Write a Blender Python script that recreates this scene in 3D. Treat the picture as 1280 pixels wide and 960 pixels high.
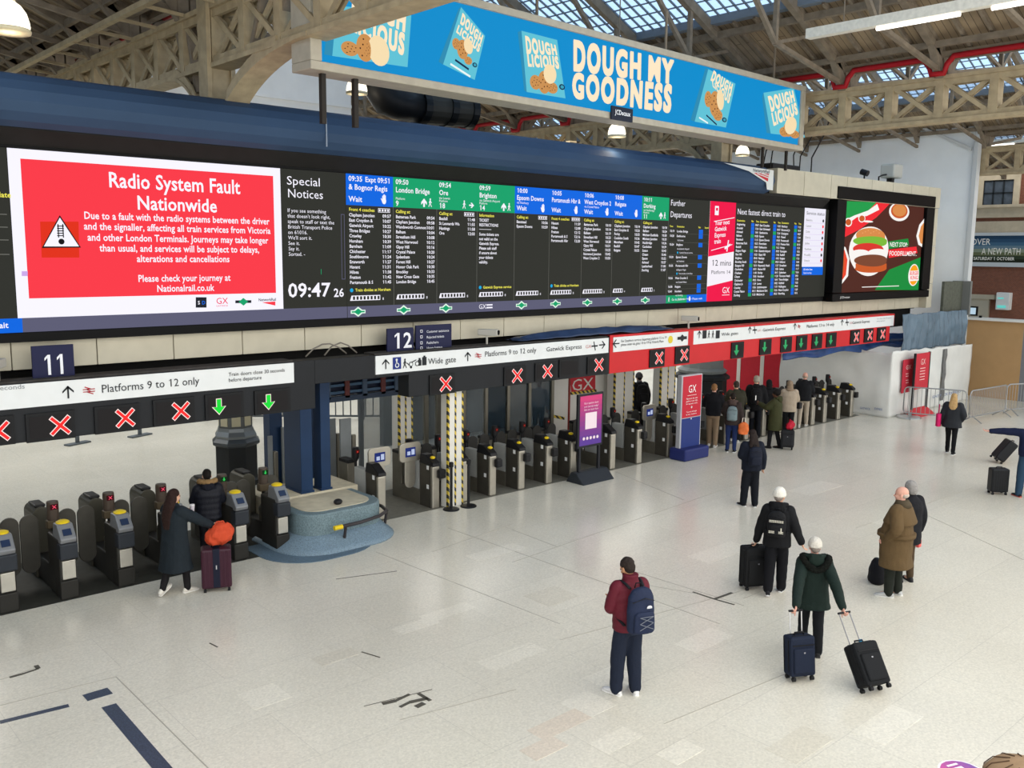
import bpy, bmesh, math, random
from mathutils import Vector, Matrix, noise as mnoise
random.seed(7)
for o in list(bpy.data.objects): bpy.data.objects.remove(o)
SC = bpy.context.scene
COL = SC.collection
R_ = math.radians
# ------------------------------------------------------------------ camera
CAM_H = 5.5
FPX = 1150.0
_d = lambda px, py: Vector((px-640.0, py-480.0, FPX))
_d1 = _d(1930, 330).normalized()
_dn = _d(553, 8530); _dn = (_dn - _dn.dot(_d1)*_d1).normalized()
_d2 = _d1.cross(_dn).normalized()
if _d2.z < 0: _d2 = -_d2
ROT = Matrix((_d1, _d2, -_dn))
cam_data = bpy.data.cameras.new('camera'); cam = bpy.data.objects.new('camera', cam_data); COL.objects.link(cam)
cam_data.sensor_width = 36.0; cam_data.lens = FPX/1280*36.0; cam_data.clip_end = 400
cam.matrix_world = Matrix(((ROT[0][0], -ROT[0][1], -ROT[0][2], 0), (ROT[1][0], -ROT[1][1], -ROT[1][2], 0),
                           (ROT[2][0], -ROT[2][1], -ROT[2][2], CAM_H), (0, 0, 0, 1)))
SC.camera = cam
def _ray(px, py): return ROT @ _d(px, py)
ORG = Vector((0, 0, CAM_H))
def onz(px, py, z=0.0): d = _ray(px, py); return ORG + d*((z-CAM_H)/d.z)
def ony(px, py, y): d = _ray(px, py); return ORG + d*(y/d.y)
def onx(px, py, x): d = _ray(px, py); return ORG + d*(x/d.x)
# ------------------------------------------------------------------ world, lights, exposure
SC.view_settings.view_transform = 'Standard'; SC.view_settings.look = 'None'
SC.view_settings.gamma = 1.0; SC.view_settings.use_curve_mapping = False
SC.view_settings.exposure = 0.0
W = bpy.data.worlds.new('sky'); SC.world = W; W.use_nodes = True
bg = W.node_tree.nodes['Background']; bg.inputs[0].default_value = (1.0, 0.985, 0.95, 1); bg.inputs[1].default_value = 2.28
def area_light(name, loc, size, power, color=(1, .93, .82), sy=None, rot=(0, 0, 0), spread=180):
    l = bpy.data.lights.new(name, 'AREA'); l.energy = power; l.color = color; l.size = size
    if sy: l.shape = 'RECTANGLE'; l.size_y = sy
    l.spread = R_(spread)
    o = bpy.data.objects.new(name, l); COL.objects.link(o); o.location = loc; o.rotation_euler = rot
    return o
for lx in (4, 14, 24, 34): area_light('fill_light', (lx, 28, 9.2), 4, 700, sy=12)  # added fill over the platform side, no luminaires modelled around these
area_light('fill_light', (12.5, 19.5, 8.4), 5, 170, sy=.4, rot=(R_(100), 0, 0))  # added fill hidden behind the board, brightens the pale rear wall
# ------------------------------------------------------------------ materials
def s2l(h):
    h = h.lstrip('#'); c = [int(h[i:i+2], 16)/255 for i in (0, 2, 4)]
    return tuple(x/12.92 if x <= .04045 else ((x+.055)/1.055)**2.4 for x in c)
_mats = {}
def M(hexc, rough=.6, metal=0.0, emit=0.0, var=0.0, scale=6.0, bump=0.0, bscale=40.0, spec=.2, alpha=1.0, name=None):
    key = (hexc, rough, metal, emit, var, scale, bump, bscale, spec, alpha)
    if key in _mats: return _mats[key]
    m = bpy.data.materials.new(name or 'mat_'+hexc); m.use_nodes = True
    nt = m.node_tree; b = nt.nodes['Principled BSDF']; c = s2l(hexc)
    b.inputs['Base Color'].default_value = (*c, 1); b.inputs['Roughness'].default_value = rough
    b.inputs['Metallic'].default_value = metal; b.inputs['Specular IOR Level'].default_value = spec
    if alpha < 1: b.inputs['Alpha'].default_value = alpha
    if emit:
        b.inputs['Base Color'].default_value = (c[0]*.03, c[1]*.03, c[2]*.03, 1)
        b.inputs['Emission Color'].default_value = (*c, 1); b.inputs['Emission Strength'].default_value = emit
        b.inputs['Specular IOR Level'].default_value = .05
    tc = None
    if var or bump: tc = nt.nodes.new('ShaderNodeTexCoord')
    if var:
        n = nt.nodes.new('ShaderNodeTexNoise'); n.inputs['Scale'].default_value = scale; n.inputs['Detail'].default_value = 6
        nt.links.new(tc.outputs['Object'], n.inputs['Vector'])
        r = nt.nodes.new('ShaderNodeValToRGB')
        r.color_ramp.elements[0].position = .3; r.color_ramp.elements[1].position = .7
        r.color_ramp.elements[0].color = (*[x*(1-var) for x in c], 1); r.color_ramp.elements[1].color = (*[min(1, x*(1+var)) for x in c], 1)
        nt.links.new(n.outputs['Fac'], r.inputs['Fac']); nt.links.new(r.outputs['Color'], b.inputs['Base Color'])
    if bump:
        n2 = nt.nodes.new('ShaderNodeTexNoise'); n2.inputs['Scale'].default_value = bscale; n2.inputs['Detail'].default_value = 4
        nt.links.new(tc.outputs['Object'], n2.inputs['Vector'])
        bn = nt.nodes.new('ShaderNodeBump'); bn.inputs['Strength'].default_value = bump; bn.inputs['Distance'].default_value = .02
        nt.links.new(n2.outputs['Fac'], bn.inputs['Height']); nt.links.new(bn.outputs['Normal'], b.inputs['Normal'])
    _mats[key] = m
    return m
def E(hexc, s=1.0): return M(hexc, .5, 0, s)
# ------------------------------------------------------------------ mesh builder
class MB:
    def __init__(s): s.v = []; s.f = []; s.m = []
    def add(s, vs, fs, mi=0):
        o = len(s.v); s.v.extend([tuple(p) for p in vs]); s.f.extend([tuple(i+o for i in f) for f in fs]); s.m.extend([mi]*len(fs)); return s
    def obox(s, c, hx, hy, hz, mi=0):
        c = Vector(c); hx = Vector(hx); hy = Vector(hy); hz = Vector(hz)
        vs = [c+a*hx+b*hy+d*hz for a in (-1, 1) for b in (-1, 1) for d in (-1, 1)]
        return s.add(vs, [(0, 1, 3, 2), (4, 6, 7, 5), (0, 4, 5, 1), (2, 3, 7, 6), (0, 2, 6, 4), (1, 5, 7, 3)], mi)
    def box(s, x0, x1, y0, y1, z0, z1, mi=0):
        return s.obox(((x0+x1)/2, (y0+y1)/2, (z0+z1)/2), ((x1-x0)/2, 0, 0), (0, (y1-y0)/2, 0), (0, 0, (z1-z0)/2), mi)
    def beam(s, p0, p1, w, h, up=(0, 0, 1), mi=0):
        p0 = Vector(p0); p1 = Vector(p1); d = p1-p0; L = d.length; d.normalize(); up = Vector(up)
        sx = d.cross(up)
        if sx.length < 1e-4: sx = d.cross(Vector((1, 0, 0)))
        sx.normalize(); u = sx.cross(d)
        return s.obox((p0+p1)/2, d*L/2, sx*w/2, u*h/2, mi)
    def loft(s, rings, mi=0, caps=True, closed=True):
        n = len(rings[0]); vs = [p for r in rings for p in r]; fs = []
        for i in range(len(rings)-1):
            for j in range(n if closed else n-1):
                k = (j+1) % n; fs.append((i*n+j, i*n+k, (i+1)*n+k, (i+1)*n+j))
        if caps and closed:
            fs.append(tuple(range(n-1, -1, -1))); fs.append(tuple((len(rings)-1)*n+j for j in range(n)))
        return s.add(vs, fs, mi)
    def tube(s, pts, r, n=8, mi=0):
        pts = [Vector(p) for p in pts]; k = len(pts); rs = r if isinstance(r, (list, tuple)) else [r]*k; rings = []
        u = None
        for i in range(k):
            t = (pts[min(i+1, k-1)]-pts[max(i-1, 0)]).normalized()
            if u is None:
                u = t.cross(Vector((0, 0, 1)))
                if u.length < .05: u = t.cross(Vector((0, 1, 0)))
            u = (u-u.dot(t)*t).normalized(); w = t.cross(u)
            rings.append([pts[i]+rs[i]*(math.cos(2*math.pi*j/n)*u+math.sin(2*math.pi*j/n)*w) for j in range(n)])
        return s.loft(rings, mi)
    def cyl(s, p0, p1, r, n=12, mi=0, r1=None): return s.tube([p0, p1], [r, r if r1 is None else r1], n, mi)
    def ell(s, c, rx, ry, rz, n=12, m=8, mi=0, rot=None):
        c = Vector(c); rings = []
        for i in range(1, m):
            a = math.pi*i/m
            rings.append([Vector((rx*math.sin(a)*math.cos(2*math.pi*j/n), ry*math.sin(a)*math.sin(2*math.pi*j/n), -rz*math.cos(a))) for j in range(n)])
        if rot is not None: rings = [[rot @ p for p in r] for r in rings]
        top = Vector((0, 0, rz)); bot = Vector((0, 0, -rz))
        if rot is not None: top = rot @ top; bot = rot @ bot
        o = len(s.v); s.loft([[c+p for p in r] for r in rings], mi, caps=False)
        bi = len(s.v); s.v.append(tuple(c+bot)); s.v.append(tuple(c+top)); last = o+(m-2)*n
        for j in range(n):
            s.f.append((bi, o+(j+1) % n, o+j)); s.f.append((bi+1, last+j, last+(j+1) % n)); s.m.extend([mi, mi])
        return s
    def lathe(s, c, prof, n=24, mi=0):
        c = Vector(c); return s.loft([[c+Vector((r*math.cos(2*math.pi*j/n), r*math.sin(2*math.pi*j/n), z)) for j in range(n)] for r, z in prof], mi)
    def prism(s, pts, ext, mi=0):
        pts = [Vector(p) for p in pts]; e = Vector(ext); n = len(pts)
        nrm = sum(((pts[i]-pts[0]).cross(pts[(i+1) % n]-pts[0]) for i in range(n)), Vector())
        if nrm.dot(e) < 0: pts = pts[::-1]
        fs = [tuple(range(n-1, -1, -1)), tuple(n+i for i in range(n))]+[(i, (i+1) % n, n+(i+1) % n, n+i) for i in range(n)]
        return s.add(pts+[p+e for p in pts], fs, mi)
    def build(s, name, mats, parent=None, bevel=0, smooth=False, loc=None, rotz=0, xf=None):
        me = bpy.data.meshes.new(name); vs = [tuple(xf @ Vector(p)) for p in s.v] if xf is not None else s.v
        me.from_pydata(vs, [], s.f)
        if not isinstance(mats, (list, tuple)): mats = [mats]
        for m in mats: me.materials.append(m)
        if len(mats) > 1: me.polygons.foreach_set('material_index', s.m)
        if smooth: me.polygons.foreach_set('use_smooth', [True]*len(me.polygons))
        me.update()
        o = bpy.data.objects.new(name, me); COL.objects.link(o)
        if parent: o.parent = parent
        if loc is not None: o.location = loc
        if rotz: o.rotation_euler.z = rotz
        if bevel:
            b = o.modifiers.new('bevel', 'BEVEL'); b.width = bevel; b.segments = 2; b.limit_method = 'ANGLE'; b.angle_limit = R_(40)
        return o
def tag(o, label=None, cat=None, group=None, kind=None):
    if label: o['label'] = label
    if cat: o['category'] = cat
    if group: o['group'] = group
    if kind: o['kind'] = kind
    return o
def thing(name, label, cat, loc=(0, 0, 0), rotz=0, group=None):
    o = bpy.data.objects.new(name, None); COL.objects.link(o); o.empty_display_size = .2
    o.location = loc; o.rotation_euler = (0, 0, rotz)
    return tag(o, label, cat, group)
def dup(root, loc, rotz=0, label=None, group=None):
    r = root.copy(); COL.objects.link(r); r.location = loc; r.rotation_euler = (0, 0, rotz)
    if label: r['label'] = label
    if group: r['group'] = group
    for ch in list(root.children):
        c = ch.copy(); COL.objects.link(c); c.parent = r
        for g in list(ch.children):
            d = g.copy(); COL.objects.link(d); d.parent = c
    return r
def struct(o): o['kind'] = 'structure'; return o
# ------------------------------------------------------------------ lettering
CH = "ABCDEFGHIJKLMNOPQRSTUVWXYZabcdefghijklmnopqrstuvwxyz0123456789?.,:&-'/`!()"
GL = {}
def _glyphs():
    obs = []
    for wgt, off in ((0, 0.0), (1, 0.018), (2, 0.02)):
        for ch in CH:
            for t in ('g', 'a'):
                cu = bpy.data.curves.new('t', 'FONT'); cu.body = ch if t == 'g' else 'H'+ch+'H'; cu.size = 1; cu.offset = off if t == 'g' else 0
                cu.resolution_u = 2 if wgt < 2 else 4; cu.fill_mode = 'FRONT'
                o = bpy.data.objects.new('t', cu); COL.objects.link(o); obs.append((wgt, ch, t, o))
    bpy.context.view_layer.update(); dg = bpy.context.evaluated_depsgraph_get()
    adv = {}
    for wgt, ch, t, o in obs:
        me = bpy.data.meshes.new_from_object(o.evaluated_get(dg)); vs = [(v.co.x, v.co.y) for v in me.vertices]
        if t == 'g': GL[wgt, ch] = [vs, [tuple(p.vertices) for p in me.polygons], 0]
        else: adv[wgt, ch] = max(v[0] for v in vs)-min(v[0] for v in vs)
        bpy.data.meshes.remove(me)
    hx = [v[0] for v in GL[0, 'H'][0]]; hw = max(hx)-min(hx); gap = adv[0, 'H']-3*hw
    ha = hw+gap/2
    for k in GL: GL[k][2] = adv[k]-hw-ha+((.1 if k[0] == 2 else 0)+.03 if k[0] == 2 else .012 if k[0] else 0)
    for _, _, _, o in obs:
        cu = o.data; bpy.data.objects.remove(o); bpy.data.curves.remove(cu)
    for w in (0, 1, 2):
        vs, fs, ad = GL[w, '1']; x0 = min(v[0] for v in vs); y1 = max(v[1] for v in vs); t = .045 if w == 0 else .075; n = len(vs); sh = .05
        vs = vs+[(x0+.01, y1), (x0-.14, y1-.11), (x0-.14, y1-.11-t*1.3), (x0+.01, y1-t*1.3)]; GL[w, '1'] = [[(a+sh, b) for a, b in vs], fs+[(n, n+1, n+2, n+3)], ad+.07]
    ys = [v[1] for v in GL[0, 'H'][0]]
    return max(ys)-min(ys)
CAP = _glyphs()
class Plane:
    """a flat sign face: origin o, right u, up v; out of the face n"""
    def __init__(s, o, u, v=(0, 0, 1), lift=.004):
        s.o = Vector(o); s.u = Vector(u).normalized(); s.v = Vector(v).normalized(); s.n = s.u.cross(s.v).normalized(); s.lift = lift
    def pt(s, x, y, k=1): return s.o+s.u*x+s.v*y+s.n*s.lift*k
    def px(s, px, py):
        d = _ray(px, py); t = (s.o-ORG).dot(s.n)/d.dot(s.n); q = ORG+d*t-s.o; return q.dot(s.u), q.dot(s.v)
    def poly(s, mb, pts, mi=0, k=1): mb.add([s.pt(x, y, k) for x, y in pts], [tuple(range(len(pts)))], mi)
    def rect(s, mb, x0, x1, y0, y1, mi=0, k=1): s.poly(mb, [(x0, y0), (x1, y0), (x1, y1), (x0, y1)], mi, k)
    def frame(s, mb, x0, x1, y0, y1, t, mi=0, k=1):
        s.rect(mb, x0, x1, y0, y0+t, mi, k); s.rect(mb, x0, x1, y1-t, y1, mi, k); s.rect(mb, x0, x0+t, y0, y1, mi, k); s.rect(mb, x1-t, x1, y0, y1, mi, k)
    def disc(s, mb, x, y, rx, ry=None, mi=0, k=1, n=20, wob=0, rot=0):
        ry = ry or rx; pts = []
        for i in range(n):
            a = 2*math.pi*i/n; w = 1+wob*math.sin(i*2.7)*(1 if i % 2 else -1); X = rx*w*math.cos(a); Y = ry*w*math.sin(a)
            pts.append((x+X*math.cos(rot)-Y*math.sin(rot), y+X*math.sin(rot)+Y*math.cos(rot)))
        s.poly(mb, pts, mi, k)
    def ppoly(s, mb, pxs, mi=0, k=1):
        pts = [s.px(*p) for p in pxs]
        ar = sum(pts[i][0]*pts[(i+1) % len(pts)][1]-pts[(i+1) % len(pts)][0]*pts[i][1] for i in range(len(pts)))
        s.poly(mb, pts if ar > 0 else pts[::-1], mi, k)
    def width(s, t, wgt=0): return sum(.3 if c == ' ' else GL[wgt, c][2] for c in t)/CAP
    def text(s, mb, t, x, y, cap, w=None, mi=0, wgt=0, align='l', k=2, shear=(0, 0)):
        """cap = capital height; w = fitted width; shear lets letters follow a slanted face (dy/dx, dx/dy)"""
        sy = cap/CAP; nat = sum(.3 if c == ' ' else GL[wgt, c][2] for c in t); sx = sy if w is None else w/nat
        tot = nat*sx; X = x-(tot if align == 'r' else tot/2 if align == 'c' else 0); c0 = X
        for c in t:
            if c == ' ': X += .3*sx; continue
            vs, fs, ad = GL[wgt, c]
            mb.add([s.pt(X+a*sx+shear[1]*b*sy, y+b*sy+shear[0]*(X+a*sx-c0), k) for a, b in vs], fs, mi); X += ad*sx
        return tot
    def tpx(s, mb, t, x0, y0, x1, cap, mi=0, wgt=0, k=2):
        a = s.px(x0, y0); b = s.px(x1, y0); c = s.px(x0, y0-cap)
        s.text(mb, t, a[0], a[1], c[1]-a[1], b[0]-a[0], mi, wgt, 'l', k)
    def arrow(s, mb, x, y, h, up=1, mi=0, k=2, t=.13):
        hw = h*.42
        s.rect(mb, x-h*t/2, x+h*t/2, y-h/2, y+h/2-h*.05, mi, k) if up > 0 else s.rect(mb, x-h*t/2, x+h*t/2, y-h/2+h*.05, y+h/2, mi, k)
        yt = y+up*h/2
        for sg in (-1, 1):
            pts = [(x, yt), (x+sg*hw, yt-up*hw), (x+sg*hw, yt-up*(hw+h*t*1.3)), (x, yt-up*h*t*1.5)]
            if (sg > 0) == (up > 0): pts = pts[::-1]
            s.poly(mb, pts, mi, k)
    def sarrow(s, mb, x, y, h, dr=1, mi=0, k=2, t=.13):
        hw = h*.42; s.rect(mb, x-h/2, x+h/2, y-h*t/2, y+h*t/2, mi, k); xt = x+dr*h/2
        for sg in (-1, 1):
            pts = [(xt, y), (xt-dr*hw, y+sg*hw), (xt-dr*(hw+h*t*1.3), y+sg*hw), (xt-dr*h*t*1.5, y)]
            if (sg > 0) != (dr > 0): pts = pts[::-1]
            s.poly(mb, pts, mi, k)
    def solidarrow(s, mb, x, y, h, mi=0, k=2, g=0):
        w = h*.42; pts = [(x-w*.36-g, y+h/2+g), (x-w*.36-g, y-.02*h), (x-w-g*1.8, y-.02*h+g*.6), (x, y-h/2-g*1.5), (x+w+g*1.8, y-.02*h+g*.6), (x+w*.36+g, y-.02*h), (x+w*.36+g, y+h/2+g)]
        s.poly(mb, pts, mi, k)
    def cross(s, mb, x, y, h, mi=0, k=2, t=.3):
        r = h/2
        for q in (1, -1):
            a = (t*r*.75); s.poly(mb, [(x-r*q, y-r+a) if q > 0 else (x+r, y-r+a), (x-r*q+a*q, y-r), (x+r*q, y+r-a), (x+r*q-a*q, y+r)][::q], mi, k+(.2 if q > 0 else 0))
    def walker(s, mb, x, y, h, mi=0, k=2):
        s.disc(mb, x, y+.88*h, .1*h, mi=mi, k=k, n=10)
        L = lambda a, b, w: s.poly(mb, _seg(a, b, w), mi, k)
        L((x, y+.78*h), (x-.03*h, y+.42*h), .16*h); L((x-.03*h, y+.45*h), (x+.18*h, y+.02*h), .09*h); L((x-.03*h, y+.45*h), (x-.22*h, y+.02*h), .09*h)
        L((x, y+.72*h), (x+.2*h, y+.45*h), .07*h); L((x, y+.72*h), (x-.2*h, y+.48*h), .07*h)
    def hand(s, mb, x, y, h, mi=0, k=2):
        s.disc(mb, x, y+.32*h, .26*h, .33*h, mi, k)
        for i, (dx, t) in enumerate(((-.17, .85), (-.06, .97), (.06, 1.0), (.17, .9))): s.rect(mb, x+dx*h-.05*h, x+dx*h+.05*h, y+.4*h, y+t*h, mi, k)
        s.poly(mb, _seg((x-.2*h, y+.25*h), (x-.36*h, y+.58*h), .1*h), mi, k)
    def rail(s, mb, x, y, h, mi=0, k=2):
        w = h*1.5
        for dy in (-.16, .16): s.rect(mb, x-w/2, x+w/2, y+dy*h-.06*h, y+dy*h+.06*h, mi, k)
        for a, b in (((-.35, .5), (.18, .16)), ((-.18, .16), (.18, -.16)), ((-.18, -.16), (.35, -.5))):
            s.poly(mb, _seg((x+a[0]*w, y+a[1]*h), (x+b[0]*w, y+b[1]*h), .13*h), mi, k)
def _seg(a, b, w):
    d = Vector((b[0]-a[0], b[1]-a[1])); d.normalize(); n = Vector((-d.y, d.x))*w/2
    return [(a[0]-n.x, a[1]-n.y), (b[0]-n.x, b[1]-n.y), (b[0]+n.x, b[1]+n.y), (a[0]+n.x, a[1]+n.y)]
# ================================================================== SETTING
def floor_mat(name, base, alt, dark, bw, bh, rough):
    m = bpy.data.materials.new(name); m.use_nodes = True; nt = m.node_tree; b = nt.nodes['Principled BSDF']; L = nt.links.new
    tc = nt.nodes.new('ShaderNodeTexCoord')
    br = nt.nodes.new('ShaderNodeTexBrick'); br.offset = .37; br.inputs['Scale'].default_value = 1; br.inputs['Brick Width'].default_value = bw; br.inputs['Row Height'].default_value = bh
    br.inputs['Mortar Size'].default_value = .006; br.inputs['Mortar Smooth'].default_value = .3; br.inputs['Bias'].default_value = -.1
    br.inputs['Color1'].default_value = (*s2l(base), 1); br.inputs['Color2'].default_value = (*s2l(alt), 1); br.inputs['Mortar'].default_value = (*s2l(dark), 1)
    L(tc.outputs['Object'], br.inputs['Vector'])
    big = nt.nodes.new('ShaderNodeTexNoise'); big.inputs['Scale'].default_value = .35; big.inputs['Detail'].default_value = 3; L(tc.outputs['Object'], big.inputs['Vector'])
    sp = nt.nodes.new('ShaderNodeTexVoronoi'); sp.inputs['Scale'].default_value = 42; L(tc.outputs['Object'], sp.inputs['Vector'])
    fine = nt.nodes.new('ShaderNodeTexNoise'); fine.inputs['Scale'].default_value = 30; fine.inputs['Detail'].default_value = 5; L(tc.outputs['Object'], fine.inputs['Vector'])
    r1 = nt.nodes.new('ShaderNodeMapRange'); r1.inputs['From Min'].default_value = .3; r1.inputs['From Max'].default_value = .7; r1.inputs['To Min'].default_value = .93; r1.inputs['To Max'].default_value = 1.03; L(big.outputs['Fac'], r1.inputs['Value'])
    r2 = nt.nodes.new('ShaderNodeMapRange'); r2.inputs['From Min'].default_value = .35; r2.inputs['From Max'].default_value = .65; r2.inputs['To Min'].default_value = .94; r2.inputs['To Max'].default_value = 1.03; L(fine.outputs['Fac'], r2.inputs['Value'])
    sep = nt.nodes.new('ShaderNodeSeparateColor'); L(sp.outputs['Color'], sep.inputs[0])
    r3 = nt.nodes.new('ShaderNodeMapRange'); r3.inputs['To Min'].default_value = .9; r3.inputs['To Max'].default_value = 1.03; L(sep.outputs[0], r3.inputs['Value'])
    m1 = nt.nodes.new('ShaderNodeMath'); m1.operation = 'MULTIPLY'; L(r1.outputs[0], m1.inputs[0]); L(r2.outputs[0], m1.inputs[1])
    m2 = nt.nodes.new('ShaderNodeMath'); m2.operation = 'MULTIPLY'; L(m1.outputs[0], m2.inputs[0]); L(r3.outputs[0], m2.inputs[1])
    mx = nt.nodes.new('ShaderNodeMix'); mx.data_type = 'RGBA'; mx.blend_type = 'MULTIPLY'; mx.inputs[0].default_value = 1
    L(br.outputs['Color'], mx.inputs[6]); L(m2.outputs[0], mx.inputs[7]); L(mx.outputs[2], b.inputs['Base Color'])
    rr = nt.nodes.new('ShaderNodeMapRange'); rr.inputs['To Min'].default_value = rough-.06; rr.inputs['To Max'].default_value = rough+.1; L(big.outputs['Fac'], rr.inputs['Value']); L(rr.outputs[0], b.inputs['Roughness'])
    b.inputs['Specular IOR Level'].default_value = .42
    return m
FL = floor_mat('terrazzo', '#dfdacb', '#dbd6c7', '#cfcabd', 2.4, 1.2, .2)
floor = MB().box(-12, 64, -2, 62, -.2, 0).build('floor', FL); struct(floor)
_pm = {'w': floor_mat('terrazzo_pale', '#e6e1d2', '#e6e1d2', '#d8d2c2', 9, 9, .2), 'g': floor_mat('terrazzo_grey', '#d9d3c3', '#d9d3c3', '#cdc7b7', 9, 9, .2), 'p': floor_mat('terrazzo_pink', '#ddd1bf', '#ddd1bf', '#cdc7b7', 9, 9, .2)}
_pz = [.0]
def patch(x0, x1, y0, y1, k): _pz[0] += .00012; MB().box(x0, x1, y0, y1, -.05, .0008+_pz[0]).build('floor_patch', _pm[k], floor)
for px, py, w, d, k in ((640, 820, 1.0, .35, 'w'), (560, 765, .9, .3, 'w'), (520, 782, .7, .28, 'w'), (880, 800, .9, .4, 'w'), (760, 845, .6, .35, 'w'), (735, 880, .5, .5, 'w'),
                        (700, 905, .8, .3, 'p'), (770, 925, .6, .3, 'w'), (1110, 905, 1.0, .4, 'w'), (620, 690, 1.2, .4, 'w'), (690, 745, .7, .6, 'g'), (900, 690, 1.4, .5, 'w'), (1020, 610, 1.5, .6, 'w'),
                        (330, 870, .5, .5, 'w'), (420, 820, .6, .3, 'g'), (1120, 650, 1.2, .5, 'w'), (680, 935, .5, .28, 'p'), (850, 940, .5, .3, 'w'), (1000, 930, .8, .4, 'g')):
    q = onz(px, py); patch(q.x-w/2, q.x+w/2, q.y-d/2, q.y+d/2, k)
_dk = M('#3c4658', .3, var=.35, scale=60); _jt = M('#aaa599', .4); _cr = M('#55524a', .7)
def strip(p0, p1, w, m, name): MB().beam((p0.x, p0.y, -.02), (p1.x, p1.y, -.02), w, .048 if name != 'floor_joint' else .0465).build(name, m, floor)
strip(onz(0, 903), onz(86, 882), .085, _dk, 'inlay_strip'); strip(onz(136, 882), onz(207, 965), .17, _dk, 'inlay_strip')
q = onz(122, 868); MB().box(q.x-.15, q.x+.15, q.y-.1, q.y+.1, -.02, .004).build('inlay_block', _dk, floor)
for a, b in (((145, 846), (262, 962)), ((145, 846), (0, 882)), ((640, 703), (945, 598)), ((795, 715), (930, 757)), ((930, 748), (1010, 716)), ((640, 662), (698, 684)), ((500, 900), (645, 862)), ((800, 730), (870, 742)),
             ((700, 800), (940, 735)), ((0, 850), (50, 833)), ((540, 690), (640, 655)), ((1070, 660), (1215, 610)), ((855, 625), (770, 590)), ((830, 905), (1000, 835)), ((560, 660), (760, 730)), ((760, 730), (900, 780)), ((470, 690), (700, 780)), ((1150, 640), (1280, 700))):
    strip(onz(*a), onz(*b), .011, _jt, 'floor_joint')
def crack(pts, w=.03):
    mb = MB()
    for i in range(len(pts)-1): mb.beam((*onz(*pts[i]).xy, -.02), (*onz(*pts[i+1]).xy, -.02), w*random.uniform(.6, 1.4), .05)
    mb.build('floor_crack', _cr, floor)
crack([(12, 847), (30, 842), (48, 836), (45, 832)], .05); crack([(866, 740), (893, 749), (915, 741)], .05); crack([(893, 749), (918, 756)], .04); crack([(262, 804), (272, 809)], .03)
crack([(452, 815), (475, 822)], .02); crack([(455, 883), (540, 862)], .012); crack([(478, 880), (495, 876), (512, 868)], .07); crack([(500, 884), (512, 878), (535, 873)], .07); crack([(520, 884), (530, 879)], .06); crack([(523, 867), (538, 876)], .07); crack([(420, 724), (496, 714)], .015)
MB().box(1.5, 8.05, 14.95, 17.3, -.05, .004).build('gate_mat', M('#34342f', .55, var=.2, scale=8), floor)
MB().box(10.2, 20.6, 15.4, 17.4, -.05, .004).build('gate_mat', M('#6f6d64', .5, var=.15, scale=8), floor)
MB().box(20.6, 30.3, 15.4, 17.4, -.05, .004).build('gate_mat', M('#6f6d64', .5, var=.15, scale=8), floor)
# ---- roof
PLANK = None
def plank_mat():
    m = bpy.data.materials.new('roof_planks'); m.use_nodes = True; nt = m.node_tree; b = nt.nodes['Principled BSDF']; L = nt.links.new
    tc = nt.nodes.new('ShaderNodeTexCoord'); br = nt.nodes.new('ShaderNodeTexBrick'); br.inputs['Scale'].default_value = 1; br.inputs['Brick Width'].default_value = 3; br.inputs['Row Height'].default_value = .16
    br.inputs['Mortar Size'].default_value = .008; br.inputs['Color1'].default_value = (*s2l('#a08e73'), 1); br.inputs['Color2'].default_value = (*s2l('#917f66'), 1); br.inputs['Mortar'].default_value = (*s2l('#5a4e40'), 1)
    L(tc.outputs['Object'], br.inputs['Vector']); n = nt.nodes.new('ShaderNodeTexNoise'); n.inputs['Scale'].default_value = 1.2; n.inputs['Detail'].default_value = 6; L(tc.outputs['Object'], n.inputs['Vector'])
    r = nt.nodes.new('ShaderNodeMapRange'); r.inputs['From Min'].default_value = .3; r.inputs['From Max'].default_value = .7; r.inputs['To Min'].default_value = .65; r.inputs['To Max'].default_value = 1.1; L(n.outputs['Fac'], r.inputs['Value'])
    mx = nt.nodes.new('ShaderNodeMix'); mx.data_type = 'RGBA'; mx.blend_type = 'MULTIPLY'; mx.inputs[0].default_value = 1; L(br.outputs['Color'], mx.inputs[6]); L(r.outputs[0], mx.inputs[7]); L(mx.outputs[2], b.inputs['Base Color'])
    b.inputs['Roughness'].default_value = .8
    return m
PLANK = plank_mat(); STEEL = M('#a8997c', .6, var=.16, scale=5, bump=.15); STEELD = M('#7d7263', .65, var=.2, scale=5); RED = M('#9c1a22', .4)
def glass_mat():
    m = bpy.data.materials.new('skylight_glass'); m.use_nodes = True; nt = m.node_tree; L = nt.links.new; out = nt.nodes['Material Output']; b = nt.nodes['Principled BSDF']
    b.inputs['Base Color'].default_value = (*s2l('#9fb4c8'), 1); b.inputs['Roughness'].default_value = .3
    t = nt.nodes.new('ShaderNodeBsdfTransparent'); t.inputs[0].default_value = (.62, .76, .92, 1); tr = nt.nodes.new('ShaderNodeBsdfTranslucent'); tr.inputs[0].default_value = (.6, .72, .85, 1)
    m1 = nt.nodes.new('ShaderNodeMixShader'); m1.inputs[0].default_value = .35; L(t.outputs[0], m1.inputs[1]); L(tr.outputs[0], m1.inputs[2])
    m2 = nt.nodes.new('ShaderNodeMixShader'); m2.inputs[0].default_value = .12; L(m1.outputs[0], m2.inputs[1]); L(b.outputs[0], m2.inputs[2]); L(m2.outputs[0], out.inputs['Surface'])
    return m
GLASS = glass_mat()
TX = (7.4, 22.5, 37.7, 52.9); ZT, ZB, ZE, PT = 9.65, 8.72, 10.3, .45
Y0R, Y1R = 5.0, 50.0
YST = (5.0, 5.0, 5.0, 5.0)
SKY = 2.35   # plank width measured from the eave
raf_mesh = {}
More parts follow.
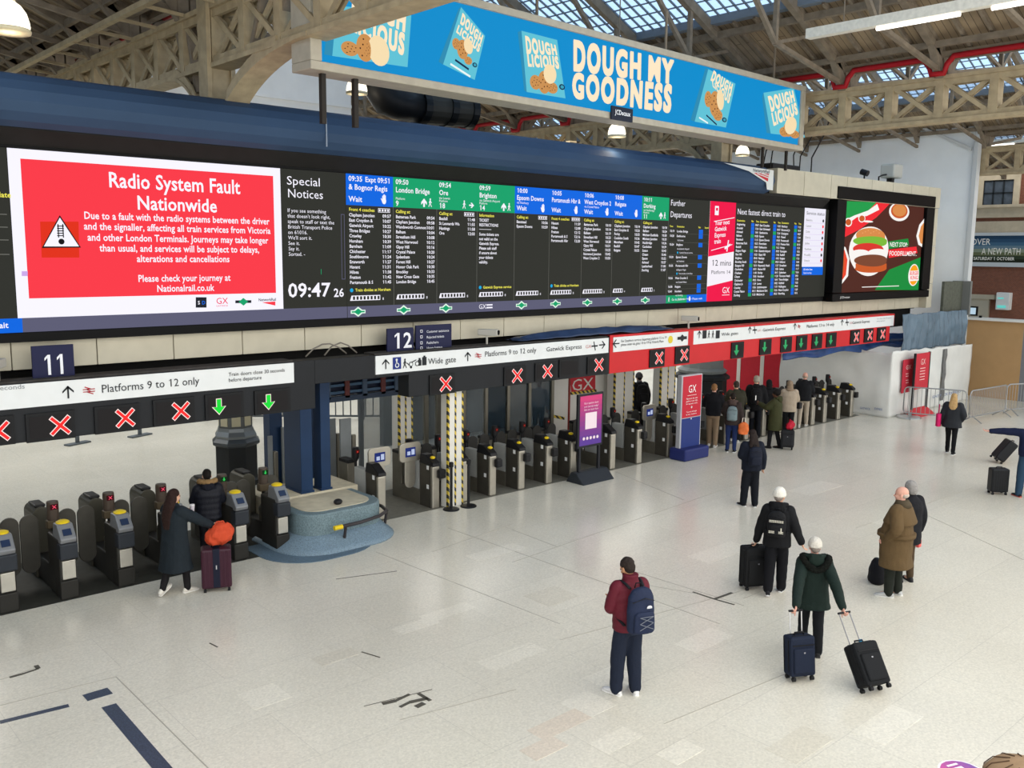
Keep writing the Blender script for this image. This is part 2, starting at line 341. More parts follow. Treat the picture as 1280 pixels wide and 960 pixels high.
def bay(xl, xr, y0, nm):
    xm = (xl+xr)/2; half = (xr-xl)/2; zr = ZE+half*PT
    mb = MB(); gl = MB()
    for sg, xe in ((1, xl), (-1, xr)):
        a = (xe+sg*SKY, ZE+SKY*PT)
        mb.prism([(xe-sg*.1, y0, ZE-.045), (a[0], y0, a[1]), (a[0], y0, a[1]+.08), (xe-sg*.1, y0, ZE+.035)], (0, Y1R-y0, 0))
        gl.prism([(a[0], y0, a[1]+.05), (xm, y0, zr), (xm, y0, zr+.03), (a[0], y0, a[1]+.08)], (0, Y1R-y0, 0))
    c = mb.build('ceiling', PLANK); struct(c)
    g = gl.build('window_'+nm, GLASS); struct(g)
    bars = MB()
    for sg, xe in ((1, xl), (-1, xr)):
        y = y0+.2
        while y < Y1R: bars.beam((xe+sg*SKY, y, ZE+SKY*PT+.03), (xm, y, zr-.02), .035, .05); y += .3
        for f in (0.0, .07, .14, .21, .28, .35, .42, .49, .56, .63, .7, .77, .84, .91, 1): 
            X = xe+sg*(SKY+(half-SKY)*f); bars.beam((X, y0, ZE+(SKY+(half-SKY)*f)*PT), (X, Y1R, ZE+(SKY+(half-SKY)*f)*PT), .03 if f not in (0, 1) else .25, .03 if f not in (0, 1) else .2)
    bars.build('glazing_bars', M('#6f7a86', .6), g)
    for sg, xe in ((1, xl), (-1, xr)):
        key = (round(half, 2), sg)
        for i in range(18):
            y = 5.06+i*2.44
            if key not in raf_mesh:
                r = MB().beam((0, 0, -.16), (sg*half, 0, half*PT-.16), .16, .24); r.beam((0, 0, -.6), (sg*.55, 0, .05), .16, .2); r.beam((0, 0, -.65), (0, 0, -.1), .2, .2, up=(0, 1, 0))
                o = r.build('rafter', STEELD, c); raf_mesh[key] = o.data
            else:
                o = bpy.data.objects.new('rafter', raf_mesh[key]); COL.objects.link(o); o.parent = c
            o.location = (xe, y, ZE)
            if i % 1 == 0:
                k2 = (key, 's')
                if k2 not in raf_mesh:
                    r = MB().beam((0, .0, -.5), (sg*3.2, 0, 3.2*PT-.5-.9), .1, .1); r.beam((sg*3.2, 0, 3.2*PT-1.4), (sg*3.2, 0, 3.2*PT-.2), .1, .1, up=(0, 1, 0)); r.beam((sg*3.2, 0, 3.2*PT-1.4), (sg*5.4, 0, 5.4*PT-.3), .1, .1); r.beam((sg*3.2, 0, 3.2*PT-1.4), (sg*1.5, 0, 1.5*PT-.2), .08, .08)
                    o = r.build('roof_strut', STEELD, c); raf_mesh[k2] = o.data
                else: o = bpy.data.objects.new('roof_strut', raf_mesh[k2]); COL.objects.link(o); o.parent = c
                o.location = (xe, y, ZE)
        p = MB(); p.beam((xe+sg*(SKY-.25), y0, ZE+SKY*PT-.3), (xe+sg*(SKY-.25), Y1R, ZE+SKY*PT-.3), .14, .16); p.beam((xe+sg*.55, y0, ZE+.02), (xe+sg*.55, Y1R, ZE+.02), .1, .14); p.beam((xe+sg*.1, y0, ZE-.14), (xe+sg*.1, Y1R, ZE-.14), .16, .12)
        y = y0
        while y < Y1R: p.beam((xe+sg*.1, y, ZE-.02), (xe+sg*SKY, y, ZE+SKY*PT-.1), .07, .1); y += .61
        p.build('purlin', STEELD, c)
for i, (a, b, y0) in enumerate(((-7.8, 7.4, YST[0]), (7.4, 22.5, YST[1]), (22.5, 37.7, YST[2]), (37.7, 52.9, YST[3]))): bay(a+.12, b-.12, y0, str(i+1))
# ---- lattice girders carrying the roof, and their columns
SP = 1.22
post_m = MB().box(-.153, .153, -.1, .1, ZB-.02, ZT-.01).build('post', STEEL); post_me = post_m.data; bpy.data.objects.remove(post_m)
bm_ = MB(); bm_.beam((-.1, .09, ZB+.08), (-.1, SP-.09, ZT-.08), .05, .1); bm_.beam((.1, .09, ZB+.08), (.1, SP-.09, ZT-.08), .05, .1)
b1 = bm_.build('brace', STEEL); b1m = b1.data; bpy.data.objects.remove(b1)
bm_ = MB(); bm_.beam((-.05, .09, ZT-.08), (-.05, SP-.09, ZB+.08), .05, .1); bm_.beam((.05, .09, ZT-.08), (.05, SP-.09, ZB+.08), .05, .1)
b2 = bm_.build('brace', STEEL); b2m = b2.data; bpy.data.objects.remove(b2)
TL = ('cream lattice roof girder at the upper left, beside the cable tray', 'cream lattice roof girder crossing the upper right, above the white hoarding', 'cream lattice roof girder beyond the white hoarding at the far right', None)
def girder(X, y0, label, arches):
    g = thing('lattice_girder', label, 'girder', (X, y0, 0), group='roof girders')
    n = int((46-y0)/SP); L = n*SP
    mb = MB(); mb.box(-.2, .2, 0, L, ZT-.03, ZT+.06); mb.box(-.14, -.06, 0, L, ZT-.16, ZT-.03); mb.box(.06, .14, 0, L, ZT-.16, ZT-.03); mb.build('top_chord', STEEL, g)
    mb = MB(); mb.box(-.2, .2, 0, L, ZB-.08, ZB+.0); mb.box(-.14, -.06, 0, L, ZB, ZB+.12); mb.box(.06, .14, 0, L, ZB, ZB+.12); mb.build('bottom_chord', STEEL, g)
    for i in range(n+1):
        for nm, me in (('post', post_me), ('brace', b1m), ('brace', b2m)):
            if nm == 'brace' and i == n: continue
            o = bpy.data.objects.new(nm, me); COL.objects.link(o); o.parent = g; o.location = (0, i*SP, 0)
    for yc, sg, rch in arches:
        pts = []
        for k in range(17):
            t = math.pi/2*(.36+.64*k/16); pts.append((yc-y0+sg*(.1+rch*(1-math.cos(t))), 7.2+(ZB-.04-7.2)*math.sin(t)))
        mb = MB(); mb.loft([[(-.212, y, z-.03), (.212, y, z-.03), (.212, y, z+.03), (-.212, y, z+.03)] for y, z in pts])
        for X in (-.17, .17): mb.loft([[(X-.02, y, z), (X+.02, y, z), (X+.02, y+sg*.05, z+.2), (X-.02, y+sg*.05, z+.2)] for y, z in pts[:12]])
        mb.build('arch_bracket', STEEL, g)
        for f0, f1 in (((.28, .8), (.0, .08)), ((.5, .86), (.62, .0))):
            q = pts[int(f0[0]*16)]; MB().beam((0, q[0], q[1]+.05), (0, q[0]+sg*rch*(.2 if f1[1] else .3), ZT-.1), .2, .1).build('spandrel_strut', STEELD, g)
    return g
girder(TX[0], 5.06, TL[0], ((16.0, -1, 3.3), (16.2, 1, 1.6))); girder(TX[1], 5.06, TL[1], ((16.2, 1, 1.6),)); girder(TX[2], 5.06, TL[2], ())
def column(X, Y, z0, label):
    c = thing('iron_column', label, 'column', (X, Y, z0), group='roof columns')
    MB().box(-.2, .2, -.12, .12, 0, ZE+.1-z0).build('shaft', STEEL, c)
    for sx in (-1, 1): MB().box(sx*.22-.04, sx*.22+.04, -.18, .18, 0, ZE+.1-z0).build('flange', STEEL, c)
    MB().box(-.3, .3, -.3, .3, 0, .12).build('collar', STEEL, c)
column(TX[0], 16.1, 8.0, 'cream iron column rising behind the blue canopy at the upper left')
column(TX[1], 16.1, 8.0, 'cream iron column rising behind the canopy below the right end of the long billboard')
# red pipe with arched loops over the right girder
pts = []
for k in range(2, 15):
    yp = 5.06+k*SP*2; ya = yp-2*SP
    for t in range(0, 11):
        a = math.pi*t/10; pts.append((TX[1]-.3, yp-.15-(1-math.cos(a))/2*(2*SP-.3), ZT+.08+.36*min(1, math.sin(a)*1.7)))
pts = sorted(pts, key=lambda p: p[1])
tag(MB().tube(pts, .07, 8).build('sprinkler_pipe', RED, smooth=True), 'red pipe looping in arches over the cream girder at the upper right', 'pipe')
tag(MB().tube([(TX[0]+.5, y, ZE-.1+.04*math.sin(y)) for y in range(8, 34)], .06, 8).build('sprinkler_pipe', RED, smooth=True), 'red pipe running under the roof behind the left girder', 'pipe')
# cable tray, upper left
ct = thing('cable_tray', 'long cream cable tray running beside the lattice girder at the upper left', 'cable tray', (6.5, 6, 9.72))
MB().box(-.06, .06, 0, 24, 0, .1).build('channel', STEEL, ct)
for i in range(18): MB().beam((0, .6+i*1.3, .02), (.9, .6+i*1.3, -.04), .05, .06).build('tray_arm', STEEL, ct)
# strip lights
WHT = M('#d9d5c8', .5, var=.1, scale=12); TUBE = E('#fffaf0', 3.0)
def strip_light(X, y0, y1, z, tubes, label, hang=.6):
    t = thing('strip_light', label, 'strip light', (X, y0, z), group='fluorescent strip lights')
    MB().box(-.1, .1, 0, y1-y0, 0, .2).build('trunking', WHT, t)
    for a, b in tubes: MB().cyl((0, a-y0, -.04), (0, b-y0, -.04), .045, 10).build('lamp_tube', TUBE, t)
    for f in (.15, .55, .9): MB().cyl((0, (y1-y0)*f, .2), (0, (y1-y0)*f, .2+hang), .012, 6).build('suspension_rod', STEELD, t)
a = onx(1010, 43, 18.6)
strip_light(18.6, 3.0, a.y, a.z-.1, [(onx(1200, 18, 18.6).y, onx(1096, 36, 18.6).y), (4.2, onx(1240, 10, 18.6).y)], 'long white strip light trunking hanging highest at the upper right', hang=1.6)
0 and strip_light(31, 9.0, 22, 9.3, [(10, 12.0), (13, 15), (16, 18)], 'strip light seen through the lattice of the right girder', hang=2.4)
strip_light(39.5, 10, onx(1222, 150, 39.5).y, onx(1240, 150, 39.5).z-.1, [(onx(1245, 149, 39.5).y, onx(1223, 151, 39.5).y), (onx(1280, 145, 39.5).y, onx(1262, 147, 39.5).y)], 'strip light just under the right girder above the white hoarding edge', hang=.7)
strip_light(44, 12, onx(1222, 180, 44).y, onx(1240, 178, 44).z-.1, [(onx(1268, 176, 44).y, onx(1223, 180, 44).y)], 'lower strip light in front of the brick building at the right', hang=.5)
# pendant lamps
OPAL = E('#fff4dc', 2.2)
def pendant(p, r, label, top):
    t = thing('pendant_lamp', label, 'lamp', p, group='opal pendant lamps')
    MB().lathe((0, 0, 0), [(r*.97, -.02), (r*1.0, .04), (r*.97, .4*r), (r*.86, .8*r), (r*.64, 1.12*r), (r*.36, 1.32*r), (r*.2, 1.36*r)], 24).build('shade', OPAL, t, smooth=True)
    MB().lathe((0, 0, 0), [(r*1.02, -.05), (r*1.05, -.02), (r*1.02, .0), (r*.97, .0)], 24).build('rim', M('#c9bfa0', .4), t, smooth=True)
    MB().lathe((0, 0, 1.3*r), [(r*.4, 0), (r*.42, .08), (r*.3, .14), (r*.3, .22), (.03, .24)], 16).build('cap', M('#cfc8b4', .5), t, smooth=True)
    MB().cyl((0, 0, 1.3*r+.23), (0, 0, top-p[2]), .014, 6).build('suspension_rod', STEELD, t)
    l = bpy.data.lights.new('bulb', 'POINT'); l.energy = 14; l.specular_factor = 0; l.color = (1, .86, .66); l.shadow_soft_size = .2
    o = bpy.data.objects.new('bulb', l); COL.objects.link(o); o.parent = t; o.location = (0, 0, -.25)
pendant(ony(10, 36, 13.5), .26, 'glowing pendant lamp at the upper left corner', 11.9)
pendant(ony(446, 115, 17.2), .22, 'glowing pendant lamp beside the black duct below the long billboard', 12.2)
pendant(ony(771, 169, 15.0), .21, 'glowing pendant lamp under the small plate of the long billboard', 11.9)
pendant(ony(928, 193, 18.0), .22, 'glowing pendant lamp half hidden behind the right iron column', 12.1)
for X, Y in ((3.5, 12.0), (8.0, 13.2), (15, 14.0), (21, 9.5), (28, 11)): pass
# ---- pale sheeted walls and far background
PALE = M('#d4d6d6', .7, var=.04, scale=2); SHEET = M('#e2e7ea', .6, var=.03, scale=1.5)
w = MB(); w.prism([(8.2, 26, 4), (16.4, 26, 4), (16.4, 26, 12.9), (14.9, 26, 13.3), (8.2, 26, 10.4)], (0, .2, 0)); w.box(8.2, 16.4, 25.94, 26, 10.0, 10.09); w.box(8.2, 16.4, 25.94, 26, 8.4, 8.46); struct(w.build('wall_rear', PALE))
w = MB(); w.box(37.2, 37.35, 15.0, 40, 0, 10.7); ws = struct(w.build('wall_side', SHEET))
MB().box(37.08, 37.4, 14.85, 15.0, 0, 10.62).build('edge_post', M('#c2c6c8', .5), ws)
MB().beam((37.1, 15.1, 9.6), (37.1, 17.0, 10.55), .1, .1).build('corner_stay', M('#c2c6c8', .5), ws)
struct(MB().box(-11, 60, 56, 56.3, 0, 15).build('added_wall_far', M('#8c8e8c', .7, var=.15, scale=1.5))); struct(MB().box(-11.3, -11, 5, 56, 0, 12).build('added_wall_left', M('#8f8d86', .7, var=.1, scale=1.5)))  # unseen closing walls, added to keep bright open sky off the platform floor
def brick_mat():
    m = bpy.data.materials.new('brick'); m.use_nodes = True; nt = m.node_tree; b = nt.nodes['Principled BSDF']
    tc = nt.nodes.new('ShaderNodeTexCoord'); mp = nt.nodes.new('ShaderNodeMapping'); mp.inputs['Rotation'].default_value = (R_(90), 0, R_(90)); br = nt.nodes.new('ShaderNodeTexBrick'); br.inputs['Scale'].default_value = 4.4
    br.inputs['Color1'].default_value = (*s2l('#7d4a35'), 1); br.inputs['Color2'].default_value = (*s2l('#6b3f2f'), 1); br.inputs['Mortar'].default_value = (*s2l('#8a6a58'), 1); br.inputs['Mortar Size'].default_value = .015
    sx = nt.nodes.new('ShaderNodeSeparateXYZ'); cx = nt.nodes.new('ShaderNodeCombineXYZ')
    nt.links.new(tc.outputs['Object'], sx.inputs[0]); nt.links.new(sx.outputs['Y'], cx.inputs['X']); nt.links.new(sx.outputs['Z'], cx.inputs['Y']); nt.links.new(cx.outputs[0], br.inputs['Vector']); nt.links.new(br.outputs['Color'], b.inputs['Base Color']); b.inputs['Roughness'].default_value = .85
    nt.nodes.remove(mp)
    return m
STONE = M('#b5aa94', .7, var=.1, scale=3)
BX = 55.0
wr = struct(MB().box(BX, BX+.5, -4, 40, 0, 15).build('wall_right', brick_mat()))
PW = Plane((BX, 0, 0), (0, -1, 0))
def wpx(x, y): q = onx(x, y, BX); return q.y, q.z
ya, za = wpx(1231, 226); yb, zb = wpx(1266, 257)
mb = MB(); f = .32
mb.box(BX-.12, BX, yb-f, ya+f, za, za+f); mb.box(BX-.12, BX, yb-f, ya+f, zb-f, zb); mb.box(BX-.12, BX, ya, ya+f, zb, za); mb.box(BX-.12, BX, yb-f, yb, zb, za)
wn = struct(mb.build('window_5', STONE)); MB().box(BX-.03, BX, yb, ya, zb, za).build('pane', M('#4d5660', .15, var=.2, scale=3), wn)
mb = MB()
for i in (0, 1, 2, 3): yy = yb+(ya-yb)*i/3; mb.box(BX-.07, BX-.03, yy-.04, yy+.04, zb, za)
for zz in (zb+.03, zb+(za-zb)*.5, za-.03): mb.box(BX-.07, BX-.03, yb, ya, zz-.04, zz+.04)
mb.build('sash', M('#22272b', .5), wn)
mb = MB(); z1 = wpx(1240, 270)[1]; z2 = wpx(1240, 284)[1]
mb.box(BX-.25, BX, 0, 30, z1-.1, z1+.45); mb.box(BX-.45, BX, 0, 30, z1+.45, z1+.6); mb.box(BX-.15, BX, 0, 30, z2-.35, z1-.3); struct(mb.build('trim_1', STONE))
mb = MB(); y1_, zz = wpx(1238, 374); mb.box(BX-.2, BX, y1_, y1_+4, 0, zz); mb.box(BX-.3, BX, y1_-.3, y1_+4.3, zz, zz+.25); struct(mb.build('trim_2', M('#aaa391', .7)))
bn = thing('wall_banner', 'wide dark landscape banner with pale capitals on the brick wall at the right', 'banner', (BX-.2, wpx(1280, 310)[0], wpx(1280, 331)[1]))
yA = wpx(1197, 310)[0]+1.5; yB = wpx(1280, 310)[0]-4.5; zA = wpx(1240, 292)[1]; zB = wpx(1240, 331)[1]
bl = bn.location
MB().box(0, .2, yB-bl.y, yA-bl.y, zB-bl.z, zA-bl.z).build('panel', M('#2c3c4c', .4), bn)
mb = MB(); mb.box(-.05, .0, yB-bl.y, yA-bl.y, zA-bl.z-.12, zA-bl.z+.05); mb.box(-.05, .0, yB-bl.y, yA-bl.y, zB-bl.z-.1, zB-bl.z+.14); mb.build('frame', M('#b9bfc2', .4), bn)
P = Plane((BX-.2, 0, 0), (0, -1, 0), lift=.012); mb = MB()
h0 = zB+.14; h1 = zA-.12; steps = ['#1f2418', '#2e3a28', '#5f6547', '#7f8a78', '#5d7786', '#3d5f79', '#2b4a66', '#223e58']
for i in range(8): P.rect(mb, -yA, -yB, h0+(h1-h0)*i/8, h0+(h1-h0)*(i+1)/8, i)
mb.build('printed_picture', [M(c, .4) for c in steps], bn, xf=Matrix.Translation(-bl))
mb = MB(); P.tpx(mb, 'DISCOVER', 1193, 306, 1238, 7.5, 0, 0); P.tpx(mb, 'A NEW PATH', 1227, 318, 1276, 8, 0, 0); P.tpx(mb, 'OPENING SATURDAY 1 OCTOBER', 1196, 324.5, 1268, 3.6, 0, 1)
mb.build('lettering', M('#e6e4da', .5), bn, xf=Matrix.Translation(-bl))
# ================================================================== DEPARTURE BOARD
YD = 15.6
BLK = M('#060607', .5, spec=.12); DGREY = M('#1f1e1d', .7, var=.1, scale=4); BEIGE = M('#bfb9a6', .6, var=.06, scale=3)
bd = thing('departure_board', 'long black departure board with a red notice and train columns, above the ticket gates', 'departure board', (12, 16.5, 0))
def bpart(mb, name, mats, parent=None, **k):
    p = parent or bd; off = -bd.location
    if parent is not None and parent is not bd: pass
    return mb.build(name, mats, p, xf=Matrix.Translation(off), **k)
mb = MB(); mb.box(-4, 27.7, YD, 17.6, 4.06, 8.0); bpart(mb, 'housing', BLK)
mb = MB(); mb.prism([(-4, YD-.001, 7.0), (-4, 15.35, 7.24), (-4, 15.35, 7.3), (-4, YD, 7.3)], (31.3, 0, 0)); bpart(mb, 'hood', DGREY)
mb = MB(); mb.box(-4, 27.6, YD-.05, YD, 4.05, 4.19); mb.box(-4, 27.6, YD-.03, YD, 6.985, 7.02); bpart(mb, 'bezel', BLK)
D = Plane((0, YD-.012, 0), (1, 0, 0), lift=.003)
WH, YEL, BLU, GRN, DRK, STRP, CYN, PINK, LRED, GREYL = (E('#f6f4ff'), E('#f4ec5a'), E('#0a66e0'), E('#14a06a'), E('#31322d', .95), E('#5c5c74'), E('#18a8e0'), E('#ee1148'), E('#f83a48'), E('#6e6e68'))
PAL = [WH, YEL, BLU, GRN, DRK, STRP, CYN, PINK, LRED, GREYL, E('#e03018'), E('#101014'), E('#c9a8e8'), E('#dff5e6'), E('#20242c')]
W_, Y_, B_, G_, K_, S_, C_, P_, R2_, L_, O_, X_, V_, M_, N_ = range(15)
def screen(name, x0, x1, z0=4.2, z1=6.975, mi=DRK):
    s = MB().box(x0, x1, YD-.011, YD, z0, z1); o = bpart(s, name, mi); return o
def sub(mb, name, parent): return bpart(mb, name, PAL, parent) if False else mb.build(name, PAL, parent, xf=Matrix.Translation(-bd.location))
X3, X8 = D.px(15.5, 290)[0], D.px(352, 290)[0]
# leftmost column
s = screen('screen', -3.9, X3-.01); mb = MB()
for y in (268, 284, 300, 318): p = D.px(8, y); D.rect(mb, p[0]-1, X3-.06, p[1]-.006, p[1]+.006, L_)
p = D.px(14, 247); D.text(mb, 'update', p[0], p[1], .075, mi=Y_, wgt=1, align='r')
D.rect(mb, X3-1.2, D.px(28, 405)[0], 4.2, 4.42, B_); p = D.px(10, 410); D.text(mb, 'wait', D.px(10.5, 410)[0], 4.28, .085, mi=W_, wgt=1, align='r', k=3); sub(mb, 'lettering', s)
# red notice
s = screen('notice_screen', X3, X8, 4.42, 6.975, WH); mb = MB()
rx0, rx1, rz0, rz1 = D.px(31, 290)[0], D.px(343, 290)[0], D.px(190, 368)[1]-.09+.0, D.px(190, 208)[1]
rz0 = D.px(40, 373)[1]; rz1 = D.px(30, 198.5)[1]
D.rect(mb, rx0, rx1, rz0, rz1, R2_)
xc = D.px(218, 290)[0]
for t, x0, x1, y, cap in (('Radio System Fault', 135.5, 300, 238, 16), ('Nationwide', 171, 271.5, 263.5, 15)):
    mb_y = D.px((x0+x1)/2, y); a = D.px(x0, y)[0]; b = D.px(x1, y)[0]; D.text(mb, t, a, mb_y[1], cap/69.0, b-a, W_, 1)
for t, x0, x1, y in (('Due to a fault with the radio systems between the driver', 105, 336.5, 277), ('and the signaller, affecting all train services from Victoria', 105, 338, 289.5), ('and other London Terminals. Journeys may take longer', 109.5, 335, 302.5), ('than usual, and services will be subject to delays,', 124.5, 324, 315), ('alterations and cancellations', 171, 287, 327.5), ('Please check your journey at', 172.5, 288, 351.5), ('Nationalrail.co.uk', 196, 267.5, 364)):
    m_ = D.px((x0+x1)/2, y); a = D.px(x0, y)[0]; b = D.px(x1, y)[0]; D.text(mb, t, a, m_[1], 7.6/69, b-a, W_, 1)
D.ppoly(mb, [(50, 277), (98, 277), (99, 322), (52, 322)], O_, 2); D.ppoly(mb, [(74.5, 269), (101, 309.5), (52, 310)], X_, 3); D.ppoly(mb, [(74.5, 272), (98.5, 308), (54.5, 308)], W_, 4)
for dx in (-3, 3): D.ppoly(mb, [(75+dx-.7, 280), (75+dx+.7, 280), (76+dx+.7, 297), (76+dx-.7, 297)], X_, 5)
for y in (282, 285, 288, 291, 294): D.ppoly(mb, [(71, y), (79.5, y), (79.5, y+1.2), (71, y+1.2)], X_, 5)
c_ = D.px(76.5, 302); D.disc(mb, c_[0], c_[1], .045, mi=X_, k=5)
D.ppoly(mb, [(27, 339), (34.5, 339), (34.5, 345), (27, 345)], V_, 2)
D.ppoly(mb, [(244.5, 371.5), (258, 371.5), (258, 384.5), (244.5, 384.5)], N_, 2); a = D.px(247, 380.5); D.text(mb, 'S', a[0], a[1], .06, mi=W_, wgt=1, k=3); a = D.px(252, 380.5); D.text(mb, 'D', a[0], a[1], .06, mi=B_, wgt=1, k=3)
D.tpx(mb, 'GX', 270, 380, 285, 7.5, P_, 0, 2); D.tpx(mb, 'GATWICK', 270, 383.5, 285, 2, P_, 0, 2); D.ppoly(mb, [(294, 375.5), (314, 375.2), (314, 378.6), (294, 379)], N_, 2); a = D.px(304, 377.2); D.poly(mb, [(a[0]-.09, a[1]), (a[0], a[1]-.07), (a[0]+.09, a[1]), (a[0], a[1]+.07)], G_, 3)
D.tpx(mb, 'NetworkRail', 323, 376.5, 345, 3.5, N_, 1, 2); D.ppoly(mb, [(327, 378), (344, 376.8), (344, 382)], R2_, 2)
sub(mb, 'lettering', s)
# special notices and clock
XA = 9.69; s = screen('notice_column', X8+.01, XA-.01); mb = MB()
D.tpx(mb, 'Special', 358, 230.5, 400.5, 10.5, W_, 0); D.tpx(mb, 'Notices', 359, 246.5, 404, 10.5, W_, 0)
for i, t in enumerate(("If you see something", "that doesn't look right,", "speak to staff or text the", "British Transport Police", "on 61016.", "We'll sort it.", "See it.", "Say it.", "Sorted. -")):
    p = D.px(359+i*.2, 265+i*6.85); D.text(mb, t, p[0], p[1], .066, mi=W_, wgt=0, w=None)
p = D.px(360, 371.5); q = D.px(413, 371.5); D.text(mb, '09:47', p[0], p[1], .25, q[0]-p[0], W_, 1); p = D.px(417, 371); q = D.px(430, 371); D.text(mb, '26', p[0], p[1], .155, q[0]-p[0], W_, 1)
a = D.px(401, 339); D.rect(mb, a[0], a[0]+.012, a[1]-.06, a[1]+.04, G_)
D.frame(mb, XA-.12, XA-.04, 4.95, 6.2, .012, S_); sub(mb, 'lettering', s)
# departure columns
CW = (19.56-XA)/9
cols = [
 ('B', '09:35', '& Bognor Regis', '', 'Wait', 'Expt 09:51', 'Front 4 coaches', [('Clapham Junction', '09:57'), ('East Croydon &', '10:07'), ('Gatwick Airport', '10:22'), ('Three Bridges', '10:27'), ('Crawley', '10:30'), ('Horsham', '10:39'), ('Barnham', '11:09'), ('Chichester', '11:17'), ('Southbourne', '11:24'), ('Emsworth', '11:27'), ('Havant', '11:31'), ('Hilsea', '11:38'), ('Fratton', '11:42'), ('Portsmouth & S', '11:45')], 'Train divides at Horsham', 8, 1),
 ('G', '09:50', 'London Bridge', '', '9', '', 'Calling at:', [('Battersea Park', '09:54'), ('Clapham Junction', '09:58'), ('Wandsworth Common', '10:01'), ('Balham', '10:04'), ('Streatham Hill', '10:08'), ('West Norwood', '10:12'), ('Gipsy Hill', '10:16'), ('Crystal Palace', '10:20'), ('Sydenham', '10:24'), ('Forest Hill', '10:27'), ('Honor Oak Park', '10:30'), ('Brockley', '10:33'), ('New Cross Gate', '10:35'), ('London Bridge', '10:45')], '', 8, 1),
 ('G', '09:54', 'Ore', 'via Lewes', '18', '', 'Calling at:', [('Bexhill', '11:48'), ('St Leonards Wa', '11:55'), ('Hastings', '11:58'), ('Ore', '12:03')], '', 8, 1),
 ('G', '09:59', 'Brighton', 'via Gatwick Airport', '14', '', 'Information', [('TICKET', ''), ('RESTRICTIONS', ''), ('------', ''), ('Some tickets are', ''), ('not valid on the', ''), ('Gatwick Express.', ''), ('Please ask staff', ''), ('if unsure about', ''), ('your tickets', ''), ('validity.', '')], 'Gatwick Express service', 8, 2),
 ('B', '10:00', 'Epsom Downs', 'via Norbury', 'Wait', '', 'Calling at:', [('Banstead', '10:56'), ('Epsom Downs', '10:59')], '', 8, 1),
 ('B', '10:05', 'Portsmouth Hbr &', '', 'Wait', '', 'Front 4 coaches', [('Havant', '11:59'), ('Hilsea', '12:08'), ('Fratton', '12:12'), ('Portsmouth & S', '12:16'), ('Portsmouth Hbr', '12:20')], 'Train divides at Horsham', 8, 1),
 ('B', '10:06', 'West Croydon 2', 'via Crystal Palace', 'Wait', '', 'Calling at:', [('Battersea Park', '10:10'), ('Clapham Junction', '10:14'), ('Balham', '10:19'), ('Streatham Hill', '10:23'), ('West Norwood', '10:28'), ('Gipsy Hill', '10:31'), ('Crystal Palace', '10:35'), ('Norwood Junction', '10:42'), ('West Croydon 2', '10:50')], '', 8, 1),
 ('B', '10:08', 'Reigate', '', 'Wait', '', 'Calling at:', [('Clapham Junction', '10:14'), ('East Croydon &', '10:26'), ('Purley', '10:33'), ('Coulsdon South', '10:36'), ('Merstham', '10:42'), ('Redhill', '10:47'), ('Reigate', '10:55')], '', 4, 1),
 ('G', '10:11', 'Dorking', 'via Hackbridge', '11', '', 'Calling at:', [('Clapham Junction', '10:18'), ('Balham', '10:24'), ('Mitcham Eastfields', '10:30'), ('Mitcham Junction', '10:33'), ('Hackbridge', '10:36'), ('Carshalton', '10:39'), ('Sutton', '10:43'), ('Cheam', '10:46'), ('Epsom', '10:52'), ('Ashtead', '10:57'), ('Leatherhead', '11:00'), ('Dorking', '11:07')], '', 5, 1)]
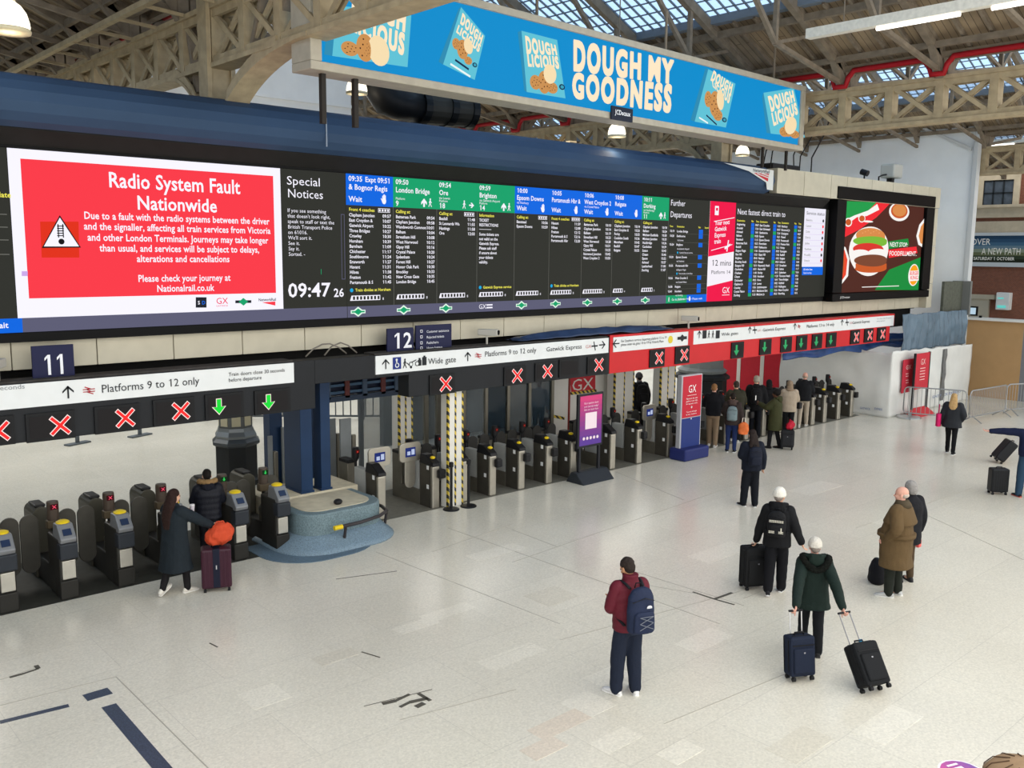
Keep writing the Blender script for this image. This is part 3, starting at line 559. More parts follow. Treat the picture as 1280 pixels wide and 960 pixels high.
for i, (hc, tm, dst, via, st, ex, head, rows, note, ncar, logo) in enumerate(cols):
    x0 = XA+CW*i; x1 = x0+CW; s = screen('train_column', x0, x1); mb = MB(); L = x0+.06; Rt = x1-.06
    D.rect(mb, x0, x1, 6.38, 6.975, B_ if hc == 'B' else G_); D.rect(mb, x1-.004, x1+.004, 4.42, 6.38, L_)
    D.text(mb, tm, L, 6.84, .095, mi=W_, wgt=1)
    if ex: D.text(mb, ex, Rt, 6.84, .095, w=.6, mi=W_, wgt=1, align='r')
    zz = 6.68; D.text(mb, dst, L, zz, .1, w=min(CW-.14, D.width(dst, 1)*.1*.95), mi=W_, wgt=1)
    if via: D.text(mb, via, L, 6.595, .05, mi=W_, wgt=0)
    if st == 'Wait': D.text(mb, st, L, 6.45, .1, mi=W_, wgt=1); D.hand(mb, x1-.22, 6.43, .19, W_)
    else:
        D.text(mb, 'Platform', L, 6.535, .045, mi=W_, wgt=0); D.text(mb, st, L, 6.41, .1, mi=W_, wgt=1)
        if st == '18': D.walker(mb, x1-.36, 6.42, .18, W_); D.sarrow(mb, x1-.16, 6.5, .13, 1, W_, t=.22)
        else: D.walker(mb, x1-.17, 6.42, .18, W_); D.arrow(mb, x1-.33, 6.5, .17, 1, W_, t=.25)
    D.text(mb, head, L, 6.27, .06, mi=Y_, wgt=1)
    if i in (0, 2, 4, 5):
        D.frame(mb, Rt-.3, Rt-.02, 6.265, 6.345, .01, W_)
        for k in range(4): D.rect(mb, Rt-.28+k*.065, Rt-.24+k*.065, 6.285, 6.325, W_)
    z = 6.165; last = len(rows)-1
    for j, (a, b) in enumerate(rows):
        if a == '------': D.rect(mb, L, L+.35, z+.03, z+.038, W_)
        else: D.text(mb, a, L, z, .06, w=min(.76, D.width(a, 1)*.06*.92), mi=W_, wgt=1 if (j == last and b) or 1 else 0)
        if b: D.text(mb, b, Rt, z, .06, mi=W_, wgt=1, align='r')
        z -= .1005
    if note: D.disc(mb, L+.04, 4.735, .038, mi=C_); D.text(mb, note, L+.12, 4.71, .055, w=.84, mi=Y_, wgt=1)
    wc = .082
    D.poly(mb, [(L, 4.53), (L+.05, 4.53), (L+.05, 4.63), (L+.035, 4.63)], W_)
    for k in range(ncar): D.frame(mb, L+.05+k*wc, L+.05+(k+1)*wc, 4.53, 4.63, .016, W_)
    D.text(mb, str(ncar), L+.1+ncar*wc, 4.53, .05, mi=W_, wgt=0)
    D.rect(mb, x0, x1, 4.2, 4.42, S_)
    if logo == 1:
        xc_ = x0+.24; D.rect(mb, xc_-.17, xc_+.17, 4.275, 4.345, M_, 2); D.poly(mb, [(xc_-.15, 4.31), (xc_, 4.21), (xc_+.15, 4.31), (xc_, 4.41)], M_, 2.3); D.poly(mb, [(xc_-.1, 4.31), (xc_, 4.245), (xc_+.1, 4.31), (xc_, 4.375)], G_, 2.6); D.rect(mb, xc_-.15, xc_+.15, 4.295, 4.325, G_, 2.8)
    else: D.text(mb, 'GX', L, 4.265, .1, mi=W_); D.rect(mb, L+.22, L+.4, 4.33, 4.36, W_, 2); D.rect(mb, L+.22, L+.4, 4.27, 4.3, W_, 2)
    sub(mb, 'lettering', s)
s = MB().box(X3, XA-.01, YD-.012, YD, 4.2, 4.42); bpart(s, 'footer_strip', STRP)
# further departures
XF0 = 19.56; XF1 = D.px(886, 300)[0]; s = screen('further_departures_screen', XF0+.005, XF1, 4.2); mb = MB(); L = XF0+.06; wF = XF1-XF0
p = D.px(839, 257)[0]; D.text(mb, 'Further', L, 6.78, .15, .62, W_, 0); D.text(mb, 'Departures', L, 6.48, .15, .93, W_, 0)
for t, f in (('Time', .03), ('Destination', .2), ('Plat', .72), ('Expected', .88)): D.text(mb, t, XF0+wF*f, 6.22, .045, mi=Y_, wgt=1, w=None if t != 'Expected' else .18)
z = 6.09
for j, (a, b, v) in enumerate((('10:19', 'London Bridge', ''), ('10:20', 'Eastbourne', 'via Lewes'), ('10:24', 'Brighton', 'via Gatwick Airport'), ('10:30', 'Epsom Downs', 'via Norbury'), ('10:35', 'Portsmouth Hbr', '& Bognor Regis'), ('10:36', 'West Croydon 2', 'via Crystal Palace'), ('10:38', 'Reigate', ''), ('10:41', 'Horsham', 'via Dorking'))):
    D.text(mb, a, L, z, .055, mi=W_, wgt=1); D.text(mb, b, XF0+wF*.2, z, .055, mi=W_, wgt=1, w=min(.55, D.width(b)*.055)); D.rect(mb, XF0+wF*.74, XF0+wF*.84, z-.03, z+.09, B_)
    if v: z -= .105; D.text(mb, v, XF0+wF*.22, z, .045, mi=W_, wgt=0)
    if j in (2, 4, 7): z -= .1; D.disc(mb, XF0+wF*.24, z+.02, .03, mi=C_); D.text(mb, 'Gatwick Express service' if j == 2 else 'Train divides at Horsham', XF0+wF*.28, z, .04, mi=W_)
    z -= .05; D.rect(mb, L, XF1-.04, z+.01, z+.014, L_); z -= .075
D.rect(mb, XF0, XF0+wF*.5, 4.2, 4.41, G_); D.rect(mb, XF0+wF*.5, XF1, 4.2, 4.41, B_); D.text(mb, 'Go to platform', XF0+.24, 4.27, .06, w=.55, mi=W_, wgt=0, k=3); D.text(mb, 'Please wait', XF0+wF*.5+.24, 4.27, .06, w=.45, mi=W_, wgt=0, k=3); D.walker(mb, XF0+.12, 4.24, .13, W_, 3); D.hand(mb, XF0+wF*.5+.12, 4.24, .13, W_, 3); sub(mb, 'lettering', s)
# gatwick express panel
XG1 = D.px(918, 300)[0]; s = screen('express_screen', XF1, XG1, 4.2, 6.975, E('#f3eef6')); mb = MB(); D.rect(mb, XF1, XG1, 5.6, 6.975, P_); D.poly(mb, [(XF1, 4.2), (XG1, 4.2), (XG1, 4.78), (XF1, 4.62)], P_)
D.poly(mb, [(XF1, 5.45), (XG1, 5.6), (XG1, 5.65), (XF1, 5.65)], P_)
for i, t in enumerate(('Your next', 'Gatwick', 'Express', 'train')): D.text(mb, t, XF1+.25, 6.32-i*.17, .12, mi=W_, wgt=1, shear=(.08, 0), w=D.width(t, 1)*.12*.92)
D.poly(mb, _seg((XF1+.2, 6.42), (XG1-.05, 6.56), .02), W_, 2); D.poly(mb, _seg((XF1+.12, 5.62), (XG1-.1, 5.8), .02), W_, 2)
D.rect(mb, XF1+.22, XF1+.4, 6.6, 6.85, W_, 2); D.rect(mb, XF1+.26, XF1+.36, 6.72, 6.8, P_, 3); D.poly(mb, _seg((XF1+.75, 5.68), (XF1+1.02, 5.8), .06), W_, 3); D.poly(mb, _seg((XF1+.92, 5.92), (XF1+.86, 5.6), .05), W_, 3)
D.text(mb, '12 mins', XF1+.16, 5.2, .16, .95, N_, 0); D.text(mb, 'Platform 14', XF1+.16, 4.97, .1, .92, N_, 0); D.text(mb, 'GX', XG1-.5, 4.42, .17, .36, W_, 0, k=3); D.rect(mb, XG1-.5, XG1-.14, 4.36, 4.375, W_, 3); sub(mb, 'lettering', s)
# next fastest trains
XN1 = D.px(1034, 300)[0]; s = screen('fastest_train_screen', XG1, XN1, 4.2, 6.975); mb = MB()
a = XG1+.08; D.text(mb, 'Next fastest direct train to', a, 6.66, .16, D.px(982, 262)[0]-a, W_, 0)
XS0, XS1 = D.px(1004, 300)[0], D.px(1030, 300)[0]; cw = (XS0-.12-a)/3
names = ['Angmering', 'Arundel', 'Ashtead', 'Balham', 'Banstead', 'Battersea Park', 'Bexhill', 'Bognor Regis', 'Box Hill', 'Brighton', 'Bromley South', 'Burgess Hill', 'Carshalton', 'Chatham', 'Cheam', 'Chichester', 'Clapham Jn', 'Crawley', 'Crystal Palace', 'Dorking', 'East Croydon', 'East Grinstead', 'Eastbourne', 'Epsom', 'Epsom Downs', 'Faversham', 'Fishbourne', 'Gatwick Airport', 'Gipsy Hill', 'Hastings', 'Havant', 'Haywards Heath', 'Herne Hill', 'Horley', 'Horsham', 'Hove', 'Lewes', 'Littlehampton', 'Maidstone East', 'Mitcham Jn', 'Norbury', 'Norwood Jn', 'Orpington', 'Oxted', 'Portsmouth', 'Preston Park', 'Purley', 'Ramsgate', 'Redhill', 'Reigate', 'Selhurst', 'Streatham', 'Sutton', 'Sydenham', 'Thornton Heath', 'Three Bridges', 'Uckfield', 'Wallington', 'West Croydon', 'Worthing']
for c in range(3):
    cx = a+c*cw; D.text(mb, 'Destination', cx, 6.46, .05, mi=Y_, wgt=1, w=.4); D.text(mb, 'Plat', cx+cw*.62, 6.46, .05, mi=Y_, wgt=1); D.text(mb, 'Time', cx+cw*.82, 6.46, .05, mi=Y_, wgt=1)
    for r in range(20):
        z = 6.35-r*.107; nm = names[c*20+r]; D.text(mb, nm, cx, z, .062, w=min(cw*.56, D.width(nm, 1)*.062), mi=W_, wgt=1)
        D.rect(mb, cx+cw*.62, cx+cw*.76, z-.018, z+.08, G_ if (r*7+c*3) % 4 == 1 else B_); D.text(mb, '%02d:%02d' % (9+(r*5+c) % 3, (r*17+c*23+7) % 60), cx+cw*.8, z, .06, w=cw*.15, mi=W_, wgt=1)
sub(mb, 'lettering', s)
s = screen('service_status_screen', XS0, XS1, 5.16, 6.99, E('#eceaf6')); s.location.y -= .006; mb = MB(); D.rect(mb, XS0, XS1, 4.9+.0, 5.16, B_, 4)
D.text(mb, 'Service status', XS0+.08, 6.78, .1, XS1-XS0-.16, N_, 0, k=4)
for j, t in enumerate(('Bakerloo', 'Central', 'Circle', 'District', 'Jubilee', 'Northern', 'Piccadilly', 'Victoria')):
    z = 6.58-j*.18; D.text(mb, t, XS0+.08, z, .07, mi=L_, wgt=0, k=4); D.disc(mb, XS1-.14, z+.03, .05, mi=R2_ if j % 3 else N_, k=4); D.rect(mb, XS0+.04, XS1-.04, z-.05, z-.044, V_, 4)
D.text(mb, 'All other lines', XS0+.08, 5.05, .06, mi=W_, wgt=1, k=5); D.text(mb, 'Good service', XS0+.08, 4.94, .06, mi=W_, wgt=0, k=5); D.rect(mb, XS0, XS1, 4.9, 5.16, B_, 3.8); sub(mb, 'lettering', s)
# ---- beige cladding of the bridge beam
bb = thing('bridge_beam', 'cream panelled beam wrapping under and around the right end of the departure board', 'beam', (16, 16.5, 3.6))
def bbp(mb, name, mat, **k): return mb.build(name, mat, bb, xf=Matrix.Translation(-bb.location), **k)
for i in range(31):
    x0 = -3.9+i*1.27; x1 = min(x0+1.255, 35.3)
    if x1 > x0+.1: bbp(MB().box(x0, x1, 15.68, 16.0, 3.61, 4.045), 'lower_panel', BEIGE, bevel=.008)
xs = [24.25, 25.75, 27.35, 28.35, 30.0, 31.5, 32.9, 34.3, 35.3]
for i in range(8): bbp(MB().box(xs[i]+.01, xs[i+1]-.01, 15.35, 17.6, 7.32, 8.05), 'upper_panel', BEIGE, bevel=.008)
for z0, z1 in ((3.61, 4.5), (4.52, 5.9), (5.92, 7.3)): bbp(MB().box(34.86, 35.3, 15.4, 17.6, z0, z1), 'end_panel', BEIGE, bevel=.008)
bbp(MB().box(-4, 35.2, 16.0, 17.6, 3.55, 4.05), 'soffit', BLK); bbp(MB().box(27.75, 34.84, 15.9, 17.6, 4.07, 7.3), 'back_box', BLK)
for z, y0 in ((3.3, 15.85), (3.05, 15.9)): pass
struct(MB().box(-4, 35, 16.05, 16.25, 2.9, 3.54).build('gap_shade_panel', M('#141414', .8)))  # black sheet standing in for the shade in the gap below the beam
# ---- blue canopy
BLUEC = M('#324762', .65, var=.08, scale=1.2)
prof = [(15.3, 7.26), (15.12, 7.33), (15.0, 7.45), (14.94, 7.6), (14.98, 7.76), (15.1, 7.9), (15.28, 8.0), (15.5, 8.06), (15.58, 8.06), (15.58, 7.32)]
cn = thing('canopy', 'long curved blue canopy running along the top of the departure board', 'canopy', (10, 15.3, 7.26))
MB().loft([[(x-10, y-15.3, z-7.26) for y, z in prof] for x in (-4, 2, 8.9, 15.5, 23.5)], caps=True).build('curved_panel', BLUEC, cn)
MB().box(8.9-10-.01, 8.9-10+.01, -.37, -.35, .1, .6).build('panel_seam', M('#8c98a6', .5), cn)
P = Plane((0, 14.925, 0), (1, 0, 0)); mb = MB(); P.ppoly(mb, [(905, 203.5), (967, 213), (966, 238), (958.5, 237), (957.5, 228), (936, 214)], 0, 1); P.ppoly(mb, [(942, 216), (961, 217.5), (959.5, 227)], 1, 2); P.tpx(mb, 'NetworkRail', 941, 214.5, 962, 4, 2, 1, 2)
for a, b in (((946, 217), (960.5, 222.5)), ((952, 217), (961, 220))): P.poly(mb, _seg(P.px(*a), P.px(*b), .025), 0, 3)
mb.build('logo_panel', [M('#cfd3d2', .5), M('#c02a34', .5), M('#3a3f4a', .5)], cn, xf=Matrix.Translation((-10, -15.3, -7.26)))
# ---- burger screen
ad = thing('advertising_screen', 'black framed screen showing a burger advert at the right end of the departure board', 'advertising screen', (31.2, 15.6, 4.05))
def adp(mb, name, mat, parent=None, **k): return mb.build(name, mat, parent or ad, xf=Matrix.Translation(-ad.location), **k)
A0, A1, AZ0, AZ1 = 28.35, 34.15, 4.31, 7.3
mb = MB(); mb.box(27.75, 34.82, 15.3, 15.9, AZ1+.03, 7.72); mb.box(27.75, 34.82, 15.3, 15.9, 4.03, AZ0-.02); mb.box(27.75, A0-.03, 15.3, 15.9, AZ0, AZ1); mb.box(A1+.03, 34.82, 15.3, 15.9, AZ0, AZ1); adp(mb, 'bezel', BLK, bevel=.02)
ds = adp(MB().box(A0, A1, 15.42, 15.6, AZ0, AZ1), 'display', E('#4f2820'))
A = Plane((0, 15.418, 0), (1, 0, 0), lift=.004); apal = [E(c) for c in ('#5a2a22', '#1f9a4a', '#ee2a34', '#f6f2ee', '#d88a4a', '#7ab83a', '#d8342c', '#7a4630', '#f0b070', '#e8482c', '#168a3c', '#f7a21a', '#c85a28')]
mb = MB(); q = lambda pts, m, k: A.ppoly(mb, [(880+x/3.2, 220+y/3.2) for x, y in pts], m, k)
def clampq(pts, m, k): q(pts, m, k)
q([(563, 100), (745, 108), (720, 135), (690, 165), (620, 215), (555, 248)], 2, 1); q([(563, 100), (690, 105), (655, 140), (600, 160), (558, 178)], 1, 2); q([(558, 178), (600, 158), (655, 138), (692, 112), (700, 135), (650, 160), (610, 165), (556, 205)], 3, 2.5)
q([(740, 375), (866, 325), (857, 456), (683, 456)], 10, 1)
def blob(cx, cy, rx, ry, m, k, wob=0, n=28, rot=0):
    c = A.px(880+cx/3.2, 220+cy/3.2); e = A.px(880+(cx+rx)/3.2, 220+cy/3.2); g = A.px(880+cx/3.2, 220+(cy-ry)/3.2); A.disc(mb, c[0], c[1], e[0]-c[0], g[1]-c[1], m, k, n, wob, rot)
blob(780, 143, 40, 38, 3, 3); blob(780, 140, 33, 30, 12, 4); blob(780, 138, 27, 24, 4, 5); blob(576, 185, 15, 18, 3, 3); blob(576, 185, 11, 13, 12, 4); blob(630, 170, 14, 16, 3, 3); blob(630, 170, 11, 12, 12, 4)
blob(660, 300, 76, 100, 3, 3, .02, 40); blob(660, 320, 70, 78, 3, 3.2)
blob(665, 238, 57, 30, 4, 5); q([(608, 238), (722, 238), (722, 250), (608, 250)], 4, 5); blob(665, 262, 64, 22, 5, 6, .07, 36); blob(655, 292, 60, 24, 6, 7); blob(620, 312, 40, 18, 3, 8, .04); blob(690, 305, 36, 14, 3, 8, .04); blob(665, 338, 62, 25, 7, 9, .06, 36); blob(665, 370, 62, 17, 12, 8); q([(603, 350), (727, 350), (727, 370), (603, 370)], 12, 7.5)
for i in range(7): blob(632+i*11, 228-(i % 3)*5, 2.2, 1.6, 8, 6)
q([(543, 275), (565, 285), (580, 330), (575, 400), (540, 445)], 3, 3); q([(543, 290), (560, 295), (572, 335), (566, 395), (540, 432)], 9, 4); q([(543, 305), (553, 310), (560, 340), (556, 385), (541, 410)], 12, 5)
q([(884, 165), (860, 195), (848, 240), (856, 275), (880, 290)], 3, 3); q([(884, 178), (866, 202), (857, 240), (864, 268), (881, 278)], 4, 4)
q([(735, 262), (815, 250), (818, 278), (738, 292)], 10, 4); q([(735, 295), (848, 282), (852, 308), (738, 328)], 2, 4)
A.tpx(mb, 'NEXT STOP:', 880+740/3.2, 220+282/3.2, 880+812/3.2, 5.4, 3, 1, 6); A.tpx(mb, 'FOODFILLMENT.', 880+738/3.2, 220+318/3.2, 880+848/3.2, 5.6, 3, 1, 6)
blob(837, 396, 21, 44, 3, 4); blob(837, 396, 18, 40, 11, 5); q([(818, 380), (856, 378), (856, 418), (818, 421)], 3, 6); A.tpx(mb, 'BURGER', 880+820/3.2, 220+396/3.2, 880+855/3.2, 4.4, 2, 1, 7); A.tpx(mb, 'KING', 880+822/3.2, 220+414/3.2, 880+853/3.2, 4.4, 2, 1, 7)
blob(655, 182, 20, 4, 3, 4); A.tpx(mb, 'JCD', 880+500/3.2, 220+492/3.2, 880+505/3.2, 1, 0, 0, -20); q([(630, 443), (778, 438), (778, 441), (630, 446)], 3, 4)
adp(mb, 'advert_picture', apal, ds)
P = Plane((0, 15.3, 0), (1, 0, 0)); mb = MB(); P.tpx(mb, 'JCDecaux', 1050, 373, 1062, 2.4, 0, 1); adp(mb, 'maker_plate', M('#c8c8c8', .5))
# ---- long advertising billboard
BBO = Vector((7.4, 12.67, 8.2)); BBU = Vector((14.5, .53, 0)); BL = BBU.length; ubb = BBU.normalized(); nbb = ubb.cross(Vector((0, 0, 1)))
bbd = thing('advertising_billboard', 'long illuminated blue billboard for cookie boxes hanging over the departure board', 'billboard', BBO, math.atan2(BBU.y, BBU.x))
MXI = Matrix.Rotation(-math.atan2(BBU.y, BBU.x), 4, 'Z') @ Matrix.Translation(-BBO)
BH = 1.62
mb = MB(); mb.box(-.1, BL+.1, -.0, .55, -.0, .13); mb.box(-.1, BL+.1, 0, .55, BH-.13, BH); mb.box(-.1, .1, 0, .55, .13, BH-.13); mb.box(BL-.1, BL+.1, 0, .55, .13, BH-.13); mb.build('frame', M('#a9a394', .5, var=.08), bbd, bevel=.015)
lit = MB().box(.1, BL-.1, .05, .5, .13, BH-.13).build('lightbox', E('#0e8fd0', .95), bbd)
K = Plane(BBO+Vector((0, 0, 0))-nbb*.048, ubb, lift=.004)
bpal = [E(c) for c in ('#5fc0d4', '#fbe6c4', '#c98f52', '#f4dcaf', '#4a2c1c', '#14284a', '#3a9fb8', '#2f8ab0', '#eaf4f4', '#8a6a50')]
mb = MB()
def quad(px, m, k=1):
    K.ppoly(mb, px, m, k)
def qtext(t, tl, tr, br_, bl_, m=1, wgt=2, k=4):
    """chunky capitals fitted to a leaning four-cornered field: each letter is struck several times around its centre"""
    nat = sum(.3 if c == ' ' else GL[wgt, c][2] for c in t); X = .04
    for c in t:
        if c == ' ': X += .3; continue
        vs, fs, ad = GL[wgt, c]
        for q, (ox, oy) in enumerate(((0, 0), (.045, 0), (-.045, 0), (0, .03), (0, -.03), (.035, .03), (-.035, .03), (.035, -.03), (-.035, -.03))):
            P3 = []
            for a, b in vs:
                u = (X+a+ox)/nat; v = .04+.92*(b+oy)/CAP; px = (bl_[0]*(1-u)+br_[0]*u)*(1-v)+(tl[0]*(1-u)+tr[0]*u)*v; py = (bl_[1]*(1-u)+br_[1]*u)*(1-v)+(tl[1]*(1-u)+tr[1]*u)*v
                P3.append(K.pt(*K.px(px, py), k+q*.05))
            mb.add(P3, fs, m)
        X += ad
def cookie(px, py, rx, ry, m=2, k=6, rot=0):
    c = K.px(px, py); e = K.px(px+rx, py); g = K.px(px, py-ry); K.disc(mb, c[0], c[1], abs(e[0]-c[0]), abs(g[1]-c[1]), m, k, 22, .03 if m == 2 else 0, rot)
    if m == 2:
        for i in range(9):
            a = i*2.4; r = .75*math.sqrt((i+.5)/9); K.disc(mb, c[0]+(e[0]-c[0])*r*math.cos(a), c[1]+(g[1]-c[1])*r*math.sin(a), abs(e[0]-c[0])*.09, abs(g[1]-c[1])*.07, 4, k+.5, 7)
def cbox(front, side, D1, L1, cookies, badge, lines):
    quad(side, 7, 1); quad(front, 0, 2)
    qtext('DOUGH', *D1); qtext('LICIOUS', *L1)
    for c in cookies: cookie(*c)
    if badge: cookie(*badge, badge[2] if len(badge) == 3 else 3, 5, 8) if False else cookie(badge[0], badge[1], badge[2], badge[2], 5, 8); cookie(badge[0], badge[1], badge[2]*.6, badge[2]*.6, 6, 9)
    for a, b, m in lines: K.poly(mb, _seg(K.px(*a), K.px(*b), .035), m, 5)
cbox([(418, 37), (430, 8), (514, 16), (509, 84), (415, 70)], [(407, 50), (418, 37), (415, 70), (405, 68)], ((440, -16), (509, 15), (507, 41), (438, 9)), ((438, 19), (506.5, 43), (505, 70), (437, 38)),
     [(436, 61, 11, 9), (455, 60, 11, 17), (472, 64, 13, 19, 3, 8, .35), (458, 63, 4, 12, 2, 9)], None, [])
cbox([(576, 9), (606, 45), (593, 100), (553.5, 80.6)], [(573, 11), (576, 9), (553.5, 81), (548, 77)], ((577, 16), (604, 46), (601, 56), (574, 29)), ((572, 31), (601, 57), (598, 66), (569, 40)),
     [(569, 55, 5, 7), (577, 62, 7, 12), (584, 58, 5.5, 10, 3, 8, .3), (584, 76, 5, 5)], (592, 81.5, 3), [((562, 80), (587, 96), 8), ((568, 75), (585, 87), 5)])
cbox([(651.5, 38.5), (696, 50), (706.5, 123), (658, 115)], [(647, 40), (651.5, 38.5), (658, 115), (655, 113)], ((655, 45), (694.5, 57), (697, 69), (657, 67)), ((657.5, 68), (697, 71), (699, 86), (659, 83)),
     [(668, 103, 7, 9), (679, 103, 8, 14), (686, 93, 8, 12, 3, 8, .4), (689, 110, 7, 7)], (701, 109, 3.6), [])
qtext('DOUGH MY', (715, 50), (842, 76), (841, 105), (715, 88)); qtext('GOODNESS', (714, 91), (841, 107), (839, 141), (714, 122))
cbox([(885, 86.4), (919, 104.7), (907, 159.5), (868, 152)], [(881.7, 85), (885, 86.4), (868, 152), (863, 150)], ((891, 88), (916, 106), (914, 117), (887, 100)), ((889, 101), (914, 118), (910.5, 130), (890, 108)),
     [(884, 124, 4.5, 10), (892.5, 130, 7, 16), (899, 125, 4.5, 13, 3, 8, .2), (896, 144, 6, 7)], (904, 150, 3), [((873, 147), (884, 154), 8), ((882, 144), (895, 156), 5)])
cbox([(954, 116), (992, 110), (1005.8, 172), (963, 167)], [(952.5, 122), (954, 116), (963, 167), (958, 166)], ((958.5, 121), (991.3, 113), (994, 126), (963, 140)), ((963, 142), (994.7, 128), (997.4, 142), (966, 157.5)),
     [(979, 165, 6, 6), (984, 162, 6, 9), (987, 157, 7.5, 11, 3, 8, .3), (992, 168, 6, 5)], (1001, 166, 3.4), [])
mb.build('printed_picture', bpal, lit, xf=MXI)
tp = MB(); c0 = K.px(773, 143); z0 = c0[1]
tp.box(c0[0]-.34, c0[0]+.34, -.06, -.02, -.02, .25); pl = tp.build('maker_plate', M('#1c2434', .4), bbd, bevel=.01)
mb = MB(); P2 = Plane(BBO-nbb*-.0+nbb*.062, ubb); P2.text(mb, 'JCDecaux', c0[0]-.24, .09, .09, .48, 0, 1); mb.build('lettering', M('#dfe3e8', .5), pl, xf=MXI)
for s_ in (.25, .85): MB().box(s_-.04, s_+.04, .2, .28, -.75, 0).build('support_post', M('#2a2622', .6), bbd)
for s_ in (5.0, 9.5, 13.2, 14.35): MB().box(s_-.03, s_+.03, .3, .36, -.5 if s_ > 13 else 0, 0 if s_ > 13 else .1).build('support_post', M('#2a2622', .6), bbd)
for s_ in (1, 5, 9, 13.5): MB().cyl((s_, .3, BH), (s_, .3, BH+.9), .03, 8).build('hanger_rod', STEELD, bbd)
# ================================================================== SIGNS OVER THE GATES
SIGNW = M('#dfe2e2', .45, var=.02); DARKF = M('#212326', .55, var=.06, scale=3); REDF = M('#c4282c', .45, var=.04, scale=2); NAVY = M('#161a3e', .45); SCRN = E('#2e2c2c', .8)
BK = M('#23262a', .5); SRED = E('#ff3030'); SWHT = E('#ffe8e4'); SGRN = E('#20e040'); SGR2 = E('#3aa868'); BRRED = M('#b02030', .5); LBLUE = M('#20307a', .5); SG0 = M('#8a8f94', .5)
FP = Plane((0, 15.1, 0), (1, 0, 0), lift=.004); FZ0, FZ1 = 2.57, 3.48
SPAL = [BK, BRRED, LBLUE, SIGNW, SG0, M('#d8c23a', .5), M('#cc8888', .5), REDF]
def fascia(label, segs, strip_x, mat):
    f = thing('gate_fascia', label, 'sign fascia', ((segs[0][0]+segs[-1][1])/2, 15.3, FZ0), group='sign fascias over the gates')
    inv = Matrix.Translation(-f.location)
    for x0, x1, z0, z1 in segs: MB().box(x0, x1, 15.1, 15.48, z0, z1).build('fascia_box', mat, f, bevel=.01, xf=inv)
    MB().box(segs[0][0], strip_x[1], 15.12, 15.5, FZ1, FZ1+.03).build('dust_cover', M('#3c3a38', .9, var=.3, scale=9), f, xf=inv)
    sp = MB().box(strip_x[0], strip_x[1], 15.085, 15.11, 3.1, 3.465).build('sign_strip', SIGNW, f, xf=inv)
    mb = MB(); return f, sp, inv, mb
FQ = Plane((0, 15.085, 0), (1, 0, 0), lift=.004)
def indicator(f, inv, px, py, kind, w=.62, h=.36, dx=.13, gs=.27):
    x, z = FP.px(px, py); mb = MB(); mb.box(x-w/2-.05, x+w/2+.05, 15.065, 15.1, z-h/2-.05, z+h/2+.05)
    fr = mb.build('gate_indicator', M('#161719', .5), f, xf=inv)
    P = Plane((0, 15.063, 0), (1, 0, 0), lift=.003); mb = MB(); P.rect(mb, x-w/2, x+w/2, z-h/2, z+h/2, 0, 1)
    if kind == 'x': P.cross(mb, x+dx, z, gs*1.12, 2, 2, .42); P.cross(mb, x+dx, z, gs, 1, 3)
    elif kind == 'g': P.solidarrow(mb, x+dx, z, gs, 2, 2, .012); P.solidarrow(mb, x+dx, z, gs, 3, 3)
    elif kind == 'd': P.solidarrow(mb, x+dx, z, gs, 4, 3)
    mb.build('lit_screen', [SCRN, SRED, SWHT, SGRN, SGR2], fr, xf=inv)
f, sp, inv, mb = fascia('dark grey sign fascia at the left over gates for platforms 9 to 12', [(-2, 8.66, FZ0, FZ1), (8.66, 10.0, 3.03, FZ1)], (-2, 8.22), DARKF)
FQ.tpx(mb, 'Train doors close 30 seconds', -110, 497, 32, 6, 4, 0)
x, z = FQ.px(85, 490); FQ.arrow(mb, x, z, .2); x, z = FQ.px(111, 488); FQ.rail(mb, x, z, .12, 1); FQ.tpx(mb, 'Platforms 9 to 12 only', 126.5, 491, 249.5, 9.8, 0, 0)
FQ.tpx(mb, 'Train doors close 30 seconds', 285.5, 470.5, 356, 4.6, 0, 0); FQ.tpx(mb, 'before departure', 285.5, 477.5, 327, 4.6, 0, 0); mb.build('lettering', SPAL, sp, xf=inv)
for px, py, k, dx in ((-15, 540, 'x', .13), (63, 532.5, 'x', .13), (146, 523, 'x', .12), (217, 514, 'x', .11), (280, 507, 'g', -.11), (340, 501.5, 'g', -.09)): indicator(f, inv, px, py, k, .6, .34, dx, .29 if k == 'x' else .26)
f, sp, inv, mb = fascia('dark grey sign fascia in the middle over the wide gate and platform 12 gates', [(10.0, 10.8, 3.03, FZ1), (10.8, 16.83, FZ0, FZ1)], (10.0, 16.77), DARKF)
x, z = FQ.px(482, 455); FQ.arrow(mb, x, z, .2)
x, z = FQ.px(496, 454); FQ.rect(mb, x-.1, x+.1, z-.12, z+.12, 2, 2); FQ.disc(mb, x-.01, z+.07, .025, mi=3, k=3); FQ.poly(mb, _seg((x-.01, z+.05), (x-.01, z-.02), .03), 3, 3); FQ.disc(mb, x, z-.04, .05, mi=3, k=3); FQ.disc(mb, x, z-.04, .03, mi=2, k=3.5)
x, z = FQ.px(506, 454); FQ.walker(mb, x, z-.1, .2, 0); FQ.poly(mb, _seg((x+.05, z), (x+.17, z-.1), .02), 0, 2); FQ.disc(mb, x+.15, z-.09, .03, mi=0, n=10)
x, z = FQ.px(517, 453); FQ.disc(mb, x-.07, z-.03, .05, mi=0, k=2); FQ.disc(mb, x-.07, z-.03, .035, mi=3, k=3); FQ.disc(mb, x+.08, z-.03, .05, mi=0, k=2); FQ.disc(mb, x+.08, z-.03, .035, mi=3, k=3); FQ.poly(mb, _seg((x-.07, z), (x+.06, z+.05), .02), 0, 3)
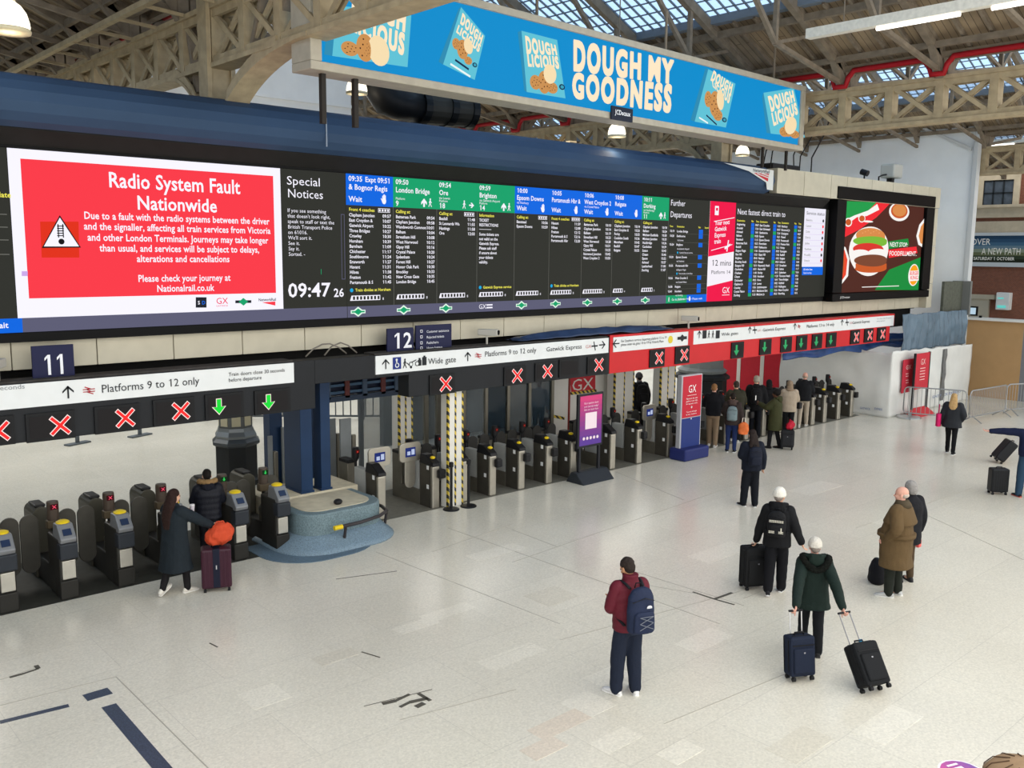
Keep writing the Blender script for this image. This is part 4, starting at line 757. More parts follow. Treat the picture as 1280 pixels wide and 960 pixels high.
x, z = FQ.px(527, 452); FQ.rect(mb, x-.1, x-.01, z-.08, z+.04, 0, 2); FQ.rect(mb, x+.01, x+.12, z-.08, z+.09, 0, 2); FQ.rect(mb, x-.08, x-.03, z+.04, z+.08, 0, 2); FQ.rect(mb, x+.04, x+.09, z+.09, z+.12, 0, 2)
FQ.tpx(mb, 'Wide gate', 535, 455.5, 570, 7.2, 0, 0); x, z = FQ.px(584.5, 445.5); FQ.arrow(mb, x, z, .2); x, z = FQ.px(597.5, 444.5); FQ.rail(mb, x, z, .12, 1)
FQ.tpx(mb, 'Platforms 9 to 12 only', 605.5, 446, 670, 6.5, 0, 0); FQ.tpx(mb, 'Gatwick Express', 682.5, 439.5, 727, 5.5, 0, 0); FQ.tpx(mb, 'GX', 731.5, 435.5, 739, 4, 6, 0)
x, z = FQ.px(743.5, 432.5); FQ.poly(mb, _seg((x-.12, z), (x+.1, z), .035), 0); FQ.poly(mb, _seg((x-.04, z+.11), (x+.02, z-.11), .03), 0); x, z = FQ.px(752.5, 431); FQ.sarrow(mb, x, z, .22, 1)
mb.build('lettering', SPAL, sp, xf=inv)
for px, py, k, dx in ((552, 480, 'x', .08), (643, 469.5, 'x', .05), (681, 464, 'x', .05), (710.5, 459.5, '', 0), (745, 456, 'x', .06)): indicator(f, inv, px, py, k, .56, .32, dx, .3)
f, sp, inv, mb = fascia('long red sign fascia over the airport express gates', [(16.84, 31.45, FZ0, 3.52), (31.45, 31.75, 3.1, 3.52)], (16.95, 31.68), REDF)
FQ.rect(mb, FQ.px(861.5, 430)[0]-.06, FQ.px(863, 430)[0]+.12, 3.1, 3.47, 7, 1)
x, z = FQ.px(770, 429.5); FQ.sarrow(mb, x, z, .24, -1); FQ.tpx(mb, 'For Southern services departing platform 15 to 19', 776, 428, 833, 3.2, 0, 0); FQ.tpx(mb, 'please enter via gates 15 to 19 by Victoria Place', 776, 432.5, 829, 3.2, 0, 0)
x, z = FQ.px(838, 424.5); FQ.disc(mb, x, z, .1, mi=5); x, z = FQ.px(852.5, 422.5); FQ.rect(mb, x-.2, x+.2, z-.04, z+.04, 0, 2); FQ.poly(mb, [(x-.13, z), (x, z-.1), (x+.13, z), (x, z+.1)], 0, 2.5)
for cx, t, x0, x1, y in ((874, 'Wide gates', 901.5, 922.5, 420), (937, 'Gatwick Express', 953, 981.5, 414.5), (993.5, 'Platforms 13 to 14 only', 1008, 1042.5, 410), (1052.5, 'Gatwick Express', 1065, 1087, 405)):
    x, z = FQ.px(cx, y-2.2); FQ.arrow(mb, x, z, .2); FQ.tpx(mb, t, x0, y, x1, 3.8 if cx < 1000 else 3.4, 0, 0)
    if cx in (937, 1052.5):
        x, z = FQ.px(cx+6.5, y-2); FQ.poly(mb, _seg((x-.12, z), (x+.1, z), .04), 0); FQ.poly(mb, _seg((x-.04, z+.11), (x+.02, z-.11), .035), 0); FQ.tpx(mb, 'GX', cx+9.5, y, cx+13.5, 2.6, 6, 0)
    elif cx == 993.5: x, z = FQ.px(cx+5, y-2); FQ.rail(mb, x, z, .12, 1)
    else:
        for k, dx in enumerate((6.5, 12, 17, 23)): x, z = FQ.px(cx+dx, y-2); FQ.rect(mb, x-.09, x+.09, z-.11, z+.11, 0, 2) if k in (0, 3) else FQ.walker(mb, x, z-.11, .22, 0)
FQ.tpx(mb, 'Train doors close 30 seconds', 1095.5, 399.5, 1114, 1.8, 4, 0); FQ.tpx(mb, 'before departure', 1095.5, 402.5, 1106, 1.8, 4, 0); mb.build('lettering', SPAL, sp, xf=inv)
for px, py, k in ((820.5, 447.5, 'x'), (852, 443.5, 'x'), (921, 437.5, 'd'), (956, 433.5, 'd'), (982, 430.5, 'd'), (1001.5, 428.5, 'd'), (1020.5, 426.5, 'd'), (1038.5, 424.8, 'd'), (1068, 421.2, 'x'), (1085, 419.2, 'x'), (1101, 417.6, 'x')): indicator(f, inv, px, py, k, .5, .36, .06 if k == 'x' else -.08, .3)
# platform number signs
def numsign(label, pxs, text, tx, big=True):
    P = Plane((0, 15.3, 0), (1, 0, 0), lift=.004); a = P.px(*pxs[0]); b = P.px(*pxs[1]); x0, x1, z0, z1 = a[0], b[0], min(b[1], 3.5), a[1]
    t = thing('platform_sign', label, 'sign', ((x0+x1)/2, 15.32, z0)); inv = Matrix.Translation(-t.location)
    p = MB().box(x0, x1, 15.3, 15.34, z0, z1).build('sign_plate', NAVY, t, bevel=.004, xf=inv); mb = MB()
    for s_, px0, py0, px1, cap in text: P.tpx(mb, s_, px0, py0, px1, cap, 0, tx)
    if not big:
        for y in (414, 421, 428.5, 435): q = P.px(526.5, y); P.frame(mb, q[0]-.03, q[0]+.03, q[1]-.03, q[1]+.03, .012, 0, 2)
    mb.build('lettering', M('#e8eaf0', .5), p, xf=inv)
numsign('navy sign with the white number 11 standing on the left fascia', ((39, 433), (94, 474)), [('11', 54, 468.5, 85, 24)], 1)
numsign('navy sign with the white number 12 standing on the middle fascia', ((484, 411), (517, 442)), [('12', 491, 435.5, 515, 18.5)], 1)
numsign('small navy facilities sign listed beside the number 12 sign', ((520, 407), (564.5, 438)), [('Customer assistance', 533, 416, 561, 3), ('Rejected tickets', 533, 423, 555, 3), ('Pushchairs', 533, 430, 548, 3), ('Heavy luggage', 533, 436.5, 553, 3)], 0, False)
# cameras on the fascias
def cctv(x, y, z, label, yaw):
    t = thing('security_camera', label, 'camera', (x, y, z), R_(yaw), group='cameras on the fascias'); g = M('#b4b2aa', .5)
    MB().cyl((0, 0, 0), (0, 0, .22), .025, 8).build('bracket', g, t); MB().box(-.07, .07, -.25, .2, .2, .34).build('housing', g, t, bevel=.02); MB().cyl((0, -.28, .27), (0, -.24, .27), .05, 12).build('lens', BLK, t)
a = FP.px(616, 428); cctv(a[0], 15.3, 3.5, 'pale security camera standing on the middle fascia', 35)
a = FP.px(868, 412); cctv(a[0], 15.3, 3.52, 'pale security camera standing on the red fascia', 30)
a = FP.px(2, 470); cctv(a[0], 15.3, 3.5, 'pale security camera at the left edge on the left fascia', -30)
for x0, n, l in ((8.6, 5, 'tallest loop of cable'), (10.6, 3, 'loop of cable nearest the number 12 sign'), (9.0, 4, 'low loop of cable')):
    tag(MB().tube([(x0+.18*i, 15.32+.03*(i % 2), 3.53+.22*math.sin(math.pi*i/(n))) for i in range(n+1)], .015, 6).build('loose_cable', M('#77726a', .7), smooth=True), l+' lying on the fascia between the dark signs', 'cable', 'loose cables on the fascias')
def sheet(name, label, cat, mat, fn, nu=36, nv=14, th=.01):
    vs = []; fs = []
    for i in range(nu+1):
        for j in range(nv+1): vs.append(fn(i/nu, j/nv))
    for i in range(nu):
        for j in range(nv): a = i*(nv+1)+j; fs.append((a, a+nv+1, a+nv+2, a+1))
    o = MB().add(vs, fs).build(name, mat, smooth=True); s_ = o.modifiers.new('solid', 'SOLIDIFY'); s_.thickness = th
    if label: tag(o, label, cat)
    return o
nz = lambda *a: mnoise.noise(Vector(a))
sheet('plastic_sheet', 'dark blue plastic sheet lying over the fascias below the departure board', 'plastic sheet', M('#2a3a58', .25, var=.2, scale=3), lambda u, v: (13.8+u*5.6, 15.13+v*.4, 3.54+.16*math.sin(v*math.pi)*math.sin(u*math.pi)**.5+.05*nz(u*9, v*4, 1)+.02))
# ================================================================== GATES
GDK = M('#2b2a27', .45, var=.1, scale=4); GMD = M('#4a483f', .42, .2, var=.08, scale=4); STL = M('#a9a498', .35, .75, var=.06, scale=8); STD = M('#7a766b', .4, .6, var=.08); BLKP = M('#1d1d1f', .4); YLW = M('#e3c422', .45); WLB = M('#e8eaea', .5); LGT = M('#a7a9a6', .5, var=.05)
def rplate(mb, x0, x1, y0, y1, z0, z1, mi=0, bot=False):
    r = (x1-x0)/2; xc = (x0+x1)/2; pts = [(xc+r*math.cos(a*math.pi/10), z1-r+r*math.sin(a*math.pi/10)) for a in range(11)]
    pts += [(xc-r*math.cos(a*math.pi/10), z0+r-r*math.sin(a*math.pi/10)) for a in range(11)] if bot else [(x0, z0), (x1, z0)]
    mb.prism([(x, y0, z) for x, z in pts], (0, y1-y0, 0), mi)
def gateA(label, red=True):
    g = thing('ticket_gate', label, 'ticket gate', (0, 0, 0), group='dark ticket gates on the left')
    MB().box(-.13, .13, .04, .62, 0, .98).build('cabinet', GDK, g, bevel=.03); MB().box(-.135, .135, .0, .3, 0, .3).build('plinth', M('#2a2926', .5), g, bevel=.02)
    MB().box(-.1, .1, -.012, .05, .33, .63).build('steel_patch', M('#b9b6ac', .35, .7, var=.1), g, bevel=.01); MB().box(-.135, .135, -.07, .12, .66, .92).build('ticket_box', M('#2c3036', .45), g, bevel=.025)
    h = MB().prism([(-.12, -.05, .92), (-.12, -.08, .99), (-.12, .1, 1.2), (-.12, .3, 1.2), (-.12, .36, .92)], (.24, 0, 0)).build('reader_head', M('#7f8184', .4, .3), g, bevel=.02)
    mb = MB(); sl = Vector((0, .18, .21)).normalized(); nn = Vector((0, -.21, .18)).normalized(); mb.obox(Vector((0, .0, 1.085))+nn*.006, (.062, 0, 0), sl*.055, nn*.008); mb.build('reader_screen', M('#27344e', .2), h)
    MB().lathe((0, .2, 1.2), [(.1, 0), (.1, .02), (.06, .04), (.02, .045)], 18).build('card_reader', YLW, g)
    MB().box(-.1, .1, .6, 1.5, 0, .42).build('base', GDK, g, bevel=.02)
    mb = MB(); rplate(mb, -.14, .14, 0, 1.3, 0, 1.2); o = mb.build('rear_housing', GMD, g, bevel=.02); o.scale = (1, .42, 1); o.location = (0, 1.35, 0)
    MB().box(-.09, .09, 1.42, 1.8, 1.18, 1.23).build('rear_cap', BLKP, g, bevel=.02)
    for sg in (-1, 1):
        mb = MB(); c = sg*.29; rplate(mb, c-.14, c+.14, .98, 1.03, .22, 1.2, bot=True); mb.build('flap', M('#45433d', .5, var=.08), g, bevel=.01)
    MB().cyl((.02, .78, .4), (.02, .78, 1.15), .035, 10).build('indicator_post', BLKP, g); MB().lathe((.02, .78, .4), [(.1, 0), (.1, .25), (.05, .33)], 14).build('post_foot', GMD, g)
    MB().box(-.09, .13, .7, .84, .98, 1.12).build('post_bracket', M('#4a4030', .5), g, bevel=.02)
    hd = MB(); hd.lathe((.02, .78, 1.12), [(.088, 0), (.092, .05), (.092, .27), (.085, .3)], 20); hd = hd.build('indicator_head', M('#4a4038', .4), g, smooth=False)
    P = Plane((.02, .78-.095, 0), (1, 0, 0), lift=.004); mb = MB(); P.rect(mb, -.06, .06, 1.3, 1.39, 0); P.cross(mb, 0, 1.345, .06, 1, 2) if red else P.solidarrow(mb, 0, 1.345, .07, 2, 2); mb.build('lit_symbol', [E('#ff5a6e' if False else '#3a1015'), E('#ff5570'), E('#37c95a')] if red else [E('#123018'), SRED, E('#37c95a')], hd)
    return g
YA = 15.0
ga = gateA('dark ticket gate at the left edge of the photo'); ga.location = (3.3, YA, 0)
gd = gateA('dark ticket gate straight ahead of the person in the fur-collared jacket', False); gd.location = (7.06, YA, 0)
for x, l in ((4.17, 'second dark ticket gate from the left edge, yellow reader on top'), (5.05, 'third dark ticket gate from the left edge, just left of the long-coated person'), (5.94, 'dark ticket gate half hidden behind the long-coated person'), (2.42, 'dark ticket gate cut off by the left edge of the photo')): dup(ga, (x, YA, 0), 0, l)
dup(gd, (7.88, YA, 0), 0, 'dark ticket gate standing against the granite planter')
def gateB(label, wide=0, lit=True, flaps=(-1, 1)):
    g = thing('ticket_gate', label, 'ticket gate', (0, 0, 0), group='steel ticket gates')
    MB().box(-.09, .09, .05, .46, 0, .96).build('cabinet', M('#4d4a43', .4, .35, var=.08), g, bevel=.015); MB().box(-.1, .1, -.02, .06, 0, .93).build('front_post', STL, g, bevel=.03)
    MB().prism([(-.1, -.05, .93), (-.1, -.03, 1.0), (-.1, .22, 1.16), (-.1, .42, 1.16), (-.1, .47, .95)], (.2, 0, 0)).build('reader_head', BLKP, g, bevel=.02)
    if lit:
        mb = MB(); mb.ell((0, .1, 1.105), .058, .062, .035, 14, 6); mb.build('card_reader', YLW, g, smooth=True)
        MB().box(.03, .2, -.12, .08, .66, .86).build('ticket_box', BLKP, g, bevel=.03)
    MB().box(-.09, .09, .46, 1.5, 0, .34).build('base', STD, g, bevel=.01); MB().box(-.07, .07, .5, .92, .34, .98).build('side_panel', LGT, g, bevel=.01)
    MB().box(-.095, .095, 1.15, 1.5, 0, 1.02).build('rear_cabinet', STD, g, bevel=.02); MB().box(-.1, .1, 1.12, 1.5, 1.0, 1.08).build('rear_cap', BLKP, g, bevel=.02)
    for z in (.42, .84): MB().box(-.094, -.0895, .12, .2, z, z+.09).build('label_sticker', WLB, g)
    MB().cyl((0, .97, .3), (0, .97, 1.12), .03, 10).build('indicator_post', BLKP, g); hd = MB().lathe((0, .97, 1.08), [(.04, 0), (.07, .06), (.075, .1), (.075, .28), (.06, .3)], 16).build('indicator_head', BLKP, g)
    P = Plane((0, .97-.077, 0), (1, 0, 0), lift=.004); mb = MB(); P.rect(mb, -.05, .05, 1.25, 1.33, 0); P.cross(mb, 0, 1.29, .05, 1, 2); mb.build('lit_symbol', [E('#2a0c0c'), E('#e04438')], hd)
    for sg in flaps:
        mb = MB(); c = sg*.26; rplate(mb, c-.15, c+.15, 1.03, 1.07, .3, 1.2, bot=True); mb.build('flap', M('#2e2d2b', .5), g, bevel=.01)
    if wide:
        mb = MB(); c = wide*.3; pts = []
        for q in range(4):
            for a in range(6): t = math.pi/2*(q+a/5); pts.append((c+(.19 if q in (0, 3) else -.19)+.09*math.cos(t), (1.32 if q in (0, 1) else 1.08)+.09*math.sin(t)))
        mb.prism([(x, .5, z) for x, z in pts], (0, .05, 0)); d_ = mb.build('display_paddle', STL, g, bevel=.01)
        mb = MB(); mb.box(c-.13, c+.13, .49, .5, 1.1, 1.3); mb.build('paddle_screen', E('#27357a', .8), d_); mb = MB(); mb.box(c-.09, c-.01, .485, .49, 1.14, 1.22); mb.box(c+.02, c+.1, .485, .49, 1.14, 1.26); mb.build('screen_symbol', E('#c8d4f4', .8), d_)
        mb = MB(); rplate(mb, c-.14, c+.14, .51, .54, .4, 1.1, bot=True); mb.build('wing_panel', STL, g, bevel=.01)
    return g
YB = 15.46
gw = gateB('steel wide-gate pedestal next to the granite planter', 1, False, ()); gw.location = (10.36, YB, 0)
gw2 = gateB('steel wide-gate pedestal with a yellow reader left of the striped column', -1, True, ()); gw2.location = (11.75, YB, 0)
gb = gateB('steel ticket gate first to the right of the striped column'); gb.location = (13.38, YB, 0)
for x, l in ((14.27, 'steel ticket gate second to the right of the striped column'), (15.17, 'steel ticket gate third to the right of the striped column'), (16.0, 'steel ticket gate just left of the purple poster stand'), (18.5, 'steel ticket gate left of the two display plates near the red totem')): dup(gb, (x, YB, 0), 0, l)
gl = gateB('steel ticket gate pedestal without a reader just right of the purple poster stand', 0, False); gl.location = (17.45, YB, 0)
dup(gl, (12.55, YB, 0), 0, 'plain ticket gate pedestal behind the two black rope posts')
gw3 = gateB('steel wide-gate pedestal standing against the red and blue totem', -1); gw3.location = (19.8, YB, 0)
for x, l in ((21.0, 'steel ticket gate in the queue nearest the red and blue totem'), (22.45, 'steel ticket gate behind the person in beige chinos'), (23.45, 'steel ticket gate beside the tall grey-haired person in black'), (24.38, 'steel ticket gate behind the person in the olive parka'), (25.3, 'steel ticket gate ahead of the person in the pale hooded coat'), (26.15, 'steel ticket gate beside the bald person in the black jacket'), (27.25, 'fourth steel ticket gate from the white enclosure'), (27.6+.4, 'third steel ticket gate from the white enclosure'), (28.9, 'second steel ticket gate from the white enclosure'), (29.8, 'steel ticket gate standing nearest the white enclosure')): dup(gb, (x, YB, 0), 0, l)
# ---- planter, columns, kiosk behind
GRAN = M('#6f8288', .4, var=.3, scale=45); GRAN2 = M('#778b99', .3, var=.3, scale=45); CREAM = M('#c9c0a8', .6, var=.1, scale=6)
def stad(x0, x1, y0, y1, r, z, n=8):
    pts = []
    for cx, cy, a0 in ((x1-r, y1-.05, 0), (x0+r, y1-.05, 90), (x0+r, y0+r, 180), (x1-r, y0+r, 270)):
        rr = r if a0 >= 180 else .05; cxx = cx if a0 >= 180 else (x1-.05 if a0 == 0 else x0+.05)
        for k in range(n+1): a = R_(a0+90*k/n); pts.append(Vector((cxx+rr*math.cos(a), cy+rr*math.sin(a), z)))
    return pts
pl = thing('granite_planter', 'grey granite planter with rounded front and flared skirt between the gate rows', 'planter', (8.95, 15.3, 0)); inv = Matrix.Translation(-pl.location)
MB().loft([stad(8.12, 9.95, 14.62, 15.95, .45, z) for z in (.15, .66)]).build('drum', GRAN, pl, bevel=.03, xf=inv)
MB().loft([stad(8.3, 9.78, 14.8, 15.9, .36, z) for z in (.6, .672)]).build('top_bed', CREAM, pl, xf=inv)
MB().loft([stad(8.12-d, 9.95+d*.6, 14.62-d, 15.95, .45+d, z) for d, z in ((.42, 0), (.42, .03), (.3, .09), (.16, .16), (.05, .24), (-.05, .27))]).build('skirt', GRAN2, pl, smooth=True, xf=inv)
MB().loft([stad(8.12-.75, 9.6, 14.62-.62, 15.6, .9, z) for z in (0, .012)]).build('base_slab', M('#5d7181', .35, var=.25, scale=45), pl, xf=inv)
MB().box(8.1, 10.1, 15.95, 17.0, 0, .7).build('rear_plinth', CREAM, pl, xf=inv)
rl = [Vector((8.75, 14.4, .42)), Vector((9.2, 14.42, .42)), Vector((9.7, 14.55, .42)), Vector((10.0, 14.75, .42)), Vector((10.12, 15.1, .42)), Vector((10.1, 15.4, .42))]
MB().tube(rl, .035, 8).build('guard_rail', M('#3a3638', .4), pl, smooth=True, xf=inv); MB().tube([Vector((8.6, 14.4, .42)), Vector((8.77, 14.4, .42))], .045, 8).build('rail_end', YLW, pl, xf=inv)
for q in (rl[0]+Vector((.1, 0, 0)), rl[3]): MB().cyl(q, q-Vector((-.02, -.1, .3)), .03, 8).build('rail_bracket', M('#3a3638', .4), pl, xf=inv)
MB().ell((9.05, 15.0, .72), .09, .08, .06).build('planter_lamp', BLKP, pl, smooth=True, xf=inv)
NV = M('#1c3454', .4, var=.1, scale=2)
def navy_col(x0, x1, y0, y1, z0, label):
    c = thing('steel_column', label, 'column', ((x0+x1)/2, (y0+y1)/2, z0), group='navy columns on the planter'); w = x1-x0; d = y1-y0
    MB().box(-w/2, w/2, -d/2, d/2, 0, 3.0-z0).build('shaft', NV, c, bevel=.01); MB().box(-w/2-.02, w/2+.02, -d/2-.02, d/2+.02, 0, .04).build('base_plate', NV, c)
navy_col(8.84, 9.1, 16.02, 16.7, .7, 'navy steel column at the back of the granite planter, left one of the pair'); navy_col(9.28, 9.5, 16.0, 16.3, .7, 'narrow navy steel column at the back of the granite planter, right one of the pair'); navy_col(9.2, 9.5, 18.0, 18.3, 0, 'dark navy column further back beside the octagonal column base')
oc = thing('octagonal_column', 'octagonal black iron column base with silver bands behind the left gates', 'column', (9.45, 20.2, 0))
def octl(prof, nm, m): return MB().lathe((0, 0, 0), prof, 8).build(nm, m, oc)
octl([(.55, 0), (.55, .12), (.5, .16), (.5, .95)], 'base', M('#2a2c2e', .4)); octl([(.5, .95), (.57, 1.0), (.57, 1.06), (.48, 1.14)], 'lower_band', M('#55595c', .4, .3)); octl([(.48, 1.14), (.5, 1.2), (.44, 1.3), (.42, 1.38)], 'silver_band', M('#8d9294', .35, .5)); octl([(.4, 1.38), (.4, 2.0)], 'lantern', M('#6a6c6a', .5)); octl([(.42, 2.0), (.44, 2.1), (.36, 2.2), (.34, 3.6)], 'shaft', M('#55585a', .5))
mb = MB()
for k in range(8):
    a = math.pi/4*(k+.5); d = Vector((math.cos(a), math.sin(a), 0)); t = Vector((-d.y, d.x, 0)); mb.obox(d*.372+Vector((0, 0, 1.69)), d*.008, t*.1, (0, 0, .26))
mb.build('lantern_glazing', M('#cfc6a6', .4), oc)
GL2 = M('#7c8488', .15, var=.05, alpha=.45); GLD = M('#2c3a44', .12, alpha=.75)
def steel_post(x, y, h, label, r=.05, grp='steel glazing posts'):
    t = thing('glazing_post', label, 'post', (x, y, 0), group=grp); MB().box(-r, r, -r, r, 0.02, h).build('post', STD, t, bevel=.01); MB().box(-r*1.6, r*1.6, -r*1.6, r*1.6, 0, .03).build('foot', STD, t)
def sgate(x, y, w, h, label, px=0):
    t = thing('swing_gate', label, 'gate', (x, y, 0), group='tall grey swing gates'); MB().box(0, w, -.025, .025, .12, h).build('panel', M('#7d8284', .35, var=.06), t, bevel=.01); MB().box(w, w+.1, -.06, .06, 0, h*.8).build('post', STD, t, bevel=.02); MB().box(w-.02, w+.12, -.09, .09, 0, .05).build('foot', STD, t)
a = ony(425, 560, 17.1); sgate(a.x, 17.1, .28, 1.88, 'tall grey swing gate behind the planter, right of the navy columns'); a = ony(411, 560, 17.9); sgate(a.x, 17.9, .18, 1.75, 'tall grey swing gate just right of the narrow navy column, further back'); a = ony(352, 560, 17.9); sgate(a.x, 17.9, .25, 1.7, 'tall grey swing gate left of the navy columns'); a = ony(335, 560, 17.2); sgate(a.x, 17.2, .1, 1.7, 'tall grey swing gate behind the gate at the planter')
# louvred screen in the gap between the fascias
ls = thing('louvred_screen', 'dark blue louvred screen with red posts in the gap between the two dark fascias', 'screen', (10.9, 17.6, 0)); x0, x1 = ony(392, 490, 17.6).x, ony(512, 490, 17.6).x
MB().box(x0-10.9, x1-10.9, .06, .1, 2.3, 3.2).build('backing', M('#0d1830', .5), ls)
for i in range(5): MB().box(x0-10.9, x1-10.9, -.02, .05, 2.35+i*.16, 2.41+i*.16).build('louvre', M('#44607c', .4), ls)
for i, (px, m) in enumerate(((409, '#4a5a70'), (433, '#6a3a38'), (455, '#4a5a70'), (478, '#6a3a38'), (495, '#4a5a70'))): X = ony(px, 490, 17.6).x-10.9; MB().box(X-.06, X+.06, -.05, .0, 2.25, 3.2).build('upright', M(m, .5), ls)
for X in (x0-10.9+.05, x1-10.9-.1): MB().box(X-.04, X+.04, .1, .18, 0, 2.3).build('leg', NV, ls)
MB().beam((x0-10.9, 0, 2.24), (x1-10.9, 0, 2.24), .1, .12).build('bottom_rail', M('#39465a', .5), ls)
# railing on the platform side
rg = thing('platform_railing', 'grey steel railing on the platform floor behind the wide gate', 'railing', (13.0, 27, 0)); mb = MB(); p0 = Vector((-.6, 1.6, 0)); p1 = Vector((4.2, -2.2, 0)); dd = (p1-p0).normalized(); G5 = M('#5c6266', .5)
for z in (.12, 1.0): MB().beam(p0+Vector((0, 0, z)), p1+Vector((0, 0, z)), .06, .06).build('rail', G5, rg)
for i in range(26): q = p0+(p1-p0)*i/25; MB().box(q.x-.015, q.x+.015, q.y-.015, q.y+.015, .12, 1.0).build('baluster', G5, rg)
for i in (0, .5, .82, 1): q = p0+(p1-p0)*i; MB().box(q.x-.07, q.x+.07, q.y-.07, q.y+.07, 0, 1.1).build('post', G5, rg, bevel=.01)
for px, py, l in ((97, 555, 'left one of two grey feet of platform sign posts seen below the left fascia'), (175, 545, 'right one of two grey feet of platform sign posts seen below the left fascia')):
    q = onz(px, py); t = thing('platform_sign_post', l, 'post', q, R_(20), group='platform sign posts'); MB().box(-.35, .35, -.12, .12, 0, .04).build('foot', G5, t); MB().box(-.04, .04, -.04, .04, .04, 2.6).build('post', G5, t); MB().box(-.5, .5, -.03, .03, 2.1, 2.6).build('plate', NAVY, t)
# ---- hazard-taped columns, hoardings behind the gates
def hazard():
    m = bpy.data.materials.new('hazard_tape'); m.use_nodes = True; nt = m.node_tree; b = nt.nodes['Principled BSDF']; L = nt.links.new; tc = nt.nodes.new('ShaderNodeTexCoord'); s_ = nt.nodes.new('ShaderNodeSeparateXYZ'); L(tc.outputs['Object'], s_.inputs[0])
    a = nt.nodes.new('ShaderNodeMath'); a.operation = 'ADD'; L(s_.outputs['X'], a.inputs[0]); L(s_.outputs['Z'], a.inputs[1]); m_ = nt.nodes.new('ShaderNodeMath'); m_.operation = 'MULTIPLY'; m_.inputs[1].default_value = 6; L(a.outputs[0], m_.inputs[0]); fr = nt.nodes.new('ShaderNodeMath'); fr.operation = 'FRACT'; L(m_.outputs[0], fr.inputs[0]); g = nt.nodes.new('ShaderNodeMath'); g.operation = 'GREATER_THAN'; g.inputs[1].default_value = .5; L(fr.outputs[0], g.inputs[0])
    mx = nt.nodes.new('ShaderNodeMix'); mx.data_type = 'RGBA'; L(g.outputs[0], mx.inputs[0]); mx.inputs[6].default_value = (*s2l('#1a1a18'), 1); mx.inputs[7].default_value = (*s2l('#d3b83a'), 1); L(mx.outputs[2], b.inputs['Base Color']); b.inputs['Roughness'].default_value = .5; return m
HAZ = hazard(); WCOL = M('#dcdad2', .6, var=.04, scale=3)
def taped(x0, x1, y, z1, label, dep=.3, tapes=None):
    t = thing('taped_column', label, 'column', ((x0+x1)/2, y, 0), group='white columns wrapped with hazard tape'); w = (x1-x0)/2
    MB().box(-w, w, 0, dep, 0, z1).build('casing', WCOL, t, bevel=.008)
    for X in (-w-.006, 0, w-.05+.006): MB().box(X if X < 0 else X-(.03 if X == 0 else 0), (X if X < 0 else X-(.03 if X == 0 else 0))+.042, -.008, .05, .02, z1-.02).build('tape', HAZ, t)
    return t
a, b = ony(560, 560, 15.3).x, ony(579, 560, 15.3).x; taped(a, b, 15.3, 2.55, 'white column with yellow and black tape between the wide gate and gate row', .25)
a, b = ony(499, 540, 17.6).x, ony(516, 540, 17.6).x; taped(a, b, 17.6, 2.9, 'white taped column behind the wide-gate display plates')
a, b = ony(768, 500, 17.7).x, ony(792, 500, 17.7).x; taped(a, b, 17.7, 2.9, 'white taped column behind the gates, left of the person with patterned hat')
a, b = ony(832, 500, 16.9).x, ony(850, 500, 16.9).x; taped(a, b, 17.1, 2.9, 'white taped column just behind the red and blue totem')
X0, X1 = ony(690, 500, 18.2).x, ony(770, 500, 18.2).x
wh = struct(MB().box(X0, X1, 18.2, 18.3, 0, 3.0).build('wall_gates', M('#dcdad3', .6, var=.04, scale=2)))
P = Plane((0, 18.2, 0), (1, 0, 0), lift=.006); mb = MB(); P.ppoly(mb, [(712, 466), (744, 466), (744, 490), (714, 493)], 0, 1); P.tpx(mb, 'GX', 714, 489, 741, 14, 1, 0, 2); mb.build('printed_panel', [M('#c2303a', .5), WCOL], wh)
for a, b in (((712, 492), (745, 488)), ((691, 520), (705, 523))): mb = MB(); q0 = P.px(*a); q1 = P.px(*b); mb.beam((q0[0], 18.185, q0[1]), (q1[0], 18.185, q1[1]), .02, .08); mb.build('hazard_strip', HAZ, wh)
q = P.px(711, 500); MB().box(q[0]-.03, q[0]+.03, 18.17, 18.2, .2, 2.0).build('edge_trim', M('#8a3a34', .5), wh)
wb = struct(MB().box(X1, 22.6, 19.5, 19.6, 0, 3.0).build('wall_gates', M('#d6d4cc', .6, var=.05, scale=2)))
# glazed screen with posts
gs = thing('glazed_screen', 'dark glazed screen with steel posts behind the middle gates', 'glazed screen', (15, 17.7, 0)); ga0, ga1 = ony(578, 520, 17.7).x, ony(690, 520, 17.7).x
for i, (pa, pb) in enumerate(((580, 605), (608, 632), (636, 659), (662, 688))): a, b = ony(pa, 520, 17.7).x, ony(pb, 520, 17.7).x; MB().box(a-15, b-15, -.01, .01, .1, 2.7).build('glass_pane', GLD if i in (1, 2, 3) else GL2, gs)
for px in (579, 606.5, 634, 660.5, 689): a = ony(px, 520, 17.7).x; MB().box(a-15-.05, a-15+.05, -.06, .06, 0, 2.9).build('post', STD, gs, bevel=.01)
MB().box(ga0-15, ga1-15, -.04, .04, 2.7, 2.8).build('head_rail', STD, gs)
gs = thing('glazed_screen', 'pale glazed screen with steel posts between the two left taped columns', 'glazed screen', (12.5, 18.6, 0)); b0, b1 = ony(450, 520, 18.6).x, ony(557, 520, 18.6).x
for pa, pb in ((452, 500), (503, 530), (533, 556)): a, b = ony(pa, 520, 18.6).x, ony(pb, 520, 18.6).x; MB().box(a-12.5, b-12.5, -.01, .01, .75, 2.5).build('glass_pane', GL2, gs)
for px in (532, 547): a = ony(px, 520, 18.6).x; MB().box(a-12.5-.06, a-12.5+.06, -.06, .06, 0, 2.7).build('post', STD, gs, bevel=.01)
for px in (451,): a = ony(px, 520, 18.6).x; MB().box(a-12.5-.05, a-12.5+.05, -.05, .05, 0, 2.55).build('post', G5, gs, bevel=.01)
